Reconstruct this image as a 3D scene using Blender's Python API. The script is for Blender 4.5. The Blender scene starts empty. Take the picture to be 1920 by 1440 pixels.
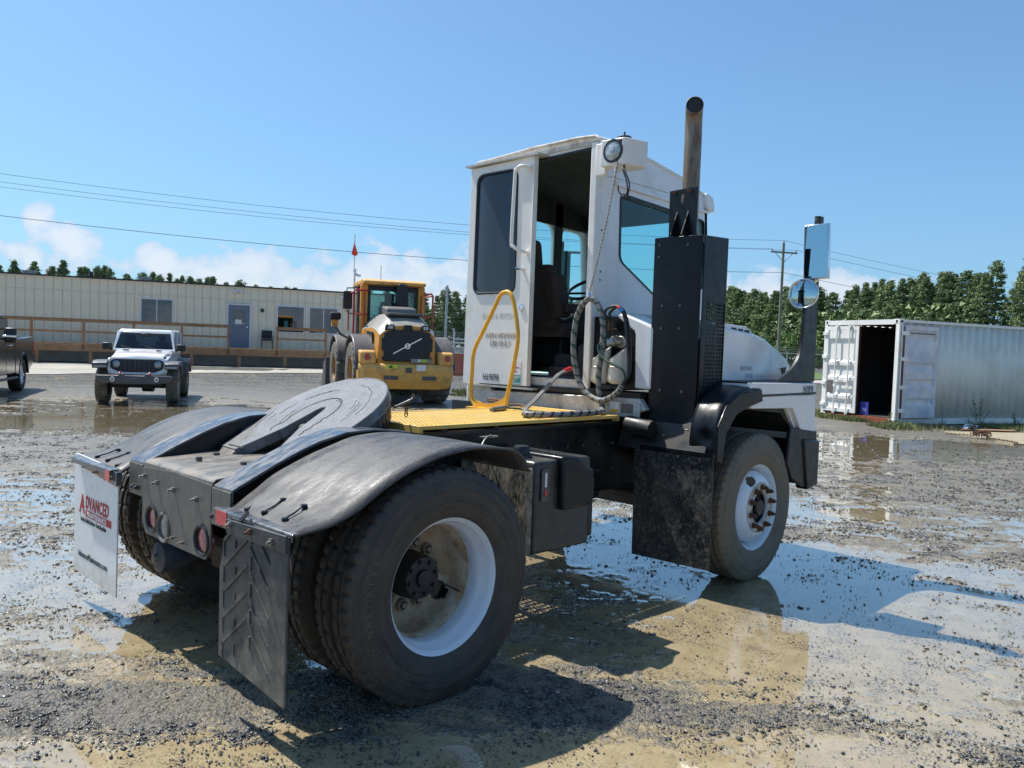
import bpy, bmesh, math, random
import numpy as np
from mathutils import Vector, Matrix, noise as mnoise
random.seed(7); RNG = np.random.default_rng(7)
PI = math.pi; rad = math.radians
S = bpy.context.scene; COL = S.collection

# ------------------------------------------------------------------ camera
CAM = Vector((-2.2887, -3.784, 1.543)); YAW, PITCH, ROLL = rad(44.1214), rad(-2.4949), rad(2.0517); FPX = 1503.07
Fv = Vector((math.cos(PITCH)*math.cos(YAW), math.cos(PITCH)*math.sin(YAW), math.sin(PITCH)))
R0 = Fv.cross(Vector((0, 0, 1))).normalized(); U0 = R0.cross(Fv)
Rv = R0*math.cos(ROLL)+U0*math.sin(ROLL); Uv = -R0*math.sin(ROLL)+U0*math.cos(ROLL)
cd = bpy.data.cameras.new('camera'); cam = bpy.data.objects.new('camera', cd); COL.objects.link(cam)
cd.sensor_width = 36; cd.lens = FPX/1920*36; cd.clip_start = .05; cd.clip_end = 3000
mw = Matrix((Rv, Uv, -Fv)).transposed().to_4x4(); mw.translation = CAM; cam.matrix_world = mw
S.camera = cam
RH = Vector((math.cos(YAW-PI/2), math.sin(YAW-PI/2), 0)); FH = Vector((math.cos(YAW), math.sin(YAW), 0))

# ------------------------------------------------------------------ light
SUN_EL, SUN_AZ = rad(58.7), math.atan2(.6, -.1)
sd = bpy.data.lights.new('sun', 'SUN'); sd.energy = 5.0; sd.angle = rad(.53); sd.color = (1, .955, .88)
sun = bpy.data.objects.new('sun', sd); COL.objects.link(sun)
sdir = Vector((math.cos(SUN_EL)*math.cos(SUN_AZ), math.cos(SUN_EL)*math.sin(SUN_AZ), math.sin(SUN_EL)))
sun.rotation_euler = sdir.to_track_quat('Z', 'Y').to_euler(); sun.location = (0, 0, 60)
wld = bpy.data.worlds.new('World'); S.world = wld; wld.use_nodes = True
def dirpx(x, y):
    return (Fv+Rv*((x-960)/FPX)-Uv*((y-720)/FPX)).normalized()
def build_world():
    nt = wld.node_tree; N = nt.nodes; L = nt.links
    for n in list(N): N.remove(n)
    out = N.new('ShaderNodeOutputWorld'); bg = N.new('ShaderNodeBackground'); bg.inputs[1].default_value = .097
    sky = N.new('ShaderNodeTexSky'); sky.sky_type = 'NISHITA'; sky.sun_disc = False
    sky.sun_elevation = SUN_EL; sky.sun_rotation = math.atan2(-.1, .6); sky.altitude = 100
    sky.air_density = 1.0; sky.dust_density = 1.6; sky.ozone_density = 1.6
    tc = N.new('ShaderNodeTexCoord')
    def math_(op, a, b=None, c=None, clamp=False):
        n = N.new('ShaderNodeMath'); n.operation = op; n.use_clamp = clamp
        for i, v in enumerate((a, b, c)):
            if v is None: continue
            if isinstance(v, (int, float)): n.inputs[i].default_value = v
            else: L.new(v, n.inputs[i])
        return n.outputs[0]
    sep = N.new('ShaderNodeSeparateXYZ'); L.new(tc.outputs['Generated'], sep.inputs[0])
    z = sep.outputs[2]
    def noise(scale, detail, zs, rough=.55, off=(0, 0, 0), dist=0):
        mp = N.new('ShaderNodeMapping'); mp.inputs['Scale'].default_value = (1, 1, zs); mp.inputs['Location'].default_value = off
        L.new(tc.outputs['Generated'], mp.inputs[0])
        n = N.new('ShaderNodeTexNoise'); n.inputs['Scale'].default_value = scale; n.inputs['Detail'].default_value = detail
        n.inputs['Roughness'].default_value = rough; n.inputs['Distortion'].default_value = dist; L.new(mp.outputs[0], n.inputs['Vector'])
        return n.outputs[0]
    big = noise(3.4, 7, 3.2, .56, (.3, .1, 0), .2); fine = noise(30, 9, 1.3, .60, (0, 0, 0), .3)
    def ramp(v, a, b, lo=0., hi=1.):
        n = N.new('ShaderNodeMapRange'); n.interpolation_type = 'SMOOTHSTEP'
        L.new(v, n.inputs[0]); n.inputs[1].default_value = a; n.inputs[2].default_value = b
        n.inputs[3].default_value = lo; n.inputs[4].default_value = hi; return n.outputs[0]
    def blob(px, py, inner, outer):
        d = dirpx(px, py); n = N.new('ShaderNodeVectorMath'); n.operation = 'DOT_PRODUCT'
        L.new(tc.outputs['Generated'], n.inputs[0]); n.inputs[1].default_value = d
        return ramp(n.outputs['Value'], math.cos(rad(outer)), math.cos(rad(inner)))
    # threshold rises with elevation: a bank of cloud on the horizon, clear sky above
    th = math_('ADD', ramp(z, .0, .075, .41, .52), ramp(z, .07, .20, .0, .34))
    v = math_('ADD', math_('MULTIPLY', big, .56), math_('MULTIPLY', fine, .44))
    for (px, py, i, o, k) in ((62, 385, .0, 1.7, .19), (95, 415, .0, 2.0, .12), (150, 445, .0, 1.9, .15), (45, 480, .0, 1.2, .15), (292, 478, .0, 1.5, .20), (800, 470, 1.0, 9, .11), (440, 520, 0, 4, .10), (1450, 530, 1, 9, .13), (1650, 500, 1, 8, .06), (650, 520, 1, 8, .06)):
        v = math_('ADD', v, math_('MULTIPLY', blob(px, py, i, o), k))
    d = math_('SUBTRACT', v, th)
    m = ramp(d, .0, .075); core = ramp(d, -.02, .2)
    hz = ramp(z, -.02, .16, .62, .0)
    hz2 = ramp(z, .0, .62, .30, .10)
    # pale haze low in the sky
    mixh = N.new('ShaderNodeMix'); mixh.data_type = 'RGBA'; L.new(math_('MAXIMUM', hz, hz2), mixh.inputs[0]); L.new(sky.outputs[0], mixh.inputs[6]); mixh.inputs[7].default_value = (4.1, 5.5, 7.0, 1)
    cc = N.new('ShaderNodeMix'); cc.data_type = 'RGBA'; L.new(core, cc.inputs[0]); cc.inputs[6].default_value = (4.3, 5.4, 7.0, 1); cc.inputs[7].default_value = (6.9, 7.0, 7.4, 1)
    tint = N.new('ShaderNodeMix'); tint.data_type = 'RGBA'; tint.blend_type = 'MULTIPLY'; tint.inputs[0].default_value = 1; L.new(mixh.outputs[2], tint.inputs[6]); tint.inputs[7].default_value = (.67, .965, 1.17, 1); mixh = tint
    mx = N.new('ShaderNodeMix'); mx.data_type = 'RGBA'; L.new(math_('MULTIPLY', m, .70), mx.inputs[0]); L.new(mixh.outputs[2], mx.inputs[6]); L.new(cc.outputs[2], mx.inputs[7])
    L.new(mx.outputs[2], bg.inputs[0]); L.new(bg.outputs[0], out.inputs[0])
build_world()
S.view_settings.view_transform = 'Standard'; S.view_settings.look = 'None'; S.view_settings.gamma = 1
S.view_settings.use_curve_mapping = False; S.view_settings.exposure = 0.42
S.render.engine = 'CYCLES'; S.cycles.max_bounces = 8; S.cycles.transparent_max_bounces = 12

# ------------------------------------------------------------------ helpers
def ground_z(x, y):
    p = Vector((x, y, 0))-CAM; d = p.dot(FH); t = min(max((d-22)/15, 0), 1)
    return .26*t*t*(3-2*t)
def spot(px, d, z):
    "world point seen in column px, d metres ahead of the camera, at height z"
    w = d*math.cos(PITCH)+(z-CAM.z)*math.sin(PITCH)
    a = ((px-960)/FPX*w-(z-CAM.z)*Rv.z-d*FH.dot(Rv))/RH.dot(Rv)
    p = CAM+RH*a+FH*d; return Vector((p.x, p.y, z))
def camxy(a, b, z=0):
    p = CAM+RH*a+FH*b; return Vector((p.x, p.y, z))
def heading(a, b): return YAW-PI/2+math.atan2(b, a)

def tag(o, label=None, cat=None, group=None, kind=None):
    if label: o['label'] = label
    if cat: o['category'] = cat
    if group: o['group'] = group
    if kind: o['kind'] = kind
    return o
def empty(name, loc=(0, 0, 0), rz=0, label=None, cat=None, group=None):
    o = bpy.data.objects.new(name, None); COL.objects.link(o); o.location = loc; o.rotation_euler = (0, 0, rz)
    o.empty_display_size = .2
    return tag(o, label, cat, group)
def copy_tree(o, parent=None):
    c = o.copy(); COL.objects.link(c)
    if parent: c.parent = parent
    for ch in list(o.children): copy_tree(ch, c)
    return c
def link(name, me, mat, parent=None):
    o = bpy.data.objects.new(name, me); COL.objects.link(o)
    if mat is not None:
        for m in (mat if isinstance(mat, (list, tuple)) else [mat]): me.materials.append(m)
    if parent: o.parent = parent
    return o
class MB:
    def __init__(s): s.v = []; s.f = []; s.mi = []
    def add(s, vs, fs, mi=0):
        n = len(s.v); s.v += [tuple(v) for v in vs]; s.f += [tuple(i+n for i in f) for f in fs]; s.mi += [mi]*len(fs); return s
    def box(s, x0, x1, y0, y1, z0, z1, mi=0):
        x0, x1 = sorted((x0, x1)); y0, y1 = sorted((y0, y1)); z0, z1 = sorted((z0, z1))
        vs = [(x, y, z) for z in (z0, z1) for y in (y0, y1) for x in (x0, x1)]
        return s.add(vs, [(0, 2, 3, 1), (4, 5, 7, 6), (0, 1, 5, 4), (2, 6, 7, 3), (0, 4, 6, 2), (1, 3, 7, 5)], mi)
    def prism(s, poly, axis, a, b, mi=0):
        "extrude a 2D polygon (the two other coordinates in order) along axis from a to b"
        a, b = sorted((a, b)); n = len(poly)
        A = sum(poly[i][0]*poly[(i+1) % n][1]-poly[(i+1) % n][0]*poly[i][1] for i in range(n))
        if A < 0: poly = poly[::-1]
        def P(u, v, w): return {'x': (w, u, v), 'y': (u, w, v), 'z': (u, v, w)}[axis]
        vs = [P(u, v, a) for u, v in poly]+[P(u, v, b) for u, v in poly]
        fs = [tuple(range(n))[::-1], tuple(range(n, 2*n))]+[(i, (i+1) % n, (i+1) % n+n, i+n) for i in range(n)]
        if axis == 'y': fs = [f[::-1] for f in fs]
        return s.add(vs, fs, mi)
    def ring_prism(s, outer, inner, axis, a, b, mi=0):
        "plate with a hole: outer and inner loops have the same number of points"
        n = len(outer)
        def P(u, v, w): return {'x': (w, u, v), 'y': (u, w, v), 'z': (u, v, w)}[axis]
        vs = [P(*p, a) for p in outer]+[P(*p, a) for p in inner]+[P(*p, b) for p in outer]+[P(*p, b) for p in inner]
        fs = []
        for i in range(n):
            j = (i+1) % n
            fs += [(i, n+i, n+j, j), (2*n+i, 2*n+j, 3*n+j, 3*n+i), (i, j, 2*n+j, 2*n+i), (n+i, 3*n+i, 3*n+j, n+j)]
        return s.add(vs, fs, mi)
    def tube(s, pts, r, seg=10, mi=0, cap=True, closed=False, stripes=None):
        pts = [Vector(p) for p in pts]; n = len(pts); rs = r if isinstance(r, (list, tuple)) else [r]*n
        base = len(s.v); T = []
        for i in range(n):
            a = pts[(i-1) % n] if (closed or i > 0) else pts[i]; b = pts[(i+1) % n] if (closed or i < n-1) else pts[i]
            T.append((b-a).normalized())
        up = Vector((0, 0, 1)) if abs(T[0].z) < .9 else Vector((1, 0, 0))
        nrm = T[0].cross(up).normalized()
        for i in range(n):
            nrm = (nrm-T[i]*nrm.dot(T[i])).normalized(); bi = T[i].cross(nrm)
            for k in range(seg):
                a = 2*PI*k/seg; s.v.append(tuple(pts[i]+(nrm*math.cos(a)+bi*math.sin(a))*rs[i]))
        m = n if closed else n-1
        for i in range(m):
            for k in range(seg):
                j = (i+1) % n
                s.f.append((base+i*seg+k, base+i*seg+(k+1) % seg, base+j*seg+(k+1) % seg, base+j*seg+k))
                if stripes: s.mi.append(1 if ((i*1.0/stripes+k/seg) % 1.0) < .30 else 0)
                else: s.mi.append(mi)
        if cap and not closed:
            s.f.append(tuple(base+k for k in range(seg))[::-1]); s.f.append(tuple(base+(n-1)*seg+k for k in range(seg))); s.mi += [mi, mi]
        return s
    def cyl(s, a, b, r, seg=16, mi=0, r2=None): return s.tube([a, b], [r, r if r2 is None else r2], seg, mi)
    def lathe(s, prof, c, axis='y', seg=64, mi=0, mod=None, closed=False):
        "prof: (radius, along) pairs"
        base = len(s.v); n = len(prof); m = []
        for k in range(seg):
            a = 2*PI*k/seg
            for i, (r, h) in enumerate(prof):
                rr = r if mod is None else r+mod(i, k)
                u, v = rr*math.cos(a), rr*math.sin(a)
                p = {'y': (u, h, v), 'x': (h, u, v), 'z': (u, v, h)}[axis]
                s.v.append((c[0]+p[0], c[1]+p[1], c[2]+p[2]))
        for k in range(seg):
            j = (k+1) % seg
            for i in range(n-1 if not closed else n):
                i2 = (i+1) % n
                s.f.append((base+k*n+i, base+k*n+i2, base+j*n+i2, base+j*n+i)); s.mi.append(mi)
        return s
    def sweep_sheet(s, pa, pb, th, mi=0):
        "curved sheet between two polylines pa and pb, thickness th downwards"
        n = len(pa); vs = [tuple(p) for p in pa]+[tuple(p) for p in pb]+[(p[0], p[1], p[2]-th) for p in pa]+[(p[0], p[1], p[2]-th) for p in pb]
        fs = []
        for i in range(n-1):
            fs += [(i, i+1, n+i+1, n+i), (2*n+i, 3*n+i, 3*n+i+1, 2*n+i+1), (i, 2*n+i, 2*n+i+1, i+1), (n+i, n+i+1, 3*n+i+1, 3*n+i)]
        fs += [(0, n, 3*n, 2*n), (n-1, 3*n-1, 4*n-1, 2*n-1)]
        return s.add(vs, fs, mi)
    def mesh(s, name, smooth=35, fix=True):
        me = bpy.data.meshes.new(name); me.from_pydata(s.v, [], s.f)
        if any(s.mi): me.polygons.foreach_set('material_index', s.mi)
        if fix:
            bm = bmesh.new(); bm.from_mesh(me); bmesh.ops.recalc_face_normals(bm, faces=bm.faces); bm.to_mesh(me); bm.free()
        if smooth:
            me.shade_smooth(); me.set_sharp_from_angle(angle=rad(smooth))
        me.update(); return me
    def build(s, name, mat, parent=None, bevel=0, smooth=35, seg=2, fix=True):
        o = link(name, s.mesh(name, smooth, fix), mat, parent)
        if bevel:
            b = o.modifiers.new('bevel', 'BEVEL'); b.width = bevel; b.segments = seg; b.limit_method = 'ANGLE'; b.angle_limit = rad(40)
            b.harden_normals = False
        return o
def rrect(x0, x1, y0, y1, r, n=6):
    rr = r if isinstance(r, (list, tuple)) else [r]*4
    out = []
    for (cx, cy, a0, q) in ((x1-rr[0], y1-rr[0], 0, rr[0]), (x0+rr[1], y1-rr[1], 90, rr[1]), (x0+rr[2], y0+rr[2], 180, rr[2]), (x1-rr[3], y0+rr[3], 270, rr[3])):
        for k in range(n+1):
            a = rad(a0+90*k/n); out.append((cx+q*math.cos(a), cy+q*math.sin(a)))
    return out
def inset(poly, d):
    cx = sum(p[0] for p in poly)/len(poly); cy = sum(p[1] for p in poly)/len(poly)
    x0 = min(p[0] for p in poly); x1 = max(p[0] for p in poly); y0 = min(p[1] for p in poly); y1 = max(p[1] for p in poly)
    return [(cx+(x-cx)*(1-2*d/(x1-x0)), cy+(y-cy)*(1-2*d/(y1-y0))) for x, y in poly]
def circ(cx, cy, r, n=24): return [(cx+r*math.cos(2*PI*k/n), cy+r*math.sin(2*PI*k/n)) for k in range(n)]
def spline(pts, n=8, closed=False):
    pts = [Vector(p) for p in pts]; out = []; m = len(pts)
    for i in range(m if closed else m-1):
        p0 = pts[(i-1) % m] if (closed or i > 0) else pts[i]*2-pts[i+1]; p1 = pts[i]; p2 = pts[(i+1) % m]
        p3 = pts[(i+2) % m] if (closed or i < m-2) else p2*2-p1
        for k in range(n):
            t = k/n; out.append(.5*((2*p1)+(-p0+p2)*t+(2*p0-5*p1+4*p2-p3)*t*t+(-p0+3*p1-3*p2+p3)*t**3))
    if not closed: out.append(pts[-1])
    return out
def text(name, s, size, origin, right, up, mat, parent, squeeze=1., depth=.001, bold=0, shear=0, align='LEFT', space=1.):
    cu = bpy.data.curves.new(name, 'FONT'); cu.body = s; cu.size = size; cu.extrude = depth; cu.offset = bold; cu.shear = shear
    cu.align_x = align; cu.space_character = space; cu.resolution_u = 3
    ob = bpy.data.objects.new('tmp', cu); COL.objects.link(ob)
    dg = bpy.context.evaluated_depsgraph_get(); me = bpy.data.meshes.new_from_object(ob.evaluated_get(dg))
    bpy.data.objects.remove(ob); r = Vector(right).normalized(); u = Vector(up).normalized(); nn = r.cross(u)
    M4 = Matrix((r*squeeze, u, nn)).transposed().to_4x4(); M4.translation = Vector(origin); me.transform(M4)
    me.materials.clear(); return link(name, me, mat, parent)

# ------------------------------------------------------------------ materials
MUD = (.30, .23, .14)
def M(name, col, rough=.5, metal=0., var=.12, scale=6., bump=0., bscale=120., dirt=None, rvar=.1, coat=0., spec=.5, stretch=None, rust=None, alpha=None, low=None):
    m = bpy.data.materials.new(name); m.use_nodes = True; nt = m.node_tree; N = nt.nodes; L = nt.links; b = N['Principled BSDF']
    tc = N.new('ShaderNodeTexCoord'); co = tc.outputs['Object']
    if stretch:
        mp = N.new('ShaderNodeMapping'); mp.inputs['Scale'].default_value = stretch; L.new(co, mp.inputs[0]); co = mp.outputs[0]
    def noise(sc, det=6, rough=.6, dist=0., c=None):
        n = N.new('ShaderNodeTexNoise'); n.inputs['Scale'].default_value = sc; n.inputs['Detail'].default_value = det; n.inputs['Roughness'].default_value = rough
        n.inputs['Distortion'].default_value = dist; L.new(c or co, n.inputs['Vector']); return n.outputs[0]
    def rng(v, a, b_, lo, hi):
        n = N.new('ShaderNodeMapRange'); L.new(v, n.inputs[0]); n.inputs[1].default_value = a; n.inputs[2].default_value = b_; n.inputs[3].default_value = lo; n.inputs[4].default_value = hi
        n.clamp = True; return n.outputs[0]
    def mix(f, a, b_):
        n = N.new('ShaderNodeMix'); n.data_type = 'RGBA'
        L.new(f, n.inputs[0]) if not isinstance(f, float) else setattr(n.inputs[0], 'default_value', f)
        for i, v in ((6, a), (7, b_)):
            if isinstance(v, tuple): n.inputs[i].default_value = (*v[:3], 1)
            else: L.new(v, n.inputs[i])
        return n.outputs[2]
    n1 = noise(scale)
    c = mix(rng(n1, .3, .7, 0, 1), tuple(x*(1-var) for x in col), tuple(min(1, x*(1+var)) for x in col))
    r = rng(noise(scale*2.3), .3, .7, max(0, rough-rvar), min(1, rough+rvar))
    for layer in (dirt or []):
        dc, amt, dsc = layer[:3]; hi = layer[3] if len(layer) > 3 else .5
        f = rng(noise(dsc, 8, .68, .4), 1-amt-.12, 1-amt+.12, 0, 1)
        f2 = N.new('ShaderNodeMath'); f2.operation = 'MULTIPLY'; L.new(f, f2.inputs[0]); f2.inputs[1].default_value = hi
        c = mix(f2.outputs[0], c, dc)
        rr = N.new('ShaderNodeMix'); L.new(f2.outputs[0], rr.inputs[0]); L.new(r, rr.inputs[2]); rr.inputs[3].default_value = .85; r = rr.outputs[0]
    if low:   # splashed mud that fades with height: (colour, z where it ends, z where it is full)
        sp = N.new('ShaderNodeSeparateXYZ'); L.new(tc.outputs['Object'], sp.inputs[0])
        g = rng(sp.outputs[2], low[1], low[2], 0, 1); g2 = N.new('ShaderNodeMath'); g2.operation = 'MULTIPLY'; L.new(g, g2.inputs[0]); L.new(rng(noise(9, 8, .7), .35, .62, 0.1, 1), g2.inputs[1])
        c = mix(g2.outputs[0], c, low[0])
        rr = N.new('ShaderNodeMix'); L.new(g2.outputs[0], rr.inputs[0]); L.new(r, rr.inputs[2]); rr.inputs[3].default_value = .9; r = rr.outputs[0]
    L.new(c, b.inputs['Base Color']); L.new(r, b.inputs['Roughness'])
    b.inputs['Metallic'].default_value = metal; b.inputs['Coat Weight'].default_value = coat; b.inputs['Coat Roughness'].default_value = .12
    b.inputs['Specular IOR Level'].default_value = spec
    if bump:
        bp = N.new('ShaderNodeBump'); bp.inputs['Strength'].default_value = min(1, bump); bp.inputs['Distance'].default_value = .004*max(1, bump)
        L.new(noise(bscale, 4), bp.inputs['Height']); L.new(bp.outputs[0], b.inputs['Normal'])
    if alpha is not None: b.inputs['Alpha'].default_value = alpha
    return m
MUD = (.30, .23, .14); RUST = (.20, .075, .03)
mt = {}
mt['white'] = M('white_paint', (.83, .805, .76), .38, var=.04, coat=.2, dirt=[((.46, .41, .32), .36, 3.5, .4), ((.30, .20, .11), .24, 9, .5)])
mt['white_clean'] = M('white_panel', (.74, .76, .79), .32, var=.04, coat=.3, dirt=[((.45, .42, .36), .38, 4, .3)])
mt['sidewhite'] = M('white_side_panel', (.83, .82, .82), .3, var=.04, coat=.35, dirt=[((.40, .38, .34), .36, 3, .35)])
mt['alu'] = M('worn_aluminium', (.58, .56, .53), .42, metal=.35, var=.12, dirt=[((.34, .27, .18), .46, 6, .6), (RUST, .32, 14, .5)], bump=.2)
mt['flapbar'] = M('rust_stained_bar', (.48, .34, .22), .6, var=.15, dirt=[(RUST, .42, 14, .8), ((.6, .55, .48), .38, 9, .6)])
mt['rusttrim'] = M('rusty_trim', (.66, .65, .62), .5, var=.1, dirt=[(RUST, .36, 9, .85), ((.34, .26, .18), .42, 22, .5)])
mt['black'] = M('black_paint', (.005, .0068, .0095), .36, var=.3, coat=.08, spec=.28, dirt=[((.05, .05, .05), .34, 7, .3), (MUD, .26, 12, .14)], bump=.08, bscale=60)
mt['framepaint'] = M('frame_paint', (.008, .009, .0115), .34, var=.3, coat=.12, spec=.35, dirt=[((.07, .06, .05), .40, 5, .4), (RUST, .25, 18, .4)], bump=.12, bscale=70)
mt['ramp'] = M('ramp_paint', (.035, .042, .055), .28, var=.25, coat=.5, dirt=[((.20, .19, .18), .44, 8, .65), ((.17, .10, .06), .36, 16, .6)], stretch=(1, 2.5, 1))
mt['plate'] = M('scuffed_steel', (.125, .118, .108), .40, metal=.25, var=.3, scale=9, dirt=[((.25, .22, .18), .46, 7, .6), ((.20, .11, .055), .34, 12, .6)], bump=.25, bscale=90, stretch=(1, 3, 1))
mt['grease'] = M('greasy_steel', (.085, .088, .094), .40, metal=.1, var=.35, scale=5, dirt=[((.21, .21, .215), .48, 9, .6), ((.02, .02, .022), .32, 24, .8), ((.19, .15, .11), .34, 6, .4)], bump=.8, bscale=30, stretch=(.6, 2.6, .6), rvar=.14)
mt['grease_dark'] = M('greasy_underside', (.03, .03, .03), .5, var=.4, dirt=[((.12, .10, .08), .45, 8, .6)], bump=.5, bscale=30)
mt['fender'] = M('rubber_fender', (.026, .026, .029), .42, var=.35, scale=5, dirt=[((.11, .108, .11), .48, 7, .5), ((.17, .16, .15), .40, 60, .5), ((.15, .12, .08), .30, 4, .35)], bump=.5, bscale=55, stretch=(.55, 1.6, 1), rvar=.15)
mt['flap'] = M('rubber_flap', (.032, .035, .040), .55, var=.3, dirt=[((.20, .19, .17), .38, 16, .5)], low=((.26, .23, .18), .75, .12), bump=.3, bscale=90)
mt['flapwhite'] = M('white_flap', (.80, .81, .82), .35, var=.03, dirt=[((.5, .42, .28), .33, 9, .5)], low=((.55, .48, .34), .30, .12), coat=.2)
mt['flapfront'] = M('muddy_flap', (.014, .016, .020), .45, var=.3, dirt=[((.10, .09, .072), .43, 6, .7), ((.22, .19, .145), .38, 42, .85)], bump=.35)
def tyremat(name, base, dust, share, rs=34):
    m = bpy.data.materials.new(name); m.use_nodes = True; nt = m.node_tree; N = nt.nodes; L = nt.links; b = N['Principled BSDF']
    tc = N.new('ShaderNodeTexCoord').outputs['Object']; sp = N.new('ShaderNodeSeparateXYZ'); L.new(tc, sp.inputs[0])
    def ma(op, a, c=None):
        n = N.new('ShaderNodeMath'); n.operation = op
        for k, q in enumerate((a, c)):
            if q is None: continue
            if isinstance(q, (int, float)): n.inputs[k].default_value = q
            else: L.new(q, n.inputs[k])
        return n.outputs[0]
    r = ma('SQRT', ma('ADD', ma('MULTIPLY', sp.outputs[0], sp.outputs[0]), ma('MULTIPLY', sp.outputs[2], sp.outputs[2])))
    inv = ma('DIVIDE', 1, ma('ADD', r, .001)); cb = N.new('ShaderNodeCombineXYZ'); L.new(ma('MULTIPLY', r, rs), cb.inputs[0]); L.new(ma('MULTIPLY', ma('MULTIPLY', sp.outputs[0], inv), 1.6), cb.inputs[1]); L.new(ma('MULTIPLY', ma('MULTIPLY', sp.outputs[2], inv), 1.6), cb.inputs[2])
    def noise(v, sc, det=7, ro=.65):
        n = N.new('ShaderNodeTexNoise'); n.inputs['Scale'].default_value = sc; n.inputs['Detail'].default_value = det; n.inputs['Roughness'].default_value = ro; L.new(v, n.inputs['Vector']); return n.outputs[0]
    def rng(v, a, b_, lo=0, hi=1):
        n = N.new('ShaderNodeMapRange'); L.new(v, n.inputs[0])
        for k, q in enumerate((a, b_, lo, hi)): n.inputs[k+1].default_value = q
        return n.outputs[0]
    def mix(f, a, c):
        n = N.new('ShaderNodeMix'); n.data_type = 'RGBA'; L.new(f, n.inputs[0])
        for k, q in ((6, a), (7, c)):
            if isinstance(q, tuple): n.inputs[k].default_value = (*q, 1)
            else: L.new(q, n.inputs[k])
        return n.outputs[2]
    f = ma('ADD', ma('MULTIPLY', noise(cb.outputs[0], 1.0), .55), ma('MULTIPLY', noise(tc, 7), .45)); c = mix(rng(f, 1-share-.12, 1-share+.14), base, dust)
    c = mix(rng(noise(cb.outputs[0], 3.0, 4), .60, .72, 0, .55), c, tuple(x*1.25 for x in dust)); c = mix(rng(noise(tc, 45, 5), .60, .74, 0, .7), c, tuple(x*1.5 for x in dust))
    L.new(c, b.inputs['Base Color']); L.new(rng(f, .35, .65, .50, .85), b.inputs['Roughness'])
    bp = N.new('ShaderNodeBump'); bp.inputs['Strength'].default_value = .5; bp.inputs['Distance'].default_value = .003; L.new(ma('ADD', noise(cb.outputs[0], 4, 4), noise(tc, 90, 3)), bp.inputs['Height']); L.new(bp.outputs[0], b.inputs['Normal']); return m
def radial(name, base, lines, c, th):
    m = tyremat(name, base, lines, .5, 13); N = m.node_tree.nodes; L = m.node_tree.links; tcn = [n for n in N if n.type == 'TEX_COORD'][0]
    mp = N.new('ShaderNodeMapping'); mp.vector_type = 'TEXTURE'; mp.inputs['Location'].default_value = c; mp.inputs['Rotation'].default_value = (0, -th, 0)
    sw = N.new('ShaderNodeSeparateXYZ'); cb = N.new('ShaderNodeCombineXYZ'); outs = [l.to_socket for l in list(tcn.outputs['Object'].links)]
    for l in list(tcn.outputs['Object'].links): L.remove(l)
    L.new(tcn.outputs['Object'], mp.inputs[0]); L.new(mp.outputs[0], sw.inputs[0]); L.new(sw.outputs[0], cb.inputs[0]); L.new(sw.outputs[1], cb.inputs[2]); L.new(sw.outputs[2], cb.inputs[1])
    for s in outs: L.new(cb.outputs[0], s)
    pb = [n for n in N if n.type == 'BSDF_PRINCIPLED'][0]; pb.inputs['Coat Weight'].default_value = .5; pb.inputs['Coat Roughness'].default_value = .22
    return m
mt['tyre_side'] = tyremat('worn_tyre_rubber', (.014, .0135, .015), (.085, .066, .05), .53); mt['tyre_side_mud'] = tyremat('mud_caked_tyre', (.035, .031, .026), (.170, .140, .10), .62)
mt['tyre_letter'] = M('tyre_lettering', (.13, .11, .09), .7, var=.2)
mt['tyre'] = M('tyre_rubber', (.020, .020, .021), .60, var=.25, scale=10, dirt=[((.085, .07, .055), .52, 5, .6), ((.13, .115, .09), .38, 22, .35)], bump=.35, bscale=110)
mt['tyre_muddy'] = M('muddy_tyre', (.05, .047, .042), .75, var=.25, scale=7, dirt=[((.17, .145, .11), .55, 6, .85), ((.025, .025, .025), .40, 12, .6)], bump=.4, bscale=90)
mt['rim'] = M('white_rim', (.72, .76, .82), .30, var=.03, coat=.3, dirt=[((.40, .34, .26), .33, 7, .5)])
mt['rimdirty'] = M('dirty_rim', (.52, .46, .38), .65, var=.15, scale=9, dirt=[((.36, .25, .13), .54, 5, .85), (RUST, .40, 9, .9), ((.13, .10, .06), .36, 22, .6)], bump=.2)
mt['rustbolt'] = M('rusty_bolt', (.12, .055, .03), .75, var=.4, scale=40, bump=.4)
mt['steelbolt'] = M('steel_bolt', (.33, .31, .28), .4, metal=.7, var=.3, scale=40)
mt['darkbolt'] = M('dark_bolt', (.10, .10, .105), .45, metal=.5, var=.3, scale=40)
mt['yellow'] = M('yellow_paint', (.78, .42, .03), .42, var=.1, dirt=[((.38, .25, .10), .38, 8, .5)], coat=.15)
mt['yellowdeck'] = M('yellow_grating', (.80, .50, .10), .55, var=.12, dirt=[((.50, .40, .22), .46, 6, .6)])
mt['red'] = M('red_reflector', (.62, .02, .02), .25, var=.1, coat=.5)
mt['redlens'] = M('red_lens', (.30, .035, .045), .18, var=.2, coat=.8, dirt=[((.35, .24, .22), .38, 20, .35)])
mt['clearlens'] = M('smoked_lens', (.16, .16, .14), .15, var=.2, coat=.8)
mt['lampglass'] = M('lamp_reflector', (.42, .44, .44), .16, metal=.35, var=.7, scale=55, coat=.6)
mt['hosegrey'] = M('grey_wrap', (.20, .195, .19), .55, var=.1, dirt=[((.16, .14, .12), .36, 20, .6)])
mt['hosegreen'] = M('green_hose', (.012, .05, .035), .4, var=.2)
mt['hoseblack'] = M('black_hose', (.018, .018, .02), .5, var=.3)
mt['pvc'] = M('cream_plastic', (.68, .64, .54), .45, var=.05, dirt=[((.35, .28, .2), .34, 12, .5)])
mt['seat'] = M('brown_seat', (.075, .048, .042), .8, var=.15, bump=.3, bscale=300)
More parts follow.
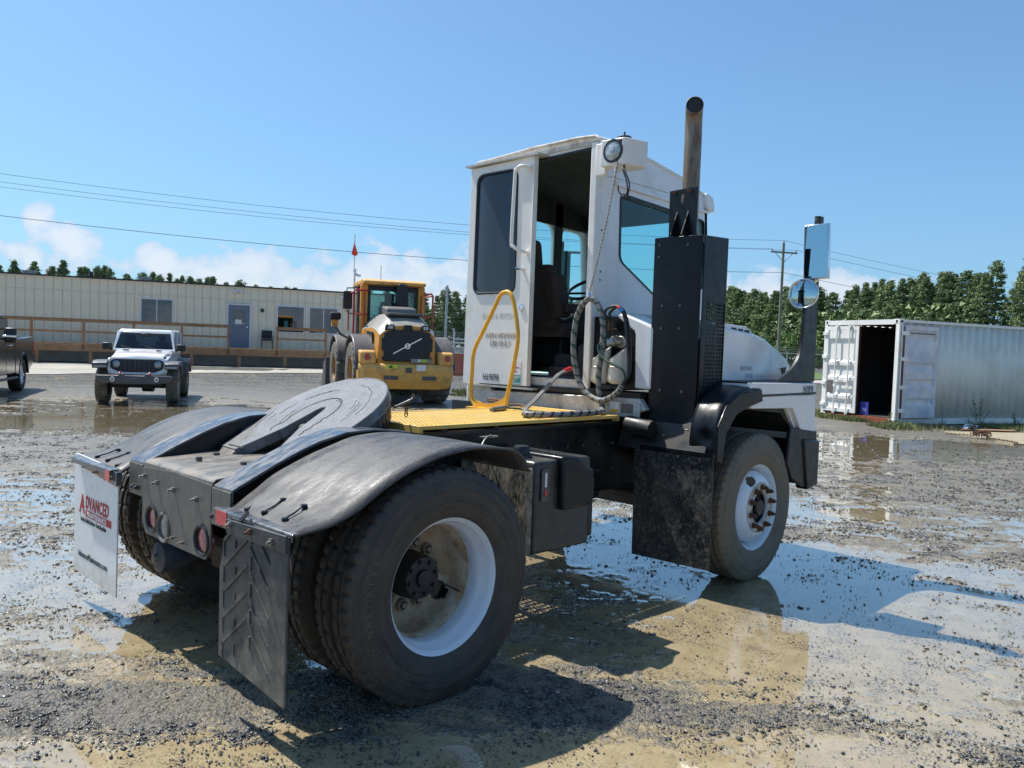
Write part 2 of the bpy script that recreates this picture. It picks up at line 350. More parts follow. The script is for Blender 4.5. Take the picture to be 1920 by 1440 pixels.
mt['interior'] = M('cab_lining', (.035, .036, .037), .8, var=.2)
mt['plastic'] = M('black_plastic', (.009, .010, .013), .45, var=.2)
mt['stack'] = M('heat_stained_steel', (.30, .24, .185), .36, metal=.75, var=.25, scale=5, dirt=[((.13, .09, .065), .50, 6, .7), ((.42, .42, .42), .36, 9, .4)], stretch=(3, 3, .6))
mt['galv'] = M('galvanised_steel', (.42, .44, .45), .45, metal=.4, var=.15)
mt['chrome'] = M('chrome', (.75, .75, .76), .16, metal=1., var=.08)
mt['mirror'] = M('mirror_glass', (.46, .60, .62), .015, metal=1., var=.0, rvar=0)
mt['tank'] = M('dusty_black_tank', (.018, .020, .020), .42, var=.2, coat=.15, dirt=[((.10, .095, .08), .42, 5, .4), ((.16, .13, .10), .34, 30, .5)])
mt['splash'] = M('mud_splashed_skirt', (.020, .022, .024), .5, var=.3, dirt=[((.36, .29, .20), .47, 9, .9), ((.42, .34, .23), .42, 28, .8)], bump=.6, bscale=50, stretch=(1, 1.5, .7))
mt['textfadedgrey'] = M('faded_grey_print', (.40, .42, .42), .5, var=.1, dirt=[((.72, .74, .78), .50, 50, .95)])
mt['chamber'] = M('grey_chamber', (.045, .06, .085), .45, var=.2, dirt=[((.14, .11, .08), .45, 12, .6)])
mt['textblack'] = M('black_print', (.012, .012, .014), .5, var=.1)
mt['textred'] = M('red_print', (.45, .02, .02), .5, var=.1)
mt['textwhite'] = M('white_print', (.8, .8, .8), .5, var=.05)
mt['textfaded'] = M('faded_print', (.28, .18, .10), .6, var=.25, scale=60, dirt=[((.62, .60, .56), .40, 45, .8)])
mt['ghost'] = M('ghost_print', (.60, .60, .585), .5, var=.05, dirt=[((.70, .70, .69), .52, 45, .9)])
mt['teal'] = M('teal_print', (.02, .28, .25), .5, var=.1)
mt['paper'] = M('paper', (.78, .77, .74), .6, var=.05)
mt['tape'] = M('blue_tape', (.02, .20, .55), .4, var=.1)
mt['underblack'] = M('oily_black', (.012, .012, .012), .45, var=.5, dirt=[((.06, .045, .03), .45, 9, .6)])
mt['brownhub'] = M('dirty_casting', (.10, .065, .04), .7, var=.4, dirt=[((.02, .02, .02), .5, 9, .8)])
def glass(name, tint, dark):
    m = bpy.data.materials.new(name); m.use_nodes = True; nt = m.node_tree; N = nt.nodes; L = nt.links
    for n in list(N): N.remove(n)
    o = N.new('ShaderNodeOutputMaterial'); t = N.new('ShaderNodeBsdfTransparent'); t.inputs[0].default_value = (*tint, 1)
    g = N.new('ShaderNodeBsdfGlossy'); g.inputs['Roughness'].default_value = .01; g.inputs[0].default_value = (1, 1, 1, 1)
    lw = N.new('ShaderNodeLayerWeight'); lw.inputs[0].default_value = .5; fr = N.new('ShaderNodeMath'); fr.operation = 'POWER'; L.new(lw.outputs['Facing'], fr.inputs[0]); fr.inputs[1].default_value = 4.5
    mr = N.new('ShaderNodeMapRange'); L.new(fr.outputs[0], mr.inputs[0]); mr.inputs[1].default_value = 0; mr.inputs[2].default_value = 1; mr.inputs[3].default_value = dark; mr.inputs[4].default_value = 1
    mx = N.new('ShaderNodeMixShader'); L.new(mr.outputs[0], mx.inputs[0]); L.new(t.outputs[0], mx.inputs[1]); L.new(g.outputs[0], mx.inputs[2]); L.new(mx.outputs[0], o.inputs[0])
    return m
mt['glass'] = glass('green_glass', (.72, .92, .92), .03)
mt['tintglass'] = glass('tinted_glass', (.28, .33, .40), .05)
mt['darkglass'] = glass('dark_glass', (.25, .3, .32), .05)
# ------------------------------------------------------------------ ground
_perm = RNG.permutation(4096)
def vnoise(x, y, seed=0):
    xi = np.floor(x).astype(np.int64); yi = np.floor(y).astype(np.int64); fx = x-xi; fy = y-yi
    fx = fx*fx*(3-2*fx); fy = fy*fy*(3-2*fy)
    def h(a, b): return _perm[(_perm[(a+seed*57) & 4095]+b) & 4095]/2047.5-1
    return (h(xi, yi)*(1-fx)+h(xi+1, yi)*fx)*(1-fy)+(h(xi, yi+1)*(1-fx)+h(xi+1, yi+1)*fx)*fy
def fbm(x, y, oct=5, seed=0, gain=.55):
    s = np.zeros_like(x); a = 1; t = 0
    for i in range(oct):
        s += a*vnoise(x+i*17.3, y-i*9.1, seed+i); t += a; a *= gain; x = x*2.03; y = y*2.03
    return s/t*1.6
# wet (+) and stony (-) patches of the yard: x, y, strength, size
PATCH = [(1.4, -1.44, 3, 0.53), (1.46, -1.88, 3, 0.5), (2.69, -1.94, 4, 0.59), (3.61, -2.29, 2.5, 0.64), (1.65, -2.47, 2, 0.47), (1.13, -2.76, 2, 0.41), (3.52, -1.23, 3, 0.71), (5.84, -0.51, 2.5, 0.95), (6.4, -1.54, 1.5, 0.91), (10.6, 1.12, 3, 1.45), (13.7, 1.32, 3, 1.71), (0.06, -1.97, 3, 0.38), (-0.23, -1.69, 2.5, 0.38), (0.36, -2.13, 1.5, 0.39), (-0.66, 0.16, 3, 0.49), (-0.53, -0.26, 2, 0.47), (-1.2, -0.68, 1.5, 0.38), (-0.89, -1.11, 2, 0.37), (-0.17, 4.12, 1.2, 0.83), (-0.62, 1.74, 1, 0.61), (0.3, 5.51, 1, 0.97), (2.68, 11.93, 4, 1.65), (5.31, 14.28, 3, 2.04), (1.63, 10.87, 3, 1.49), (3.15, 0.35, 3, 0.8), (2.24, -0.21, 1.5, 0.69), (-0.62, 0.92, 2.5, 0.55), (1.86, -0.86, 1.5, 0.61), (0.95, -1.06, 1, 0.52), (-1.08, 0.38, -3, 0.47), (-0.89, -0.41, -2.5, 0.43), (-1.02, -0.15, -3, 0.44), (-0.64, -0.76, -1.5, 0.42), (0.24, -1.53, -2.5, 0.43), (0.55, -1.87, -2.5, 0.43), (0.76, -2.13, -1.5, 0.43), (1.05, -2.57, -1, 0.41), (1.95, -2.73, -2.5, 0.47), (1.65, -2.98, -1.5, 0.43), (1.29, 8.61, -3, 1.29), (2.5, 7.95, -2, 1.33), (0.52, 6.71, -1.5, 1.08), (16.34, 3.83, -2, 2.11), (18.4, 2.85, -1.5, 2.2), (10.86, -0.35, -1.5, 1.36), (5.17, -1.66, -1.5, 0.81), (-0.98, 1.09, -1.5, 0.53), (7.5, 17.44, -2, 2.45), (-1.44, -0.46, -1, 0.38), (-0.07, -1.82, 3, 0.28), (0.3, -2.16, 3, 0.28), (0.64, -2.43, 2.5, 0.3), (0.95, -2.72, 2.5, 0.3), (-0.54, -1.44, 2, 0.28), (-0.87, -1.08, 2, 0.28), (-1.22, -0.72, 2, 0.28), (1.81, -2.28, 2, 0.45), (1.31, -2.1, 1.5, 0.42), (2.57, -2.43, 1.5, 0.49), (-0.61, -0.02, 1.5, 0.43)]
def wet(x, y):
    rx, ry = RH.x, RH.y
    u = (x-CAM.x)*rx+(y-CAM.y)*ry; v = (x-CAM.x)*FH.x+(y-CAM.y)*FH.y
    w = .50*fbm(u*.42, v*.95, 5, 3)+.55*fbm(u*1.6+9, v*4.2, 5, 11)+.50*fbm(u*5, v*11, 4, 23)+.45*fbm(u*17, v*30, 3, 31)+.10
    for (px, py, k, s) in PATCH:
        du = ((x-px)*rx+(y-py)*ry)/(1.7*s); dv = ((x-px)*FH.x+(y-py)*FH.y)/(.9*s)
        w += .20*k*np.exp(-(du*du+dv*dv))
    return w-np.clip((v-17)/8, 0, 1)*.9
def gz(x, y):
    d = (x-CAM.x)*FH.x+(y-CAM.y)*FH.y; t = np.clip((d-22)/15, 0, 1); return .26*t*t*(3-2*t)
def build_ground():
    aF = np.radians(np.concatenate([np.arange(-180, -42, 6), np.arange(-42, 42, .17), np.arange(42, 180, 6)]))
    rr = [.25, .7, 1.2, 1.7]
    r = 2.1
    while r < 30: rr.append(r); r *= 1.0068
    while r < 900: rr.append(r); r *= 1.06
    rr = np.array(rr); A, Rr = np.meshgrid(aF, rr)
    ang = YAW-A; X = CAM.x+Rr*np.cos(ang); Y = CAM.y+Rr*np.sin(ang)
    W = wet(X, Y)
    near = np.clip((26-Rr)/10, 0, 1)
    h = np.clip(-W*.9+.1, 0, 1); rough = fbm(X*22, Y*22, 4, 41)*.5+.5
    Z = h*near*(.006+.016*np.clip(rough, 0, 1))-.004*near*(W > .35)+gz(X, Y)
    nr, na = X.shape
    me = bpy.data.meshes.new('yard_ground')
    V = np.stack([X, Y, Z], -1).reshape(-1, 3)
    i = np.arange(nr-1)[:, None]*na; j = np.arange(na); jn = (j+1) % na
    F = np.stack([i+j, i+na+j, i+na+jn, i+jn], -1).reshape(-1, 4)[:, ::-1]
    me.vertices.add(len(V)); me.vertices.foreach_set('co', V.ravel())
    me.loops.add(F.size); me.loops.foreach_set('vertex_index', F.ravel().astype(np.int32))
    me.polygons.add(len(F)); me.polygons.foreach_set('loop_start', np.arange(0, F.size, 4, dtype=np.int32)); me.polygons.foreach_set('loop_total', np.full(len(F), 4, np.int32))
    at = me.attributes.new('wet', 'FLOAT', 'POINT'); at.data.foreach_set('value', W.ravel().astype(np.float32))
    me.update(calc_edges=True); me.shade_smooth()
    m = bpy.data.materials.new('wet_gravel_yard'); m.use_nodes = True; nt = m.node_tree; N = nt.nodes; L = nt.links; b = N['Principled BSDF']
    tc = N.new('ShaderNodeTexCoord').outputs['Object']
    def noise(sc, det=5, rough=.6, dim=None):
        n = N.new('ShaderNodeTexNoise'); n.inputs['Scale'].default_value = sc; n.inputs['Detail'].default_value = det; n.inputs['Roughness'].default_value = rough; L.new(tc, n.inputs['Vector']); return n.outputs[0]
    def vor(sc, out='Color'):
        n = N.new('ShaderNodeTexVoronoi'); n.inputs['Scale'].default_value = sc; L.new(tc, n.inputs['Vector']); return n.outputs[out]
    def rng(v, a, b_, lo=0, hi=1, sm=False):
        n = N.new('ShaderNodeMapRange'); L.new(v, n.inputs[0])
        if sm: n.interpolation_type = 'SMOOTHSTEP'
        for k, q in enumerate((a, b_, lo, hi)): n.inputs[k+1].default_value = q
        return n.outputs[0]
    def ma(op, a, c):
        n = N.new('ShaderNodeMath'); n.operation = op
        for k, q in enumerate((a, c)):
            if isinstance(q, (int, float)): n.inputs[k].default_value = q
            else: L.new(q, n.inputs[k])
        return n.outputs[0]
    def mix(f, a, c):
        n = N.new('ShaderNodeMix'); n.data_type = 'RGBA'; L.new(f, n.inputs[0])
        for k, q in ((6, a), (7, c)):
            if isinstance(q, tuple): n.inputs[k].default_value = (*q, 1)
            else: L.new(q, n.inputs[k])
        return n.outputs[2]
    att = N.new('ShaderNodeAttribute'); att.attribute_name = 'wet'
    w = ma('ADD', att.outputs['Fac'], ma('MULTIPLY', ma('SUBTRACT', noise(38, 5, .65), .5), 1.3))
    w = ma('ADD', w, ma('MULTIPLY', ma('SUBTRACT', noise(110, 4, .6), .5), .5)); water = rng(w, .0, .30, sm=True)
    # gravel: every stone its own grey
    sep = N.new('ShaderNodeSeparateColor'); L.new(vor(62), sep.inputs[0]); stone = sep.outputs[0]
    sep2 = N.new('ShaderNodeSeparateColor'); L.new(vor(150), sep2.inputs[0])
    g = mix(rng(stone, 0, 1), (.035, .035, .036), (.135, .126, .112))
    g = mix(rng(sep2.outputs[0], .45, .9), g, (.17, .145, .11))
    g = mix(rng(noise(26, 6, .7), .40, .62, 0, .6), g, (.19, .155, .10))
    ln = N.new('ShaderNodeVectorMath'); ln.operation = 'DISTANCE'; geo = N.new('ShaderNodeNewGeometry'); L.new(geo.outputs['Position'], ln.inputs[0]); ln.inputs[1].default_value = (4, 2, 0)
    # yard beyond: drier and paler, with worn sandy lanes
    far = rng(ln.outputs['Value'], 13, 22)
    mp = N.new('ShaderNodeMapping'); mp.inputs['Rotation'].default_value = (0, 0, PI/2-YAW); L.new(tc, mp.inputs[0]); mp2 = N.new('ShaderNodeMapping'); mp2.inputs['Scale'].default_value = (.35, 1.6, 1); L.new(mp.outputs[0], mp2.inputs[0])
    st = N.new('ShaderNodeTexNoise'); st.inputs['Scale'].default_value = 1.3; st.inputs['Detail'].default_value = 12; st.inputs['Roughness'].default_value = .74; L.new(mp2.outputs[0], st.inputs['Vector'])
    sp3 = N.new('ShaderNodeSeparateColor'); L.new(vor(16), sp3.inputs[0])
    g = mix(far, g, mix(rng(ma('ADD', ma('MULTIPLY', st.outputs[0], .75), ma('MULTIPLY', sp3.outputs[0], .25)), .41, .58), (.040, .042, .041), (.185, .178, .158)))
    mudc = mix(rng(noise(7, 7, .65), .3, .7), (.29, .225, .125), (.40, .325, .20))
    mudc = mix(rng(noise(55, 4), .56, .70, 0, .5), mudc, (.13, .11, .08)); spk = N.new('ShaderNodeSeparateColor'); L.new(vor(135), spk.inputs[0]); mudc = mix(ma('MULTIPLY', rng(spk.outputs[0], .66, .70), rng(noise(5, 6, .7), .47, .60, 0, .85)), mudc, (.055, .052, .048))
    sandy = rng(w, -.30, .0)
    dry = mix(ma('MULTIPLY', sandy, .55), g, mudc)
    L.new(mix(water, dry, mudc), b.inputs['Base Color'])
    L.new(ma('MAXIMUM', rng(water, 0, 1, .46, .06), ma('MULTIPLY', far, .60)), b.inputs['Roughness'])
    L.new(rng(far, 0, 1, .5, .12), b.inputs['Specular IOR Level'])
    L.new(ma('MULTIPLY', rng(water, 0, 1, .35, 1.0), rng(far, 0, 1, 1, .0)), b.inputs['Coat Weight']); b.inputs['Coat IOR'].default_value = 1.45
    L.new(rng(water, 0, 1, .30, .018), b.inputs['Coat Roughness'])
    # relief: stones where stony, almost none on the water
    n1 = N.new('ShaderNodeTexVoronoi'); n1.inputs['Scale'].default_value = 62; L.new(tc, n1.inputs['Vector'])
    n2 = N.new('ShaderNodeTexVoronoi'); n2.inputs['Scale'].default_value = 150; L.new(tc, n2.inputs['Vector'])
    hh = ma('ADD', ma('MULTIPLY', n1.outputs['Distance'], -1.0), ma('MULTIPLY', n2.outputs['Distance'], -.45))
    hh = ma('ADD', hh, ma('MULTIPLY', noise(20, 6, .7), .9)); n3 = N.new('ShaderNodeTexVoronoi'); n3.inputs['Scale'].default_value = 14; L.new(tc, n3.inputs['Vector']); hh = ma('ADD', hh, ma('MULTIPLY', ma('MULTIPLY', n3.outputs['Distance'], -4.5), far))
    hh = ma('ADD', ma('MULTIPLY', hh, rng(water, 0, 1, 1, 0)), ma('ADD', ma('MULTIPLY', noise(9, 3, .5), .03), ma('MULTIPLY', noise(30, 2, .5), .012)))
    bp = N.new('ShaderNodeBump'); bp.inputs['Strength'].default_value = 1; bp.inputs['Distance'].default_value = .012; L.new(hh, bp.inputs['Height'])
    L.new(bp.outputs[0], b.inputs['Normal'])
    bc = N.new('ShaderNodeBump'); bc.inputs['Distance'].default_value = .010; L.new(hh, bc.inputs['Height']); L.new(bc.outputs[0], b.inputs['Coat Normal'])
    o = link('ground', me, m); tag(o, 'wet gravel yard with muddy puddles between the stones', kind='structure')
build_ground()

def build_stones(n=60000, rmin=2.0, rmax=19, small=False):
    ico = bmesh.new()
    if small: bmesh.ops.create_cone(ico, segments=5, radius1=1, radius2=.55, depth=1.2, cap_ends=True)
    else: bmesh.ops.create_icosphere(ico, subdivisions=1, radius=1)
    bmesh.ops.triangulate(ico, faces=ico.faces[:]); bv = np.array([v.co[:] for v in ico.verts]); bf = np.array([[v.index for v in f.verts] for f in ico.faces]); ico.free()
    K = n*4
    r = rmin*(rmax/rmin)**RNG.random(K)**.9; a = np.radians(RNG.uniform(-38, 38, K)); x = CAM.x+r*np.cos(YAW-a); y = CAM.y+r*np.sin(YAW-a)
    w = wet(x, y); p = np.where(w < -.12, .95, np.where(w < .1, .55, (.10 if small else .02)+.42*np.exp(-(w-.1)*2.6)))
    clump = fbm(x*4, y*4, 4, 77); p = p*np.clip(.45+clump*1.5, .04, 1.4)
    keep = RNG.random(K) < p; x, y, r, w = x[keep][:n], y[keep][:n], r[keep][:n], w[keep][:n]; n = len(x)
    s = (.0045+.0090*RNG.random(n)**2.2) if not small else (.0024+.0036*RNG.random(n)**1.5); s *= np.clip(r/6, .80, 1.6); s[RNG.random(n) < .010] *= 1.8
    s = np.minimum(s, .018)
    sc = np.stack([s*RNG.uniform(.8, 1.7, n), s*RNG.uniform(.6, 1.2, n), s*RNG.uniform(.28, .62, n)], -1)
    V = bv[None]*(1+RNG.uniform(-.42, .30, (n, len(bv), 1)))*sc[:, None]
    t = RNG.uniform(0, 2*PI, n); tilt = RNG.uniform(-.5, .5, n); c, q = np.cos(tilt), np.sin(tilt)
    V = np.stack([V[..., 0], V[..., 1]*c[:, None]-V[..., 2]*q[:, None], V[..., 1]*q[:, None]+V[..., 2]*c[:, None]], -1)
    c, q = np.cos(t), np.sin(t); V = np.stack([V[..., 0]*c[:, None]-V[..., 1]*q[:, None], V[..., 0]*q[:, None]+V[..., 1]*c[:, None], V[..., 2]], -1)
    h = np.clip(-w*.9+.1, 0, 1)*.013
    V += np.stack([x, y, h+s*.06], -1)[:, None]; V = V.reshape(-1, 3)
    F = (bf[None]+(np.arange(n)*len(bv))[:, None, None]).reshape(-1, 3)
    me = bpy.data.meshes.new('gravel'); me.vertices.add(len(V)); me.vertices.foreach_set('co', V.ravel())
    me.loops.add(F.size); me.loops.foreach_set('vertex_index', F.ravel().astype(np.int32)); me.polygons.add(len(F))
    me.polygons.foreach_set('loop_start', np.arange(0, F.size, 3, dtype=np.int32)); me.polygons.foreach_set('loop_total', np.full(len(F), 3, np.int32))
    tone = np.repeat(RNG.random(n)**1.7, len(bv)).astype(np.float32); at = me.attributes.new('tone', 'FLOAT', 'POINT'); at.data.foreach_set('value', tone)
    me.update(calc_edges=True)
    m = bpy.data.materials.new('wet_stone'); m.use_nodes = True; nt = m.node_tree; N = nt.nodes; L = nt.links; b = N['Principled BSDF']
    att = N.new('ShaderNodeAttribute'); att.attribute_name = 'tone'; cr = N.new('ShaderNodeValToRGB'); L.new(att.outputs['Fac'], cr.inputs[0])
    cr.color_ramp.elements[0].color = (.020, .022, .026, 1); cr.color_ramp.elements[1].color = (.20, .19, .17, 1)
    e = cr.color_ramp.elements.new(.6); e.color = (.06, .06, .062, 1)
    L.new(cr.outputs[0], b.inputs['Base Color']); b.inputs['Roughness'].default_value = .38; b.inputs['Coat Weight'].default_value = .35; b.inputs['Coat Roughness'].default_value = .15
    o = link('fine_gravel' if small else 'loose_gravel', me, m); tag(o, 'fine dark grit scattered over the muddy yard' if small else 'wet dark crushed stones lying loose on the muddy yard', 'gravel', kind='stuff')
build_stones(); build_stones(130000, small=True)
# ------------------------------------------------------------------ yard tractor
TR = empty('yard_tractor', (0, 0, 0), 0, 'white and black yard tractor with open cab door standing in the muddy puddles', 'tractor')
def P(mb, name, mat, parent=TR, **k): return mb.build(name, mt[mat] if isinstance(mat, str) else mat, parent, **k)
RW = (0, .505)      # rear axle x, z
FW = (2.893, .505)

def tyre_mesh(name, lugs=True):
    R = .515; hw = .140
    prof = [(.292, -.100), (.300, -.118), (.318, -.126), (.345, -.136), (.372, -.1385), (.374, -.1405), (.378, -.1385), (.405, -.1410), (.425, -.1405), (.427, -.1425), (.431, -.1400), (.452, -.136), (.468, -.131), (.4695, -.1325), (.473, -.130), (.488, -.124), (.500, -.119)]
    tread = [(.509, -.113), (R, -.104), (R, -.082), (R, -.066), (.499, -.064), (.499, -.054), (R, -.052), (R, -.020), (.499, -.018), (.499, -.008)]
    full = prof+tread; full = full+[(r, -y) for r, y in full[::-1]]
    n = len(full); t0 = len(prof); seg = 216
    def mod(i, k):
        ii = min(i, n-1-i)
        if not lugs: return 0
        if t0 <= ii <= t0+2 or ii == t0-1: return -.011 if k % 4 == 0 else 0
        if t0+6 <= ii <= t0+7: return -.009 if k % 6 == 3 else 0
        return 0
    mb = MB(); mb.lathe(full, (0, 0, 0), 'y', seg, mod=mod)
    me = mb.mesh(name, 30); return me
TYRE_R = tyre_mesh('tyre'); TYRE_R.materials.append(mt['tyre_side'])
TYRE_F = tyre_mesh('tyre_front', True); TYRE_F.materials.append(mt['tyre_side_mud'])
def rim_barrel():
    mb = MB()
    # outboard side is -y
    prof = [(.283, -.098), (.300, -.100), (.3035, -.106), (.3035, -.113), (.299, -.117), (.293, -.112), (.286, -.100), (.279, -.090), (.274, -.062), (.262, -.050), (.256, -.020), (.256, .060), (.272, .080), (.276, .100), (.300, .112), (.303, .106), (.290, .098)]
    mb.lathe(prof, (0, 0, 0), 'y', 96); return mb
def disc_profile(front):
    if front: return [(.254, -.030), (.249, -.070), (.238, -.100), (.218, -.122), (.196, -.133), (.187, -.137), (.185, -.137), (.110, -.137), (.108, -.130), (.108, -.120)]
    return [(.256, .020), (.252, .090), (.240, .130), (.222, .152), (.200, .162), (.190, .166), (.110, .168), (.100, .168)]
def disc_with_holes(front):
    p0 = disc_profile(front); prof = []
    for i in range(len(p0)-1):
        q = max(1, int(abs(p0[i][0]-p0[i+1][0])/.005)); prof += [(p0[i][0]+(p0[i+1][0]-p0[i][0])*t/q, p0[i][1]+(p0[i+1][1]-p0[i][1])*t/q) for t in range(q)]
    prof.append(p0[-1]); mb = MB(); seg = 180; n = len(prof); base = 0
    n_h = 2; a_h = rad(118) if front else rad(-32)
    for k in range(seg):
        a = 2*PI*k/seg
        for r, h in prof: mb.v.append((r*math.cos(a), h, r*math.sin(a)))
    hole = []
    for k in range(seg):
        for i in range(n-1):
            j = (k+1) % seg; rr = (prof[i][0]+prof[i+1][0])/2; aa = 2*PI*(k+.5)/seg; dl = (aa-a_h) % PI; dl = min(dl, PI-dl)*.215
            if (dl/.046)**2+((rr-.216)/.030)**2 < 1: continue
            mb.f.append((k*n+i, k*n+i+1, j*n+i+1, j*n+i)); mb.mi.append(0)
    return mb
def wheel(name_loc, yc, x, z, front, outer, side=-1, parent=TR):
    w = empty('wheel', (x, yc, z)); w.parent = parent
    if side > 0: w.rotation_euler = (0, 0, PI)
    t = link('tyre', TYRE_F if front else TYRE_R, None, w)
    if outer and side < 0 and not front:
        for i, ch in enumerate('D-NA1/A150'):
            a = rad(208-i*5.6); R_ = .415; p_ = Vector((R_*math.cos(a), -.1405, R_*math.sin(a))); upv = Vector((math.cos(a), 0, math.sin(a))); text('sidewall_letter', ch, .040, tuple(p_), (upv.z, 0, -upv.x), tuple(upv), mt['tyre_letter'], t, 1., .0022)
    if outer or front:
        rim_barrel().build('rim', mt['rim'], w, smooth=50)
        d = disc_with_holes(front).build('wheel_disc', mt['rimdirty'] if not front else mt['rim'], w, smooth=40)
        s = d.modifiers.new('solid', 'SOLIDIFY'); s.thickness = .008
        hub = MB()
        if front:
            hub.lathe([(.106, -.120), (.106, -.105), (.0, -.105)], (0, 0, 0), 'y', 40)
            hub.lathe([(.060, -.106), (.060, -.135), (.052, -.145), (.0, -.147)], (0, 0, 0), 'y', 32)
            hub.build('hub', mt['plastic'], w)
            ring = MB(); ring.lathe([(.176, -.138), (.176, -.1425), (.112, -.1425), (.112, -.136)], (0, 0, 0), 'y', 60); ring.build('hub_face', mt['rimdirty2'], w)
            for k in range(10):
                a = 2*PI*k/10+.25; c = (.1435*math.cos(a), .1435*math.sin(a)); s = MB()
                s.cyl((c[0], -.143, c[1]), (c[0], -.150, c[1]), .021, 16, 0); s.cyl((c[0], -.150, c[1]), (c[0], -.176, c[1]), .0165, 6, 0)
                if k != 7: s.cyl((c[0], -.176, c[1]), (c[0], -.190, c[1]), .009, 10, 0)
                s.build('wheel_nut', mt['rustbolt'], w, smooth=20)
        else:
            hub.lathe([(.108, .175), (.104, .080), (.096, .055), (.092, .045), (.0, .040)], (0, 0, 0), 'y', 40)
            for k in range(8):
                a = 2*PI*k/8+.2; hub.cyl((.076*math.cos(a), .046, .076*math.sin(a)), (.076*math.cos(a), .033, .076*math.sin(a)), .010, 6)
            hub.lathe([(.040, .040), (.036, .028), (0, .026)], (0, 0, 0), 'y', 24)
            hub.build('hub', mt['plastic'], w)
            for k in range(10):
                a = 2*PI*k/10+.1; c = (.1435*math.cos(a), .1435*math.sin(a)); s = MB()
                s.lathe([(.030, .166), (.029, .140), (.024, .134), (.020, .136), (.019, .165)], (c[0], 0, c[1]), 'y', 20)
                s.cyl((c[0], .165, c[1]), (c[0], .128, c[1]), .0125, 6)
                s.build('wheel_nut', mt['nutdirty'], w, smooth=20)
            v = MB(); v.tube([(.17, .165, -.06), (.20, .10, -.085), (.235, .02, -.11)], .004, 8); v.build('valve_stem', mt['brownhub'], w)
    else:
        rim_barrel().build('rim', mt['rimdirty'], w)
    return w
mt['rimdirty2'] = M('chipped_rim', (.66, .62, .55), .5, var=.06, scale=12, dirt=[(RUST, .46, 22, .9)])
mt['nutdirty'] = M('muddy_nut', (.25, .19, .13), .7, metal=.2, var=.4, scale=60, dirt=[((.45, .42, .38), .4, 70, .6)])
wheel('r', -1.095, RW[0], RW[1], False, True); wheel('ri', -.755, RW[0], RW[1], False, False)
wheel('l', 1.095, RW[0], RW[1], False, True, 1); wheel('li', .755, RW[0], RW[1], False, False, 1)
wheel('f', -1.055, FW[0], FW[1], True, True); wheel('fl', 1.055, FW[0], FW[1], True, True, 1)

# chassis
for s in (-1, 1):
    m = MB(); m.prism([(-.30, .66), (.75, .60), (2.2, .60), (3.60, .62), (3.60, 1.05), (-.2, 1.05)], 'y', s*.43, s*.395)
    m.box(-.1, 3.6, s*.43, s*.34, 1.05, 1.058); m.box(.6, 3.6, s*.43, s*.34, .592, .60)
    P(m, 'frame_rail', 'framepaint', bevel=.004)
for x in np.arange(.75, 2.25, .16):
    for z in (.74, .92): b = MB(); b.cyl((x+.02*math.sin(x*40), -.43, z), (x+.02*math.sin(x*40), -.445, z), .011, 6); P(b, 'bolt', 'darkbolt', smooth=20)
m = MB(); m.cyl((0, -1.0, .505), (0, 1.0, .505), .07, 20); m.lathe([(.0, -.16), (.12, -.15), (.19, -.06), (.20, .05), (.14, .14), (0, .16)], (0, 0, .50), 'y', 24); P(m, 'rear_axle', 'brownhub')
m = MB()
for c, r in (((-.42, .53, .355), .083),):
    m.lathe([(0, -.115), (.055, -.115), (.080, -.105), (r, -.090), (r+.006, -.02), (r+.006, .0), (r-.01, .05), (.04, .12), (0, .12)], (c[0], c[1], c[2]), 'x', 28)
P(m, 'brake_chamber', 'chamber' if 'chamber' in mt else 'framepaint')
m = MB(); m.lathe([(.0, -.02), (.02, -.02), (.022, 0), (.0, .0)], (-.535, .53, .355), 'x', 12); P(m, 'brake_chamber_bolt', 'steelbolt')
m = MB(); m.lathe([(.0, -.14), (.05, -.13), (.085, -.06), (.095, .02), (.07, .10), (0, .12)], (-.20, .34, .42), 'y', 20); m.cyl((-.35, .42, .41), (-.15, .05, .44), .05, 14); m.box(-.34, -.18, .12, .30, .33, .45); P(m, 'brake_mount', 'brownhub', bevel=.01)
# engine, gearbox and front axle under the cab
m = MB(); m.box(2.35, 3.55, -.36, .36, .55, 1.20); m.box(1.55, 2.35, -.22, .22, .48, .92); m.cyl((1.55, 0, .60), (.15, 0, .53), .05, 14); m.box(1.30, 1.62, -.30, -.12, .42, .80)
P(m, 'engine_and_gearbox', 'underblack', bevel=.02)
m = MB(); m.cyl((FW[0], -.95, .44), (FW[0], .95, .44), .055, 14); m.box(FW[0]-.05, FW[0]+.05, -.5, .5, .36, .46); m.cyl((1.45, .22, .66), (2.35, .22, .66), .09, 18); P(m, 'front_axle', 'underblack', bevel=.01)

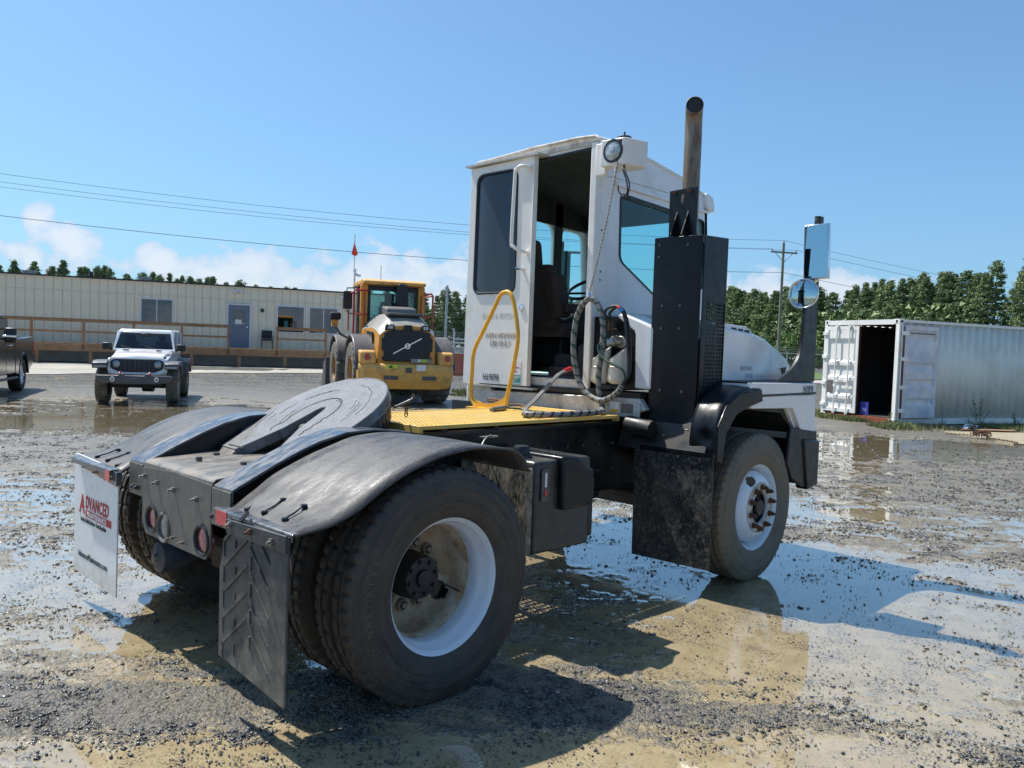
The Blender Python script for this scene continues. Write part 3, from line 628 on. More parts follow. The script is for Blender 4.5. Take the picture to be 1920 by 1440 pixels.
# rear ramps with bolted ends
for s in (-1, 1):
    prof = [(-.665, .72), (-.665, .893), (-.63, .912), (-.50, .976), (-.35, 1.042), (-.24, 1.084), (-.09, 1.118), (.07, 1.126), (.30, 1.10)]
    m = MB(); low = [(x+.0, z-.012) for x, z in prof[1:]]
    m.prism([(-.665, .72), (-.658, .72)]+[(x+.008, z-.012) for x, z in prof[1:]]+prof[1:][::-1], 'y', s*.385, s*.565)
    m.prism([(-.66, .89), (-.50, .966), (-.35, 1.032), (-.24, 1.074), (-.09, 1.108), (.07, 1.116), (.30, 1.09), (.30, .99), (-.15, .98), (-.45, .86)], 'y', s*.386, s*.395, mi=1)
    r = m.build('ramp', [mt['ramp'], mt['framepaint']], TR, bevel=.006)
    m = MB(); m.prism([(-.655, .75), (-.655, .88), (-.50, .955), (-.35, 1.022), (-.09, 1.10), (.30, 1.08), (.30, .80), (-.3, .70)], 'y', s*.43, s*.50); P(m, 'ramp_web', 'framepaint')
    m = MB(); m.box(-.672, -.665, s*.388, s*.562, .722, .885); pl = P(m, 'ramp_end_plate', 'plate', bevel=.002)
    for yy in (.43, .475):
        m = MB(); m.cyl((-.672, s*yy, .765), (-.690, s*yy, .765), .014, 6); m.cyl((-.690, s*yy, .765), (-.700, s*yy, .765), .008, 8); P(m, 'bolt', 'darkbolt', smooth=20)
# tail plate with round lamps
lights = [(.255, .632, .062, 'redlens'), (.118, .612, .066, 'clearlens'), (-.300, .630, .066, 'redlens')]
def plate_with_holes(outer_poly, holes, x0, x1):
    "triangulated plate in the y-z plane with round holes"
    bm = bmesh.new(); edges = []
    def loop(pts):
        vs = [bm.verts.new((x0, p[0], p[1])) for p in pts]
        for i in range(len(vs)): edges.append(bm.edges.new((vs[i], vs[(i+1) % len(vs)])))
    loop(outer_poly)
    for (cy, cz, r) in holes: loop(circ(cy, cz, r, 32))
    bmesh.ops.triangle_fill(bm, edges=edges, use_beauty=True, use_dissolve=False)
    r = bmesh.ops.extrude_face_region(bm, geom=bm.faces[:]); vs = [g for g in r['geom'] if isinstance(g, bmesh.types.BMVert)]
    bmesh.ops.translate(bm, verts=vs, vec=(x1-x0, 0, 0)); bmesh.ops.recalc_face_normals(bm, faces=bm.faces[:])
    me = bpy.data.meshes.new('plate'); bm.to_mesh(me); bm.free(); return me
me = plate_with_holes([(.383, .875), (.383, .60), (.335, .545), (-.335, .548), (-.383, .60), (-.383, .890), (0, .90)], [(y, z, r+.004) for y, z, r, _ in lights], -.672, -.664)
tp = link('tail_plate', me, mt['plate'], TR)
m = MB(); top = [(-.668, .883), (-.664, .900), (-.650, .912), (-.60, .918), (-.34, .935), (-.10, .940)]
m.sweep_sheet([(x, .383, z) for x, z in top], [(x, -.383, z+.004) for x, z in top], .008); P(m, 'tail_top_plate', 'plate')
m = MB(); m.box(-.60, -.2, -.38, .38, .60, .64); P(m, 'tail_crossmember', 'framepaint')
for (y, z, r, mm) in lights:
    g = MB(); g.lathe([(r+.004, -.668), (r+.009, -.676), (r+.002, -.682), (r-.008, -.676), (r-.012, -.655)], (0, y, z), 'x', 32); bz = P(g, 'lamp_grommet', 'plastic' if mm != 'clearlens' else 'plate')
    g = MB(); g.lathe([(0, -.672), (r*.5, -.671), (r-.010, -.666), (r-.006, -.64)], (0, y, z), 'x', 32); lamp = P(g, 'tail_lamp', mm)
for (y, z) in ((.345, .835), (.19, .822), (.0, .815), (-.245, .808), (.0, .585), (-.11, .582)):
    m = MB(); rr = .013 if z > .7 else .007
    m.cyl((-.672, y, z), (-.688, y, z), rr, 6); m.cyl((-.688, y, z), (-.705, y, z), rr*.5, 8); P(m, 'bolt', 'steelbolt', smooth=20)
for (x, y) in ((-.50, .12), (-.37, -.18), (-.40, -.15), (-.36, .22)):
    m = MB(); z = .929; m.cyl((x, y, z), (x, y, z+.018), .016, 6); P(m, 'bolt', 'darkbolt', smooth=20)

# rubber fenders over the duals
outer = [(-.745, .835), (-.70, .842), (-.59, .856), (-.47, .90), (-.34, .975), (-.17, 1.048), (-.02, 1.085), (.13, 1.10), (.31, 1.09), (.44, 1.055), (.51, .965)]
inner = [(-.700, .820), (-.66, .845), (-.59, .89), (-.50, .95), (-.38, 1.005), (-.24, 1.055), (-.08, 1.10), (.08, 1.112), (.28, 1.095), (.42, 1.06), (.50, .97)]
def smooth2(p): return [(v.x, v.y) for v in spline([(a, b, 0) for a, b in p], 5)]
for s in (-1, 1):
    po = [(x, s*1.215, z) for x, z in smooth2(outer)]; pi = [(x, s*.60, z) for x, z in smooth2(inner)]
    m = MB(); rows = 7; prev = pi
    grid = []
    for k in range(rows+1):
        t = k/rows; grid.append([(a[0]*(1-t)+b[0]*t, a[1]*(1-t)+b[1]*t, a[2]*(1-t)+b[2]*t+.006*math.sin(t*PI)*math.sin(i/len(pi)*PI)+.0015*vn) for i, (a, b) in enumerate(zip(pi, po)) for vn in [math.sin(i*.9+k)*.5]])
    n = len(pi); vs = [p for row in grid for p in row]; fs = [(k*n+i, k*n+i+1, (k+1)*n+i+1, (k+1)*n+i) for k in range(rows) for i in range(n-1)]
    m.add(vs, fs); o = P(m, 'fender', 'fender', smooth=60); so = o.modifiers.new('solid', 'SOLIDIFY'); so.thickness = .009; so.offset = -1
    # steel support bar along the rear edge
    m = MB(); m.prism([(-.755, .806), (-.755, .832), (-.748, .838), (-.700, .838), (-.700, .832), (-.745, .830), (-.747, .806)], 'y', s*.60, s*1.205); m.box(-.74, -.71, s*.55, s*.62, .76, .83)
    P(m, 'fender_bar', 'ramp', bevel=.003)
    m = MB(); m.box(-.757, -.755, s*.605, s*.70 if s < 0 else s*.665, .775, .832); P(m, 'reflector', 'red')
    for yy in (.72, .86, 1.02):
        m = MB(); xx = (-.60, -.53)
        for q, x in enumerate((-.675, -.575)):
            m.lathe([(0, .010), (.012, .009), (.015, .0), (.013, -.004)], (x, s*(yy-q*.03), .850+q*.036-(.012 if yy < .8 else 0)), 'z', 12)
        dz_ = .012 if yy < .8 else 0; m.tube([(-.675, s*yy, .856-dz_), (-.625, s*(yy-.015), .870-dz_), (-.575, s*(yy-.03), .892-dz_)], .004, 6); P(m, 'strap_fastener', 'framepaint')
m = MB()
m.box(.30, .34, -.62, .62, .90, .98); m.box(-.02, .02, -1.0, -.5, 1.04, 1.06); m.box(-.02, .02, .5, 1.0, 1.04, 1.06); P(m, 'fender_brackets', 'framepaint')

# rear mud flaps
y0, y1, zb, zt = -1.185, -.665, .19, .825
poly = [(-.665, .405), (-.665, .62), (-.735, .80), (-.755, .825), (-1.19, .825), (-1.19, .215), (-.94, .205), (-.665, .215)]
fl = MB(); fl.prism([(-.665, .235), (-.660, .60), (-.735, .79), (-.75, .825), (-1.195, .825), (-1.185, .185)], 'x', -.762, -.752); flap = P(fl, 'mud_flap', 'flap', bevel=.002)
# moulded chevron ribs
def rib(a, b2, w=.010):
    (ya, za), (yb, zb2) = a, b2; L_ = math.hypot(yb-ya, zb2-za); nx, nz = -(zb2-za)/L_*w/2, (yb-ya)/L_*w/2; rb = MB()
    rb.prism([(ya-nx, za-nz), (yb-nx, zb2-nz), (yb+nx, zb2+nz), (ya+nx, za+nz)], 'x', -.7675, -.7600); P(rb, 'rib', 'flap', parent=flap)
for k in range(5):
    z0 = .30+k*.105
    rib((-.70, z0-.0), (-.895, z0+.150), .014); rib((-.702, z0-.065), (-.702, z0+.005), .008)
    rib((-.915, z0+.125), (-1.07, z0-.02), .005); rib((-.925, z0+.03), (-.925, z0+.085), .008); rib((-.80, z0-.03), (-.80, z0+.02), .006)
m = MB(); m.prism([(-.725, .815), (-1.195, .832), (-1.195, .765), (-.735, .758)], 'x', -.773, -.762); P(m, 'flap_clamp_bar', 'flap', bevel=.003)
for (y, z, c) in ((-.77, .80, 'steelbolt'), (-.93, .80, 'rustbolt'), (-1.10, .795, 'steelbolt')):
    m = MB(); m.cyl((-.773, y, z), (-.784, y, z), .013, 6); m.cyl((-.784, y, z), (-.80, y-.006, z-.003), .006, 8); P(m, 'bolt', c, smooth=20)
fl = MB(); fl.prism([(.615, .150), (.605, .80), (.79, .835), (1.215, .85), (1.28, .845), (1.275, .165)], 'x', -.712, -.704); wf = P(fl, 'mud_flap', 'flapwhite', bevel=.002)
tag(wf, 'white lettered mud flap')
m = MB(); m.prism([(.60, .745), (.60, .80), (1.08, .834), (1.08, .782)], 'x', -.722, -.712); P(m, 'flap_clamp_bar', 'flapbar', bevel=.002)
for (y, z) in ((1.02, .80), (.86, .79), (.68, .775)):
    m = MB(); m.cyl((-.722, y, z), (-.740, y, z), .008, 6); m.cyl((-.74, y, z), (-.757, y, z), .005, 6); P(m, 'bolt', 'steelbolt', smooth=20)
def TX(name, s, size, y, z, x, mat, parent=wf, sq=1., up=(0, 0, 1), bold=0, right=(0, -1, 0), space=1.): return text(name, s, size, (x, y, z), right, up, mt[mat], parent, sq, .0006, bold, space=space)
TX('lettering', 'A', .150, 1.185, .520, -.7135, 'textred', sq=.78, bold=.004, up=(0, -.10, 1)); TX('lettering', 'DVANCED', .100, 1.090, .5545, -.7135, 'textred', sq=.70, bold=.003, up=(0, -.10, 1), space=1.12)
m = MB(); m.box(-.7138, -.7125, 1.085, .690, .505, .545); P(m, 'lettering_bar', 'textred', parent=wf)
TX('lettering', 'MAINTENANCE', .040, 1.055, .512, -.7145, 'textwhite', sq=1.05, bold=.001)
TX('lettering', 'On-Site Vehicle Services • Truck Specialists', .033, 1.165, .472, -.7130, 'textblack', sq=.69, bold=.001); TX('lettering', 'AdvancedMaintenance.com', .052, 1.20, .262, -.7130, 'textblack', sq=.80)
# rising lamp bracket under the tail, wires
m = MB(); m.tube(spline([(-.60, -.42, .72), (-.62, -.47, .62), (-.58, -.50, .58), (-.4, -.5, .62)], 5), .005, 6); P(m, 'wiring', 'hoseblack')

# ------------------------------------------------------------------ fifth wheel
th = rad(28); CX, CZ, RR = .06, 1.145, .44
ax = Vector((math.cos(th), 0, math.sin(th))); nrm = Vector((-math.sin(th), 0, math.cos(th)))
def FWP(u, y, h=0): return tuple(Vector((CX, 0, CZ))+ax*u+Vector((0, y, 0))+nrm*h)
outl = []
for k in range(0, 41):     # front arc from left to right
    a = rad(125-250*k/40); outl.append((RR*math.cos(a), RR*math.sin(a)))
right = [(-.33, -.355), (-.38, -.345), (-.385, -.175)]
slotR = [(-.30, -.138), (-.14, -.066), (.055, -.030)]
slot = [(.085, -.020), (.097, 0), (.085, .020)]
left = [(x, -y) for x, y in (right+slotR)[::-1]]
outl = outl+right+slotR+slot+left
def fw_plate(th0, th1):
    bm = bmesh.new(); vs = [bm.verts.new(FWP(u, y, th1)) for u, y in outl]; ed = [bm.edges.new((vs[i], vs[(i+1) % len(vs)])) for i in range(len(vs))]
    bmesh.ops.triangle_fill(bm, edges=ed, use_beauty=True); r = bmesh.ops.extrude_face_region(bm, geom=bm.faces[:])
    bmesh.ops.translate(bm, verts=[g for g in r['geom'] if isinstance(g, bmesh.types.BMVert)], vec=nrm*(th0-th1)); bmesh.ops.recalc_face_normals(bm, faces=bm.faces[:])
    me = bpy.data.meshes.new('fifth_wheel_plate'); bm.to_mesh(me); bm.free(); me.shade_smooth(); me.set_sharp_from_angle(angle=rad(30)); return me
mt['grease_arc'] = radial('greasy_plate', (.035, .036, .040), (.24, .24, .245), (CX+.05, 0, CZ+.03), th)
fwp = link('fifth_wheel_plate', fw_plate(-.06, 0), mt['grease_arc'], TR)
bv = fwp.modifiers.new('bevel', 'BEVEL'); bv.width = .006; bv.segments = 2; bv.limit_method = 'ANGLE'
m = MB()   # skirt and jaw housing below
sk = [(u*.97, y*.97) for u, y in outl[4:37]]
for i in range(len(sk)-1):
    a, c = sk[i], sk[i+1]; m.add([FWP(*a, -.04), FWP(*c, -.04), FWP(c[0]*.92, c[1]*.92, -.15), FWP(a[0]*.92, a[1]*.92, -.15)], [(0, 1, 2, 3)])
for s in (-1, 1): m.add([FWP(-.34, s*.17, -.04), FWP(.10, s*.06, -.04), FWP(.10, s*.06, -.14), FWP(-.34, s*.17, -.09)], [(0, 1, 2, 3)]); m.add([FWP(-.50, s*.19, -.04), FWP(-.1, s*.36, -.04), FWP(-.1, s*.36, -.12), FWP(-.45, s*.19, -.07)], [(0, 1, 2, 3)])
o = P(m, 'fifth_wheel_skirt', 'grease_dark'); so = o.modifiers.new('solid', 'SOLIDIFY'); so.thickness = .012
m = MB()   # horn slopes
for s in (-1, 1):
    vs = [FWP(-.36, s*.352, .001), FWP(-.36, s*.168, .001), FWP(-.60, s*.215, -.065), FWP(-.60, s*.305, -.065), FWP(-.36, s*.352, -.12), FWP(-.36, s*.168, -.12), FWP(-.60, s*.215, -.135), FWP(-.60, s*.305, -.135)]
    m.add(vs, [(0, 1, 2, 3), (4, 7, 6, 5), (0, 4, 5, 1), (1, 5, 6, 2), (2, 6, 7, 3), (3, 7, 4, 0)])
P(m, 'fifth_wheel_horn', 'plate', bevel=.018, seg=3)
# worn grooves in the grease: low raised rims
def groove(pts, w=.010, h=.004):
    gr = MB()
    for i in range(len(pts)-1):
        (ua, ya), (ub, yb) = pts[i], pts[i+1]; L_ = math.hypot(ub-ua, yb-ya) or 1; nu, ny = -(yb-ya)/L_*w/2, (ub-ua)/L_*w/2
        gr.add([FWP(ua-nu, ya-ny, .0005), FWP(ub-nu, yb-ny, .0005), FWP(ub+nu, yb+ny, .0005), FWP(ua+nu, ya+ny, .0005), FWP(ua, ya, h), FWP(ub, yb, h)], [(0, 1, 5, 4), (3, 4, 5, 2)])
    P(gr, 'grease_ridge', 'grease_dark', parent=fwp, smooth=0)
groove([(-.18+.02*k, .145+.012*math.sin(k)) for k in range(8)]+[(.0+.19*math.sin(rad(a))*1.0, .15*math.cos(rad(a))) for a in range(0, 181, 9)]+[(-.02*k, -.145+.008*math.sin(k*2)) for k in range(10)])
groove([(-.36, .13+.02*k) for k in range(9)]); groove([(-.35+.008*math.sin(k*2), -.13-.02*k) for k in range(9)])
rg = random.Random(12)
for k in range(13):
    R_ = rg.uniform(.17, .43); a0 = rg.uniform(-110, 100); n_ = rg.randrange(4, 13); groove([((R_+.004*math.sin(j*1.7+k))*math.cos(rad(a0+j*4)), (R_+.004*math.sin(j*1.7+k))*math.sin(rad(a0+j*4))) for j in range(n_) if abs(a0+j*4) < 150], rg.uniform(.002, .005), .002)
m = MB()   # lifting boom and pivots
m.box(-.10, 1.0, -.30, -.20, .96, 1.04); m.box(-.10, 1.0, .20, .30, .96, 1.04); m.cyl((.04, -.34, 1.06), (.04, .34, 1.06), .04, 16); m.box(-.02, .12, -.33, -.27, .98, 1.10); m.box(-.02, .12, .27, .33, .98, 1.10); m.box(-.05, .35, -.14, .14, .92, 1.03)
P(m, 'lift_boom', 'grease_dark', bevel=.006)
m = MB(); m.tube([FWP(.30, -.33, -.09), FWP(.37, -.34, -.10), FWP(.40, -.35, -.10)], .008, 8); m.tube(spline([FWP(.40, -.35, -.09), FWP(.425, -.36, -.075), FWP(.435, -.345, -.095), FWP(.41, -.34, -.105)], 5), .004, 6)
P(m, 'release_handle', 'darkbolt')
m = MB()
c0 = Vector(FWP(.37, -.345, -.11))
for k in range(4):
    c = c0-Vector((0, 0, .018*k)); pts = [(c.x+(.010*math.cos(a) if k % 2 else 0), c.y+(0 if k % 2 else .010*math.cos(a)), c.z+.016*math.sin(a)) for a in [2*PI*i/8 for i in range(8)]]
    m.tube(pts, .003, 5, closed=True)
P(m, 'chain', 'rustbolt')

# ------------------------------------------------------------------ yellow deck with holes
def grate(x0, x1, y0, y1, z, nx, ny, hr=.33, axis='z', sx=1., sy=1.):
    "sheet of cells, each with an eight-sided hole"
    m = MB(); dx = (x1-x0)/nx; dy = (y1-y0)/ny
    for i in range(nx):
        for j in range(ny):
            cx = x0+(i+.5)*dx; cy = y0+(j+.5)*dy
            o = [(cx+a*dx/2, cy+b_*dy/2) for a, b_ in ((1, 0), (1, 1), (0, 1), (-1, 1), (-1, 0), (-1, -1), (0, -1), (1, -1))]
            h = [(cx+hr*dx*sx*math.cos(PI/4*k), cy+hr*dy*sy*math.sin(PI/4*k)) for k in range(8)]
            if axis == 'z': vs = [(u, v, z) for u, v in o+h]
            else: vs = [(u, z, v) for u, v in o+h]
            m.add(vs, [(k, (k+1) % 8, 8+(k+1) % 8, 8+k) for k in range(8)])
    return m
g = grate(.44, 2.16, -.47, .31, 1.112, 56, 15, .36)
deck = P(g, 'deck_grating', 'yellowdeck', smooth=0, fix=False); so = deck.modifiers.new('solid', 'SOLIDIFY'); so.thickness = .010; so.offset = -1
tag(deck, kind='stuff')
m = MB(); m.box(.44, 2.16, -.492, -.47, 1.094, 1.116); m.box(.44, 2.16, .31, .33, 1.075, 1.116); m.box(.42, .44, -.492, .33, 1.075, 1.116); m.box(2.16, 2.18, -.492, .33, 1.075, 1.116); P(m, 'deck_edge', 'yellowdeck', bevel=.003)
m = MB()
for x in (.6, 1.0, 1.4, 1.8, 2.1): m.box(x, x+.04, -.46, .30, 1.06, 1.095)
m.box(.42, 2.16, -.50, -.44, 1.058, 1.075); P(m, 'deck_bearers', 'framepaint')
# yellow grab hoop
hp = [(1.85, .594, 1.10), (1.85, .645, 1.150), (1.85, .660, 1.207), (1.85, .655, 1.349), (1.85, .640, 1.519), (1.85, .540, 1.68), (1.85, .430, 1.855), (1.85, .386, 1.925), (1.85, .343, 1.952), (1.85, .285, 1.946), (1.85, .238, 1.866), (1.85, .197, 1.706), (1.85, .188, 1.600), (1.85, .215, 1.446), (1.85, .250, 1.290), (1.85, .275, 1.192), (1.85, .285, 1.103)]
m = MB(); m.tube(spline(hp, 3), .0155, 12); hoop = P(m, 'grab_hoop', 'yellow', smooth=60)
m = MB(); m.prism([(.600, 1.10), (.655, 1.19), (.61, 1.155), (.54, 1.135), (.46, 1.132), (.38, 1.15), (.285, 1.20), (.290, 1.10)], 'x', 1.845, 1.855); m.box(1.80, 1.90, .27, .66, 1.085, 1.100); P(m, 'hoop_foot', 'yellow', parent=hoop)

# ------------------------------------------------------------------ cab
XB, YL, YR = 2.30, 1.20, -.13
ZF = 1.27
def wall_with_window(axis, a, b_, outer_poly, win, name, mat):
    "wall plate with one hole, both given as 2D loops"
    bm = bmesh.new(); edges = []
    def Pt(u, v, w): return {'x': (w, u, v), 'y': (u, w, v), 'z': (u, v, w)}[axis]
    for lp in [outer_poly]+win:
        vs = [bm.verts.new(Pt(u, v, a)) for u, v in lp]
        for i in range(len(vs)): edges.append(bm.edges.new((vs[i], vs[(i+1) % len(vs)])))
    bmesh.ops.triangle_fill(bm, edges=edges, use_beauty=True); r = bmesh.ops.extrude_face_region(bm, geom=bm.faces[:])
    bmesh.ops.translate(bm, verts=[g for g in r['geom'] if isinstance(g, bmesh.types.BMVert)], vec=Vector(Pt(0, 0, b_-a))); bmesh.ops.recalc_face_normals(bm, faces=bm.faces[:])
    me = bpy.data.meshes.new(name); bm.to_mesh(me); bm.free(); me.shade_smooth(); me.set_sharp_from_angle(angle=rad(30)); return link(name, me, mt[mat], TR)
def roundpoly(pts, r=.05, n=4):
    out = []; m = len(pts)
    for i in range(m):
        p = Vector((*pts[i], 0)); a = Vector((*pts[i-1], 0)); c = Vector((*pts[(i+1) % m], 0)); da = (a-p).normalized(); dc = (c-p).normalized(); rr = min(r, (a-p).length*.45, (c-p).length*.45)
        for k in range(n+1):
            t = k/n; q = p+da*rr*(1-t)**2+dc*rr*t*t; out.append((q.x, q.y))
    return out
# roof line seen from the side: x, z
top = [(2.30, 3.085), (2.50, 3.10), (2.86, 3.065), (3.40, 2.995), (3.80, 2.90), (3.86, 2.80)]
side_out = [(2.337, ZF), (2.337, 3.07)]+[(x, z-.01) for x, z in top[1:5]]+[(3.80, 2.72), (3.90, 1.85), (3.90, ZF)]
win_r = roundpoly([(2.56, 2.735), (3.56, 2.70), (3.60, 2.02), (3.20, 1.93), (3.02, 2.02), (2.575, 2.235)], .06)
win_q = roundpoly([(3.64, 2.70), (3.755, 2.69), (3.82, 2.15), (3.67, 2.05)], .03)
swr = wall_with_window('y', YR, YR+.035, side_out, [win_r, win_q], 'cab_side_wall', 'sidewhite')
swl = wall_with_window('y', YL, YL-.035, [(x, z-.065 if z > 2.75 else z) for x, z in side_out], [roundpoly([(2.50, 2.72), (3.30, 2.70), (3.30, 1.85), (2.50, 1.85)], .10), roundpoly([(3.42, 2.68), (3.72, 2.66), (3.78, 1.95), (3.42, 1.85)], .07)], 'cab_side_wall', 'sidewhite')
for y, s in ((YR+.02, 1), (YL-.02, 1)):
    m = MB()
    if y < .5: m.prism(win_r, 'y', y-.002, y+.002); m.prism(win_q, 'y', y-.002, y+.002)
    else: m.prism([(2.49, 2.73), (3.31, 2.71), (3.31, 1.84), (2.49, 1.84)], 'y', y-.002, y+.002); m.prism([(3.41, 2.69), (3.73, 2.67), (3.79, 1.94), (3.41, 1.84)], 'y', y-.002, y+.002)
    P(m, 'side_window', 'glass', smooth=0)
def frame_strip(name, poly, axis, a, b_, w, mat, parent=TR):
    m = MB(); m.ring_prism(poly, inset(poly, w), axis, a, b_); return P(m, name, mat, parent=parent, bevel=.002)
frame_strip('window_seal', win_r, 'y', YR-.006, YR+.02, .022, 'plastic'); frame_strip('window_seal', win_q, 'y', YR-.006, YR+.02, .014, 'plastic')
# rear wall
opening = roundpoly([(-.092, 1.335), (.62, 1.335), (.62, 3.005), (-.092, 3.03)], .05)
rw = wall_with_window('x', XB, XB+.035, [(YR, ZF), (YL, ZF), (YL, 3.04), (.5, 3.085), (YR, 3.075)], [opening], 'cab_rear_wall', 'white')
frame_strip('door_seal', roundpoly([(-.092, 1.335), (.62, 1.335), (.62, 3.005), (-.092, 3.03)], .05), 'x', XB-.006, XB+.02, .016, 'plastic')
# front wall with windscreen
def fx(z): return 3.90-(max(z-1.85, 0))*(.10/.9)
m = MB()
for (ya, yb, z0, z1) in ((YR, YL, ZF, 1.95), (YR, YR+.07, 1.95, 2.85), (YL-.07, YL, 1.95, 2.85), (YR, YL, 2.72, 2.88)):
    m.add([(fx(z), y, z) for z in (z0, z1) for y in (ya, yb)]+[(fx(z)-.04, y, z) for z in (z0, z1) for y in (ya, yb)], [(0, 1, 3, 2), (4, 6, 7, 5), (0, 4, 5, 1), (2, 3, 7, 6), (0, 2, 6, 4), (1, 5, 7, 3)])
P(m, 'cab_front_wall', 'sidewhite')
m = MB(); m.add([(fx(1.95)-.02, YR+.06, 1.95), (fx(1.95)-.02, YL-.06, 1.95), (fx(2.73)-.02, YL-.06, 2.73), (fx(2.73)-.02, YR+.06, 2.73)], [(0, 1, 2, 3)]); P(m, 'windscreen', 'glass', smooth=0, fix=False)
# roof
m = MB(); rp = top[:5]
ys = [(YR-.012, -.006), (YR+.02, .012), (.05, .022), (.5, .016), (1.0, -.012), (YL-.09, -.012), (YL-.055, -.040)]
n = len(rp); vs = [(x-.015 if i == 0 else x, y, z+dz) for (y, dz) in ys for i, (x, z) in enumerate(rp)]; fs = [(k*n+i, k*n+i+1, (k+1)*n+i+1, (k+1)*n+i) for k in range(len(ys)-1) for i in range(n-1)]
m.add(vs, fs); o = P(m, 'cab_roof', 'white', smooth=30); so = o.modifiers.new('solid', 'SOLIDIFY'); so.thickness = .03; so.offset = -1
m = MB()   # rusty drip rail along the rear edge of the roof
m.tube([(2.272, y, 3.085+dz-.004) for y, dz in ys], .011, 8); 
for i in range(len(ys)-1):
    (ya, da), (yb, db) = ys[i], ys[i+1]; m.add([(2.286, ya, 3.08+da), (2.286, yb, 3.08+db), (2.286, yb, 3.025+db*.85), (2.286, ya, 3.025+da*.85), (2.296, ya, 3.08+da), (2.296, yb, 3.08+db), (2.296, yb, 3.025+db*.85), (2.296, ya, 3.025+da*.85)], [(0, 1, 2, 3), (3, 2, 6, 7), (4, 5, 1, 0)])
P(m, 'roof_drip_rail', 'rusttrim')
m = MB(); m.prism([(3.74, 2.925), (3.84, 2.90), (3.875, 2.83), (3.87, 2.775), (3.77, 2.785), (3.72, 2.86)], 'y', YR-.03, YL+.02); P(m, 'roof_visor', 'sidewhite', bevel=.012)
# side trim: seam above the window
m = MB(); m.prism([(2.50, 2.80), (3.80, 2.775), (3.80, 2.755), (2.50, 2.775)], 'y', YR-.022, YR); P(m, 'gutter_trim', 'sidewhite', bevel=.003)
m = MB(); m.prism([(2.31, 2.83), (2.62, 2.835), (3.2, 2.84), (3.2, 2.833), (2.62, 2.828), (2.31, 2.823)], 'y', YR-.002, YR); P(m, 'panel_seam', 'alu')
for (z) in (2.43, 2.36, 2.13, 2.07):
    m = MB(); m.cyl((2.36, YR, z), (2.36, YR-.006, z), .007, 8); P(m, 'screw', 'darkbolt')
# sill and rusty threshold
m = MB(); m.box(2.275, 2.40, -.13, .66, 1.27, 1.335); P(m, 'door_sill', 'rusttrim', bevel=.006)
m = MB(); m.box(2.262, 2.275, .10, .60, 1.245, 1.262); m.box(2.262, 2.30, .38, .64, 1.262, 1.27); P(m, 'sill_step', 'alu', bevel=.003)
m = MB(); m.box(2.27, 2.30, -.135, -.075, 1.25, 3.05); P(m, 'door_post', 'white', bevel=.008)
# inside of the cab
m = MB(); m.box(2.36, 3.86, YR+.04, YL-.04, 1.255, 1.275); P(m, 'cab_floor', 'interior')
m = MB()
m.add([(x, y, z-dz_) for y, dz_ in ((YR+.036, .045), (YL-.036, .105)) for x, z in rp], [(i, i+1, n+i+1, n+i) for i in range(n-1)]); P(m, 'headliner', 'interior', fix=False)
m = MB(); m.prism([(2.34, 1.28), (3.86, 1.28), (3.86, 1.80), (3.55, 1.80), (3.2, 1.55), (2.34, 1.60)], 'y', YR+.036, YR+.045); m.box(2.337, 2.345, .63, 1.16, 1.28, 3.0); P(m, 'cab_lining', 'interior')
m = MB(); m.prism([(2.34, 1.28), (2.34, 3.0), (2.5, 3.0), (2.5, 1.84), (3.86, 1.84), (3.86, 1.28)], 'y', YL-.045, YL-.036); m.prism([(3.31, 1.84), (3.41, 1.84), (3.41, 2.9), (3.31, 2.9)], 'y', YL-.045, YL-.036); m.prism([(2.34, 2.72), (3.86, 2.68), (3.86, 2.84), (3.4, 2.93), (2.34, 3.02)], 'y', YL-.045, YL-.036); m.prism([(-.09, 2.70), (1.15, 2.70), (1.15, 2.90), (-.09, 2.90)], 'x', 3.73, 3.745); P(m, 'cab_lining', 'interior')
m = MB(); m.prism([(3.45, 1.28), (3.85, 1.28), (3.85, 2.05), (3.70, 2.08), (3.50, 1.98), (3.42, 1.80)], 'y', -.05, 1.12); P(m, 'dashboard', 'interior', bevel=.02)
# seat
def pad(name, pts, mat, parent, bev=.03):
    m = MB(); m.add(pts, [(0, 2, 3, 1), (4, 5, 7, 6), (0, 1, 5, 4), (2, 6, 7, 3), (0, 4, 6, 2), (1, 3, 7, 5)]); return P(m, name, mat, parent=parent, bevel=bev, seg=3)
def slab(x0, x1, y0, y1, z0, z1, dx): return [(x0, y0, z0), (x1, y0, z0), (x0, y1, z0), (x1, y1, z0), (x0+dx, y0, z1), (x1+dx, y0, z1), (x0+dx, y1, z1), (x1+dx, y1, z1)]
st = pad('seat', slab(2.80, 3.28, .60, 1.08, 1.66, 1.78, .0), 'seat', TR, .04)
pad('seat_backrest', slab(2.78, 2.90, .66, 1.10, 1.74, 2.26, -.10), 'seat', st, .045); pad('headrest', slab(2.70, 2.80, .80, 1.06, 2.22, 2.47, -.04), 'seat', st, .05)
pad('armrest', slab(2.80, 3.05, .54, .59, 1.86, 1.94, .0), 'seat', st, .02); pad('seat_bolster', slab(2.74, 2.92, .58, .70, 1.82, 2.18, -.09), 'seat', st, .04)
m = MB(); m.box(2.86, 3.2, .65, 1.02, 1.28, 1.40); m.box(2.92, 3.12, .70, .98, 1.40, 1.66); P(m, 'seat_base', 'plastic', parent=st, bevel=.02)
m = MB(); c = Vector((3.22, .64, 2.10)); axn = Vector((-.50, 0, .87)).normalized(); e1 = Vector((0, 1, 0)); e2 = axn.cross(e1)
m.tube([c+e1*.215*math.cos(a)+e2*.215*math.sin(a) for a in [2*PI*k/40 for k in range(40)]], .014, 10, closed=True)
for a in (.5, 2.6, 4.7): m.tube([c+e1*.21*math.cos(a)+e2*.21*math.sin(a), c-axn*.05], .010, 8)
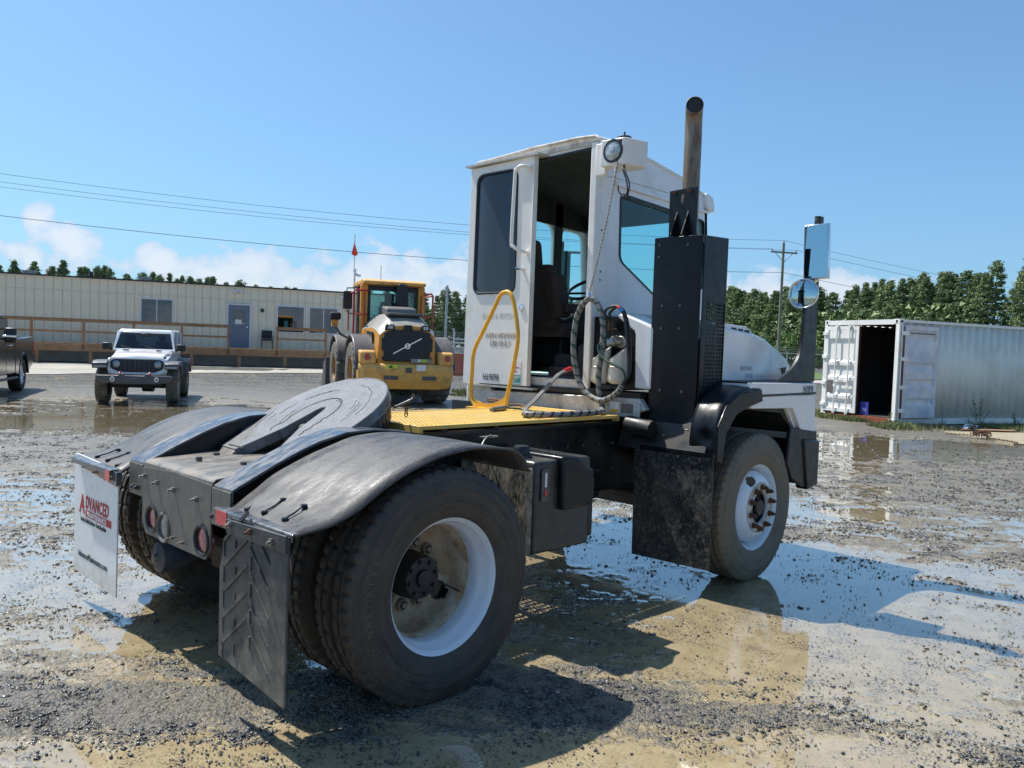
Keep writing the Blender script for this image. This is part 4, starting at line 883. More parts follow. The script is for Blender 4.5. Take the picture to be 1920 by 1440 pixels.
m.cyl(c-axn*.06, c-axn*.02, .045, 16); m.cyl(c-axn*.05, c-axn*.35, .03, 12); P(m, 'steering_wheel', 'plastic', smooth=60)
m = MB(); m.tube([(3.74, .98, 2.75), (3.76, .96, 2.1)], .012, 8); m.cyl((3.70, .93, 2.58), (3.76, .98, 2.58), .015); P(m, 'cab_pillar_pipe', 'plastic')
# engine hump and pedals seen in the doorway
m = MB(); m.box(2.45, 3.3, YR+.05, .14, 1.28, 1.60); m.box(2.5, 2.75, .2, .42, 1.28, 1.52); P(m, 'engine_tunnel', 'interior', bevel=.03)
m = MB(); m.box(2.42, 2.50, .05, .40, 1.30, 1.42); P(m, 'rag_bundle', 'seat', bevel=.02)

# sliding door pushed open to the left
dy0, dy1, dz0, dz1 = .405, 1.135, 1.262, 3.005
wl = roundpoly([(.585, 2.945), (1.045, 2.945), (1.055, 1.975), (.575, 1.975)], .085, 6)
bm_door = wall_with_window('x', 2.205, 2.238, [(dy0, dz0+.0), (dy1+.01, dz0-.005), (dy1-.012, dz1-.005), (dy0, dz1+.012)], [wl], 'sliding_door', 'white')
bv = bm_door.modifiers.new('bevel', 'BEVEL'); bv.width = .004; bv.segments = 2; bv.limit_method = 'ANGLE'
m = MB(); m.prism(wl, 'x', 2.214, 2.220); P(m, 'door_window', 'tintglass', parent=bm_door, smooth=0)
m = MB(); m.ring_prism(wl, inset(wl, .016), 'x', 2.196, 2.206); P(m, 'door_window_seal', 'plastic', parent=bm_door, bevel=.003)
m = MB(); m.box(2.19, 2.205, .405, .415, 1.262, 3.01); P(m, 'door_edge', 'white', parent=bm_door, bevel=.003)
gh = [(2.205, .455, 2.923), (2.15, .465, 2.930), (2.130, .50, 2.930), (2.130, .538, 2.905), (2.130, .548, 2.86), (2.130, .562, 2.385), (2.130, .545, 2.335), (2.140, .505, 2.305), (2.16, .46, 2.288), (2.205, .450, 2.285)]
m = MB(); m.tube(spline(gh, 4), .014, 12); m.box(2.198, 2.206, .435, .475, 2.895, 2.950); m.box(2.198, 2.206, .43, .47, 2.262, 2.31); P(m, 'door_handle', 'white', parent=bm_door, smooth=60)
m = MB(); m.cyl((2.205, .50, 2.16), (2.17, .50, 2.16), .012, 10); m.cyl((2.17, .50, 2.16), (2.155, .535, 2.165), .010, 8); P(m, 'window_latch', 'chrome', parent=bm_door)
m = MB(); m.lathe([(.030, 2.204), (.028, 2.196), (.018, 2.194), (.014, 2.199), (0, 2.199)], (0, .50, 1.868), 'x', 24); P(m, 'door_lock', 'chrome', parent=bm_door)
TX('lettering', 'NON HIGHWAY', .062, .885, 1.625, 2.2035, 'textfaded', bm_door, .80); TX('lettering', 'USE ONLY', .062, .835, 1.562, 2.2035, 'textfaded', bm_door, .80)
TX('lettering', 'H69898', .078, .908, 1.287, 2.2030, 'textblack', bm_door, .68, space=1.10)
TX('lettering', 'BLACK & VEATCH', .060, .935, 1.785, 2.2040, 'ghost', bm_door, .72)
m = MB(); m.box(2.2015, 2.204, .485, .580, 1.345, 1.455); P(m, 'sticker', 'paper', parent=bm_door)
m = MB(); m.box(2.2015, 2.204, .485, .585, 1.268, 1.340); P(m, 'sticker', 'teal', parent=bm_door)
for i, s in enumerate(('Fire', 'Extinguisher', 'Inside')): TX('lettering', s, .023, .575 if i == 1 else .555, 1.425-i*.030, 2.2012, 'textred', bm_door, .68)
m = MB()
for k in range(9): m.prism([(.583-k*.011, 1.335), (.578-k*.011, 1.335), (.572-k*.011, 1.323), (.577-k*.011, 1.323)], 'x', 2.2008, 2.2015); m.prism([(.583-k*.011, 1.284), (.578-k*.011, 1.284), (.572-k*.011, 1.272), (.577-k*.011, 1.272)], 'x', 2.2008, 2.2015)
P(m, 'sticker_stripe', 'paper', parent=bm_door)
for i, s in enumerate(('FIRST AID KIT', 'LOCATED', 'INSIDE')): TX('lettering', s, .012, .562, 1.311-i*.011, 2.2010, 'paper', bm_door, .75)
for (z0_, z1_, x0_) in ((3.012, 3.025, 2.17), (1.235, 1.250, 2.20)): m = MB(); m.box(x0_, 2.30, .35, 1.16, z0_, z1_); P(m, 'door_track', 'alu')

# bumper beam under the cab
m = MB(); m.prism([(1.10, 1.235), (.86, 1.235), (.84, 1.205), (-.60, 1.235), (-.66, 1.16), (-.56, 1.12), (.35, 1.075), (.55, 1.03), (1.08, 1.03)], 'x', 2.245, 2.30); P(m, 'cab_cross_beam', 'alu', bevel=.006)
m = MB(); m.box(2.23, 2.245, -.235, -.62, 1.10, 1.205); P(m, 'beam_pad', 'alu', bevel=.006)
m = MB(); m.box(2.226, 2.230, -.365, -.445, 1.125, 1.20); lb = P(m, 'sticker', 'paper'); m = MB(); m.box(2.2245, 2.226, -.375, -.443, 1.128, 1.150); P(m, 'sticker_band', 'yellow', parent=lb); m = MB(); m.box(2.226, 2.230, -.465, -.565, 1.13, 1.195); P(m, 'plate_patch', 'plate')
m = MB(); m.box(2.26, 2.5, -.6, 1.0, 1.235, 1.27); m.box(2.31, 2.6, -.1, .9, .98, 1.23); m.cyl((2.2, -.55, 1.06), (2.2, -.75, 1.04), .06, 16); P(m, 'cab_mount', 'underblack')
m = MB(); m.tube(spline([(2.12, .75, 1.13), (2.10, .5, 1.12), (2.05, .35, 1.13), (2.0, .22, 1.125)], 5), .008, 8); m.tube([(2.15, .78, 1.14), (2.15, .60, 1.135)], .014, 8); P(m, 'air_line', 'rustbolt')
m = MB(); m.box(2.0, 2.06, .72, 1.04, .95, 1.12); P(m, 'step_bracket', 'plastic')

# engine bulkhead beside the cab
m = MB(); m.prism([(-.135, 1.305), (-.50, 1.305), (-.535, 1.305), (-.53, 1.685), (-.50, 1.715), (-.36, 1.80), (-.135, 1.80)], 'x', 2.315, 2.325); P(m, 'bulkhead', 'black')
m = MB(); m.prism([(-.360, 1.818), (-.42, 1.815), (-.635, 1.735), (-.655, 1.71), (-.655, 1.30), (-.525, 1.30), (-.515, 1.675), (-.50, 1.70), (-.36, 1.79)], 'x', 2.29, 2.55); P(m, 'engine_cover', 'sidewhite', bevel=.012)
m = MB(); m.box(2.55, 3.1, -.85, -.16, 1.30, 1.66); P(m, 'engine_block', 'underblack', bevel=.01)
for (y, z) in ((-.255, 1.355), (-.405, 1.360)):
    m = MB(); seg = 28; r = .066; zz = z; vs = []; H = .185
    for k in range(seg):
        a = 2*PI*k/seg; vs.append((2.245+r*math.cos(a), y+r*math.sin(a), zz))
    for k in range(seg):
        a = 2*PI*k/seg; vs.append((2.245+r*math.cos(a), y+r*math.sin(a)-.012, zz+H+(-.035 if math.cos(a) < 0 else .03)*abs(math.cos(a))-.035*math.sin(a)))
    vs += [(2.245+(v[0]-2.245)*.88, y+(v[1]-y)*.88, v[2]) for v in vs[seg:2*seg]]+[(2.245+(v[0]-2.245)*.88, y+(v[1]-y)*.88, zz+.02) for v in vs[:seg]]
    m.add(vs, [(k, (k+1) % seg, seg+(k+1) % seg, seg+k) for k in range(seg)]+[(seg+k, seg+(k+1) % seg, 2*seg+(k+1) % seg, 2*seg+k) for k in range(seg)]+[(2*seg+k, 2*seg+(k+1) % seg, 3*seg+(k+1) % seg, 3*seg+k) for k in range(seg)]+[tuple(range(seg))[::-1], tuple(range(3*seg, 4*seg))])
    m.lathe([(.040, -.035), (r-.004, -.018), (r, .0)], (2.245, y, zz), 'z', seg); h = P(m, 'glad_hand_holder', 'pvc', smooth=50)
    m = MB(); m.lathe([(r+.001, -.004), (r+.004, 0), (r+.001, .004)], (2.245, y, zz+.085), 'z', seg); P(m, 'holder_strap', 'steelbolt', parent=h)
m = MB(); m.prism([(-.345, 1.665), (-.41, 1.660), (-.445, 1.625), (-.43, 1.585), (-.395, 1.575), (-.34, 1.60)], 'x', 2.285, 2.30); m.cyl((2.30, -.385, 1.625), (2.23, -.365, 1.625), .034, 18); P(m, 'trailer_socket', 'steelbolt', bevel=.004)
m = MB(); m.cyl((2.235, -.365, 1.622), (2.20, -.335, 1.612), .024, 14); P(m, 'plug', 'galv')
for y in (-.317, -.344, -.29):
    m = MB(); m.cyl((2.25, y, 1.70), (2.25, y, 1.755), .012, 6); m.cyl((2.25, y, 1.755), (2.25, y, 1.775), .009, 6); m.cyl((2.32, y, 1.705), (2.25, y, 1.705), .010, 8); P(m, 'hose_fitting', 'brownhub')
loopL = [(2.17, -.185, 1.922), (2.17, -.122, 1.863), (2.17, -.078, 1.768), (2.17, -.062, 1.595), (2.17, -.084, 1.442), (2.17, -.130, 1.329), (2.17, -.202, 1.249), (2.165, -.324, 1.205), (2.17, -.416, 1.233), (2.17, -.482, 1.282), (2.17, -.507, 1.324)]
def hose(name, pts, r, stripes=None, mats=None, n=8, seg=12):
    m = MB(); m.tube(spline(pts, n), r, seg, stripes=stripes); o = m.build(name, mats, TR, smooth=60); return o
WR = [mt['hosegrey'], mt['hosegreen']]
hose('wrapped_hose', loopL, .0205, 5.2, WR, n=10)
hose('wrapped_hose', [(2.17, -.185, 1.922), (2.19, -.240, 1.897), (2.19, -.292, 1.807), (2.19, -.312, 1.695), (2.19, -.306, 1.545), (2.19, -.289, 1.413), (2.19, -.295, 1.281), (2.19, -.324, 1.189), (2.18, -.34, 1.155), (2.13, -.37, 1.138)], .0205, 5.2, WR, n=10)
hose('wrapped_hose', [(2.13, -.37, 1.138), (2.08, -.42, 1.137), (1.95, -.458, 1.137), (1.75, -.468, 1.137), (1.55, -.455, 1.137), (1.42, -.40, 1.137), (1.40, -.33, 1.137), (1.48, -.27, 1.14)], .0205, 5.2, [mt['hosegrey'], mt['hoseblack']], n=12)
hose('green_cable', [(2.17, -.507, 1.324), (2.17, -.531, 1.376), (2.16, -.511, 1.430), (2.15, -.427, 1.467), (2.15, -.356, 1.501), (2.16, -.302, 1.552), (2.17, -.293, 1.589), (2.18, -.315, 1.612), (2.20, -.335, 1.612)], .0085, None, mt['hosegreen'])
hose('air_hose', [(2.25, -.317, 1.775), (2.21, -.303, 1.815), (2.2, -.338, 1.852), (2.2, -.407, 1.866), (2.2, -.454, 1.843), (2.2, -.489, 1.770), (2.2, -.515, 1.624), (2.2, -.535, 1.406), (2.18, -.507, 1.323)], .010, None, mt['hoseblack'])
hose('air_hose', [(2.25, -.344, 1.775), (2.22, -.339, 1.812), (2.22, -.379, 1.852), (2.22, -.429, 1.859), (2.22, -.472, 1.815), (2.22, -.514, 1.698), (2.22, -.531, 1.552), (2.22, -.529, 1.405), (2.18, -.50, 1.323)], .010, None, mt['hoseblack'])
m = MB(); m.tube([(2.195, -.445, 1.850), (2.199, -.465, 1.828)], .0125, 12); P(m, 'hose_tape', 'tape'); m = MB(); m.tube([(2.198, -.425, 1.860), (2.196, -.445, 1.850)], .0125, 12); P(m, 'hose_tape', 'red')
for dy in (0, .018):
    hose('hose_tail', [(1.48, -.27, 1.14), (1.60, -.16+dy, 1.15), (1.80, -.06+dy, 1.20), (1.92, -.07+dy, 1.30), (1.98, -.10+dy, 1.37), (2.05, -.10+dy, 1.40)], .0085, None, mt['hosegrey'])
m = MB(); m.cyl((2.05, -.085, 1.40), (2.12, -.09, 1.42), .016, 12); P(m, 'glad_hand', 'red'); m = MB(); m.cyl((1.55, .10, 1.128), (1.72, .16, 1.130), .018, 12); m.cyl((1.50, .08, 1.128), (1.55, .10, 1.128), .013, 8); P(m, 'plug', 'steelbolt')
hose('green_cable', [(1.72, .16, 1.13), (1.80, .05, 1.125), (1.70, -.10, 1.125), (1.50, -.25, 1.13)], .006, None, mt['hosegreen'])
# spring-covered suspension cable and clip
hose('hose_hanger', [(2.20, -.370, 2.854), (2.20, -.305, 2.513), (2.20, -.235, 2.221), (2.19, -.188, 2.016), (2.18, -.181, 1.952)], .008, 2.0, [mt['alu'], mt['steelbolt']], n=24)
m = MB(); m.tube([(2.2, -.36, 2.86), (2.2, -.34, 2.82), (2.2, -.35, 2.74), (2.2, -.335, 2.66)], .005, 6); m.tube([(2.18, -.181, 1.96), (2.17, -.19, 1.90)], .012, 8); P(m, 'hanger_clip', 'chrome')
hose('lamp_wire', [(2.24, -.395, 2.84), (2.20, -.418, 2.801), (2.2, -.454, 2.717), (2.2, -.462, 2.643), (2.2, -.427, 2.618), (2.2, -.389, 2.659), (2.2, -.383, 2.696)], .005, None, mt['hoseblack'])
hose('lamp_wire', [(2.24, -.40, 2.84), (2.21, -.43, 2.79), (2.21, -.47, 2.70), (2.21, -.455, 2.62), (2.21, -.41, 2.63)], .005, None, mt['hoseblack'])

# work lamp in its housing and beacon
m = MB()
a = [(2.215, -.205), (2.215, -.40), (2.30, -.50), (2.44, -.50), (2.44, -.205)]
m.prism([(2.205, -.215), (2.215, -.400), (2.245, -.425), (2.42, -.465), (2.46, -.36), (2.40, -.215)], 'z', 2.845, 3.03); m.box(2.26, 2.29, -.125, -.22, 2.80, 3.03); hs = P(m, 'lamp_housing', 'white', bevel=.008)
m = MB(); m.lathe([(.082, 2.214), (.082, 2.205), (.068, 2.203), (.064, 2.212)], (0, -.318, 2.945), 'x', 32); P(m, 'lamp_bezel', 'plastic', parent=hs)
m = MB(); m.prism([(-.235, 2.85), (-.235, 3.005), (-.30, 3.02), (-.395, 3.015), (-.360, 2.86)], 'x', 2.2125, 2.2155); P(m, 'dark_lamp_panel', 'plastic', parent=hs)  # flat black panel stands in for the shaded recess around the lamp
m = MB(); m.lathe([(.064, 2.210), (.045, 2.202), (.0, 2.198)], (0, -.318, 2.945), 'x', 28); P(m, 'work_lamp', 'lampglass', parent=hs)
m = MB(); m.lathe([(0, .032), (.045, .032), (.052, .026), (.054, .010), (.065, .008), (.068, -.012), (0, -.012)], (2.36, -.30, 3.045), 'z', 24); m.cyl((2.36, -.30, 3.07), (2.36, -.30, 3.11), .006, 8); P(m, 'beacon_base', 'plastic')

# exhaust guard tower
def trap(poly, z0, z1): m = MB(); m.prism(poly, 'z', z0, z1); return m
m = trap([(2.30, -.635), (2.30, -.925), (2.335, -.985), (2.345, -.985), (2.345, -.635)], .98, 2.33); P(m, 'guard_rear_panel', 'black', bevel=.006)
m = MB(); m.prism([(2.345, 1.05), (2.345, 2.33), (2.60, 2.33), (2.70, 2.32), (2.70, 1.98), (2.66, 1.98)], 'y', -.985, -1.0)
m = MB(); m.prism([(2.345, .98), (2.345, 2.33), (2.64, 2.345), (2.64, 1.90), (2.40, 1.90), (2.40, .98)], 'y', -1.0, -.992); gp = P(m, 'guard_side_panel', 'black', bevel=.002)
g = grate(2.40, 2.64, 1.325, 1.90, -.996, 9, 23, .34, 'y', .85, 1.1); pp = P(g, 'perforated_guard', 'black', smooth=0, fix=False); so = pp.modifiers.new('solid', 'SOLIDIFY'); so.thickness = .004
tag(pp, kind='stuff')
m = MB(); m.box(2.40, 2.64, -1.0, -.992, 1.0, 1.325); m.prism([(2.34, -.64), (2.34, -.98), (2.64, -.99), (2.64, -.66)], 'z', 2.328, 2.336); m.box(2.635, 2.645, -1.0, -.93, 1.0, 2.345); P(m, 'guard_frame', 'black', bevel=.002)
m = MB(); m.cyl((2.42, -.80, 1.25), (2.42, -.80, 2.32), .07, 24); P(m, 'muffler', 'stack')
for (y, z) in ((-.68, 2.28), (-.68, 2.20), (-.72, 1.87), (-.86, 1.87), (-.72, 1.72), (-.86, 1.72), (-.90, 2.27), (-.73, 1.30), (-.90, 1.30)):
    m = MB(); m.cyl((2.30, y, z), (2.293, y, z), .010, 6); P(m, 'bolt', 'darkbolt', smooth=20)
br = wall_with_window('x', 2.345, 2.352, [(-.715, 2.335), (-.925, 2.335), (-.925, 2.652), (-.710, 2.645)], [roundpoly([(-.80, 2.615), (-.825, 2.615), (-.825, 2.555), (-.80, 2.555)], .012)], 'stack_bracket', 'black')
m = MB()
for y in (-.775, -.860): m.prism([(2.345, 2.50), (2.345, 2.337), (2.27, 2.337)], 'y', y-.004, y+.004)
P(m, 'bracket_gusset', 'black', parent=br)
for y in (-.755, -.875):
    m = MB(); m.cyl((2.345, y, 2.628), (2.325, y, 2.628), .010, 6); m.cyl((2.345, y, 2.628), (2.30, y, 2.63), .005, 6); P(m, 'bolt', 'rustbolt', smooth=20)
m = MB(); sp = spline([(2.41, -.832, 2.33), (2.41, -.832, 2.6), (2.41, -.832, 2.95), (2.408, -.832, 3.06), (2.395, -.840, 3.130), (2.360, -.862, 3.172), (2.315, -.893, 3.180)], 6)
m.tube(sp, .053, 28, cap=False); o = P(m, 'exhaust_stack', 'stack', smooth=60); so = o.modifiers.new('solid', 'SOLIDIFY'); so.thickness = .004; so.offset = 1
m = MB(); m.tube(sp[:-1], .048, 20, cap=True); P(m, 'dark_soot_plug', 'hoseblack', parent=o, smooth=60)  # black capped plug stands in for the sooty, dark hollow of the stack
# lower mount of the tower
m = MB(); m.box(2.31, 2.50, -.62, -.98, .90, 1.03); m.box(2.28, 2.34, -.93, -.985, .84, 1.06); m.box(2.28, 2.40, -.44, -.66, 1.02, 1.06); m.box(2.50, 2.62, -.43, -1.0, .78, .98); P(m, 'guard_mount', 'black', bevel=.008)

# front right mudguard, apron and bumper
def strip(poly, y0, y1, mat, name, bevel=.006): m = MB(); m.prism(poly, 'y', y0, y1); return P(m, name, mat, bevel=bevel)
band = strip([(2.66, 1.292), (2.66, 1.375), (3.69, 1.365), (3.705, 1.285)], -1.20, -.20, 'sidewhite', 'fender_top')
strip([(2.645, 1.275), (3.695, 1.284), (3.695, 1.30), (2.645, 1.291)], -1.203, -.5, 'plastic', 'fender_seam', .002)
strip([(2.60, 1.284), (3.700, 1.280), (3.735, .945), (3.54, .950), (3.33, 1.185), (2.70, 1.20)], -1.198, -1.165, 'sidewhite', 'fender_side', .006)
strip([(3.29, 1.185), (3.335, 1.185), (3.55, .955), (3.52, .94)], -1.165, -.55, 'sidewhite', 'fender_lip', .003)
strip([(2.66, 1.365), (3.69, 1.360), (3.69, 1.375), (2.66, 1.380)], -1.18, -.9, 'plastic', 'fender_top_mat', .002)
strip([(3.30, 1.05), (3.76, 1.0), (3.76, .93), (3.77, .57), (3.66, .555), (3.36, .66), (3.27, .78)], -1.20, -1.17, 'black', 'bumper_side', .010)
m = MB(); m.box(3.56, 3.77, -1.20, 1.20, .60, .95); m.prism([(3.50, .955), (3.79, .925), (3.79, .58), (3.60, .56)], 'y', -1.215, -1.12); P(m, 'front_bumper', 'black', bevel=.015)
m = MB(); m.box(3.0, 3.7, -.50, -.45, .60, 1.25); m.prism([(2.20, .9), (2.35, 1.18), (2.6, 1.27), (3.3, 1.22), (3.7, .9), (3.7, .7), (3.66, .7), (3.60, .9), (3.25, 1.15), (2.6, 1.20), (2.40, 1.12), (2.26, .9)], 'y', -1.14, -.46); P(m, 'wheel_arch_liner', 'underblack')
tx = text('lettering', 'H69898', .072, (3.47, -1.2015, 1.300), (1, 0, 0), (0, 0, 1), mt['textblack'], band, .70, .0006, 0, space=1.10)
# dented black fender in front of the tower
fo = [(2.235, .88), (2.225, 1.00), (2.245, 1.13), (2.33, 1.24), (2.50, 1.315), (2.66, 1.345), (2.80, 1.345)]
fi = [(2.235, .90), (2.235, 1.02), (2.26, 1.14), (2.34, 1.25), (2.50, 1.335), (2.66, 1.355), (2.80, 1.350)]
m = MB(); A = smooth2(fo); B_ = smooth2(fi); rows = 8; n = len(A); vs = []
for k in range(rows+1):
    t = k/rows; y = -1.215+t*.20
    for i in range(n):
        x = A[i][0]*(1-t)+B_[i][0]*t; z = A[i][1]*(1-t)+B_[i][1]*t; d = .020*math.exp(-((z-1.02)/.05)**2-((y+1.14)/.05)**2)
        vs.append((x+d+.002*math.sin(i*.5+k*1.3), y, z+.004*math.sin(i*.4+k*.9)*t-(.02*(k == 0))))
m.add(vs, [(k*n+i, k*n+i+1, (k+1)*n+i+1, (k+1)*n+i) for k in range(rows) for i in range(n-1)])
o = P(m, 'front_fender', 'black', smooth=40); so = o.modifiers.new('solid', 'SOLIDIFY'); so.thickness = .006
m = MB(); m.prism([(2.235, .88), (2.23, 1.10), (2.32, 1.225), (2.50, 1.305), (2.79, 1.325), (2.81, 1.25), (2.62, 1.215), (2.46, 1.17), (2.34, 1.06), (2.30, .86)], 'y', -1.222, -1.212); P(m, 'fender_edge', 'black', bevel=.003)
# front mud flap with a chevron
m = MB(); m.prism([(-.61, .915), (-1.212, .925), (-1.218, .185), (-.62, .175)], 'x', 2.205, 2.215); ff = P(m, 'mud_flap', 'flapfront', bevel=.002); tag(ff, 'muddy black mud flap')
def rib2(a, b2, w, h=.004):
    (ya, za), (yb, zb2) = a, b2; L_ = math.hypot(yb-ya, zb2-za); nx, nz = -(zb2-za)/L_*w/2, (yb-ya)/L_*w/2
    rb = MB(); rb.prism([(ya-nx, za-nz), (yb-nx, zb2-nz), (yb+nx, zb2+nz), (ya+nx, za+nz)], 'x', 2.205-h, 2.2055); P(rb, 'rib', 'flapfront', parent=ff)
pts = [(-.72, .89), (-.80, .76), (-.87, .64), (-.94, .52), (-1.0, .40)]
for i in range(len(pts)-1):
    (a0, a1), (b0, b1) = pts[i], pts[i+1]; rib2((a0-.01, a1-.01), (b0, b1+.012), .055)
pts = [(-.80, .88), (-.90, .75), (-.99, .62), (-1.07, .48), (-1.13, .34)]
for i in range(len(pts)-1):
    (a0, a1), (b0, b1) = pts[i], pts[i+1]; rib2((a0-.01, a1-.012), (b0, b1+.014), .045)
rib2((-.94, .40), (-1.03, .24), .05); rib2((-.62, .80), (-.70, .86), .03)
m = MB(); m.box(2.195, 2.203, -.66, -1.215, .905, .930); P(m, 'flap_hanger', 'black')
for y in (-.69, -.82, -.96, -1.12):
    m = MB(); m.cyl((2.205, y, .885), (2.193, y, .885), .011, 8); P(m, 'bolt', 'darkbolt')

# hydraulic tank and step box behind the right rear wheel
m = MB(); m.prism([(.755, -1.02), (.755, -.47), (1.22, -.47), (1.22, -1.02)], 'z', .475, .965); tk = P(m, 'tank', 'tank' if 'tank' in mt else 'black', bevel=.02, seg=3)
m = MB(); m.box(.71, .755, -1.01, -.50, .48, .93); P(m, 'tank_skirt', 'splash' if 'splash' in mt else 'black', bevel=.004)
m = MB(); m.prism([(.93, .985), (1.06, .975), (1.20, .865), (1.215, .84), (1.215, .735), (1.17, .70), (.94, .695)], 'y', -1.06, -.55); P(m, 'tank_cover', 'black', bevel=.018, seg=3, parent=tk)
m = MB(); m.box(1.22, 1.33, -.96, -.47, .49, .88); P(m, 'battery_box', 'plastic', bevel=.015)
m = MB(); m.lathe([(0, .062), (.038, .060), (.044, .050), (.046, .020), (.055, .016), (.058, .0)], (.72+.12, -.84, .966), 'z', 20); P(m, 'filler_cap', 'plastic', parent=tk)
m = MB(); m.prism(rrect(.800, .858, .755, .925, .014), 'y', -1.030, -1.018); gg = P(m, 'sight_gauge', 'darkbolt', parent=tk); m = MB(); m.box(.822, .836, -1.034, -1.030, .83, .905); P(m, 'gauge_glass', 'paper', parent=tk); m = MB(); m.box(.822, .836, -1.034, -1.030, .785, .815); P(m, 'gauge_fluid', 'red', parent=tk)
m = MB(); m.tube(spline([(.66, -.70, 1.0), (.74, -.66, 1.05), (.84, -.60, 1.055), (.88, -.55, 1.05)], 5), .005, 6); m.box(.78, .90, -.60, -.57, 1.045, 1.052); P(m, 'tank_wire', 'steelbolt')

# hood
pr = [(2.62, 1.745), (3.171, 1.705), (3.35, 1.672), (3.55, 1.60), (3.72, 1.525), (3.775, 1.47), (3.75, 1.41), (3.68, 1.37), (2.62, 1.37)]
m = MB(); secs = [(-.95, 0.), (-.935, .012), (-.88, .035), (-.70, .07), (-.20, .10)]
n = len(pr); vs = []
for (y, dz) in secs:
    for (x, z) in pr: vs.append((x+(dz*1.2 if z < 1.60 else 0), y, z+(dz if z > 1.40 else 0)))
fs = [(k*n+i, k*n+(i+1) % n, (k+1)*n+(i+1) % n, (k+1)*n+i) for k in range(len(secs)-1) for i in range(n)]+[tuple(range(n)), tuple(range((len(secs)-1)*n, len(secs)*n))]
m.add(vs, fs); hood = P(m, 'hood', 'sidewhite', bevel=.012, smooth=50, seg=3)
m = MB(); m.prism([(2.70, 1.735), (2.72, 1.778), (3.08, 1.765), (3.16, 1.735), (3.17, 1.70)], 'y', -.93, -.55); vt = P(m, 'hood_vent', 'white_clean', parent=hood, bevel=.006)
for x in (2.86, 2.955, 3.05):
    m = MB(); z = 1.742-(x-2.72)*.05; m.box(x, x+.070, -.934, -.928, z-.016, z+.016); P(m, 'vent_slot', 'textblack', parent=hood)
m = MB(); m.prism([(3.62, 1.47), (3.70, 1.48), (3.675, 1.43), (3.66, 1.46), (3.65, 1.42)], 'y', -.957, -.950); P(m, 'hood_latch', 'plastic', parent=hood)
text('lettering', 'NATIONAL', .045, (2.98, -.952, 1.450), (1, 0, 0), (0, 0, 1), mt['textfadedgrey'] if 'textfadedgrey' in mt else mt['ghost'], hood, .8, .0006)
text('lettering', 'TRUCK', .045, (3.05, -.952, 1.395), (1, 0, 0), (0, 0, 1), mt['textfadedgrey'] if 'textfadedgrey' in mt else mt['ghost'], hood, .8, .0006)

# mirror post
m = MB(); arc = [(v.x, v.y) for v in spline([(3.10, 1.375, 0), (3.20, 1.405, 0), (3.36, 1.47, 0), (3.47, 1.56, 0), (3.515, 1.68, 0), (3.525, 1.85, 0), (3.56, 2.06, 0), (3.67, 2.61, 0)], 5)]
m.prism(arc+[(3.755, 2.61), (3.745, 2.0), (3.755, 1.375)], 'y', -1.16, -1.135); P(m, 'mirror_post', 'plastic', bevel=.004)
def mirror_plane(): pass
mc = Vector((3.715, -1.19, 2.335)); nr = (CAM-mc); nr.z = 0; nr.normalize()
right = Vector((.92, -.38, .0)).normalized(); nface = Vector((-.38, -.92, 0)).normalized()
def rectm(mb, c, r, u, nn, hw, hh, t): 
    vs = [c+r*a*hw+u*b2*hh+nn*d for d in (0, t) for a, b2 in ((-1, -1), (1, -1), (1, 1), (-1, 1))]; mb.add(vs, [(0, 3, 2, 1), (4, 5, 6, 7), (0, 1, 5, 4), (1, 2, 6, 5), (2, 3, 7, 6), (3, 0, 4, 7)])
# the glass faces back along the tractor, canted out a little
r_ = Vector((.12, -1, .05)).normalized(); n_ = Vector((-1, -.12, .05)).normalized(); u_ = n_.cross(r_).normalized()*-1
if u_.z < 0: u_ = -u_
mc = Vector((3.575, -1.20, 2.35)); m = MB(); rectm(m, mc, r_, u_, n_, .092, .205, -.045); mi = P(m, 'mirror_housing', 'chrome', bevel=.006)
m = MB(); rectm(m, mc+n_*.001, r_, u_, n_, .083, .196, .003); P(m, 'mirror_glass', 'mirror', parent=mi, smooth=0)
m = MB(); cc = Vector((3.54, -1.135, 2.035)); seg = 32; rings = 6; vs = []; fs = []
for k in range(rings+1):
    t = k/rings*.105
    for i in range(seg): a = 2*PI*i/seg; vs.append(cc+r_*t*math.cos(a)+u_*t*math.sin(a)+n_*(.014*(1-(t/.105)**2)))
for k in range(rings): fs += [(k*seg+i, k*seg+(i+1) % seg, (k+1)*seg+(i+1) % seg, (k+1)*seg+i) for i in range(seg)]
m.add(vs, fs); P(m, 'convex_mirror', 'mirror', smooth=80, fix=True)
m = MB(); m.tube([cc+r_*.107*math.cos(a)+u_*.107*math.sin(a) for a in [2*PI*k/36 for k in range(36)]], .008, 8, closed=True); m.tube([cc-n_*.03, cc-n_*.0], [.03, .10], 24); P(m, 'mirror_rim', 'chrome')
m = MB(); m.box(3.68, 3.75, -1.17, -1.13, 2.58, 2.63); m.cyl((3.60, -1.20, 2.55), (3.60, -1.20, 2.60), .012, 8); P(m, 'mirror_bracket', 'plastic')
m = MB(); m.tube([(3.60, -1.16, 2.12), (3.62, -1.20, 2.14), (3.62, -1.19, 2.18)], .014, 8); P(m, 'mirror_clamp', 'chrome')
# second mirror on the far side, seen through the doorway
m = MB(); m.tube([(3.75, 1.45, 1.4), (3.75, 1.45, 2.62)], .02, 10); m.cyl((3.72, 1.40, 2.05), (3.72, 1.40, 2.50), .07, 20); m.tube([(3.78, 1.2, 2.5), (3.75, 1.45, 2.52)], .012, 8); P(m, 'far_mirror', 'plastic')
m = MB(); m.box(2.3, 3.72, 1.17, 1.20, 1.0, 1.27); m.box(2.66, 3.70, .6, 1.2, 1.25, 1.36); P(m, 'left_fender', 'sidewhite', bevel=.01)
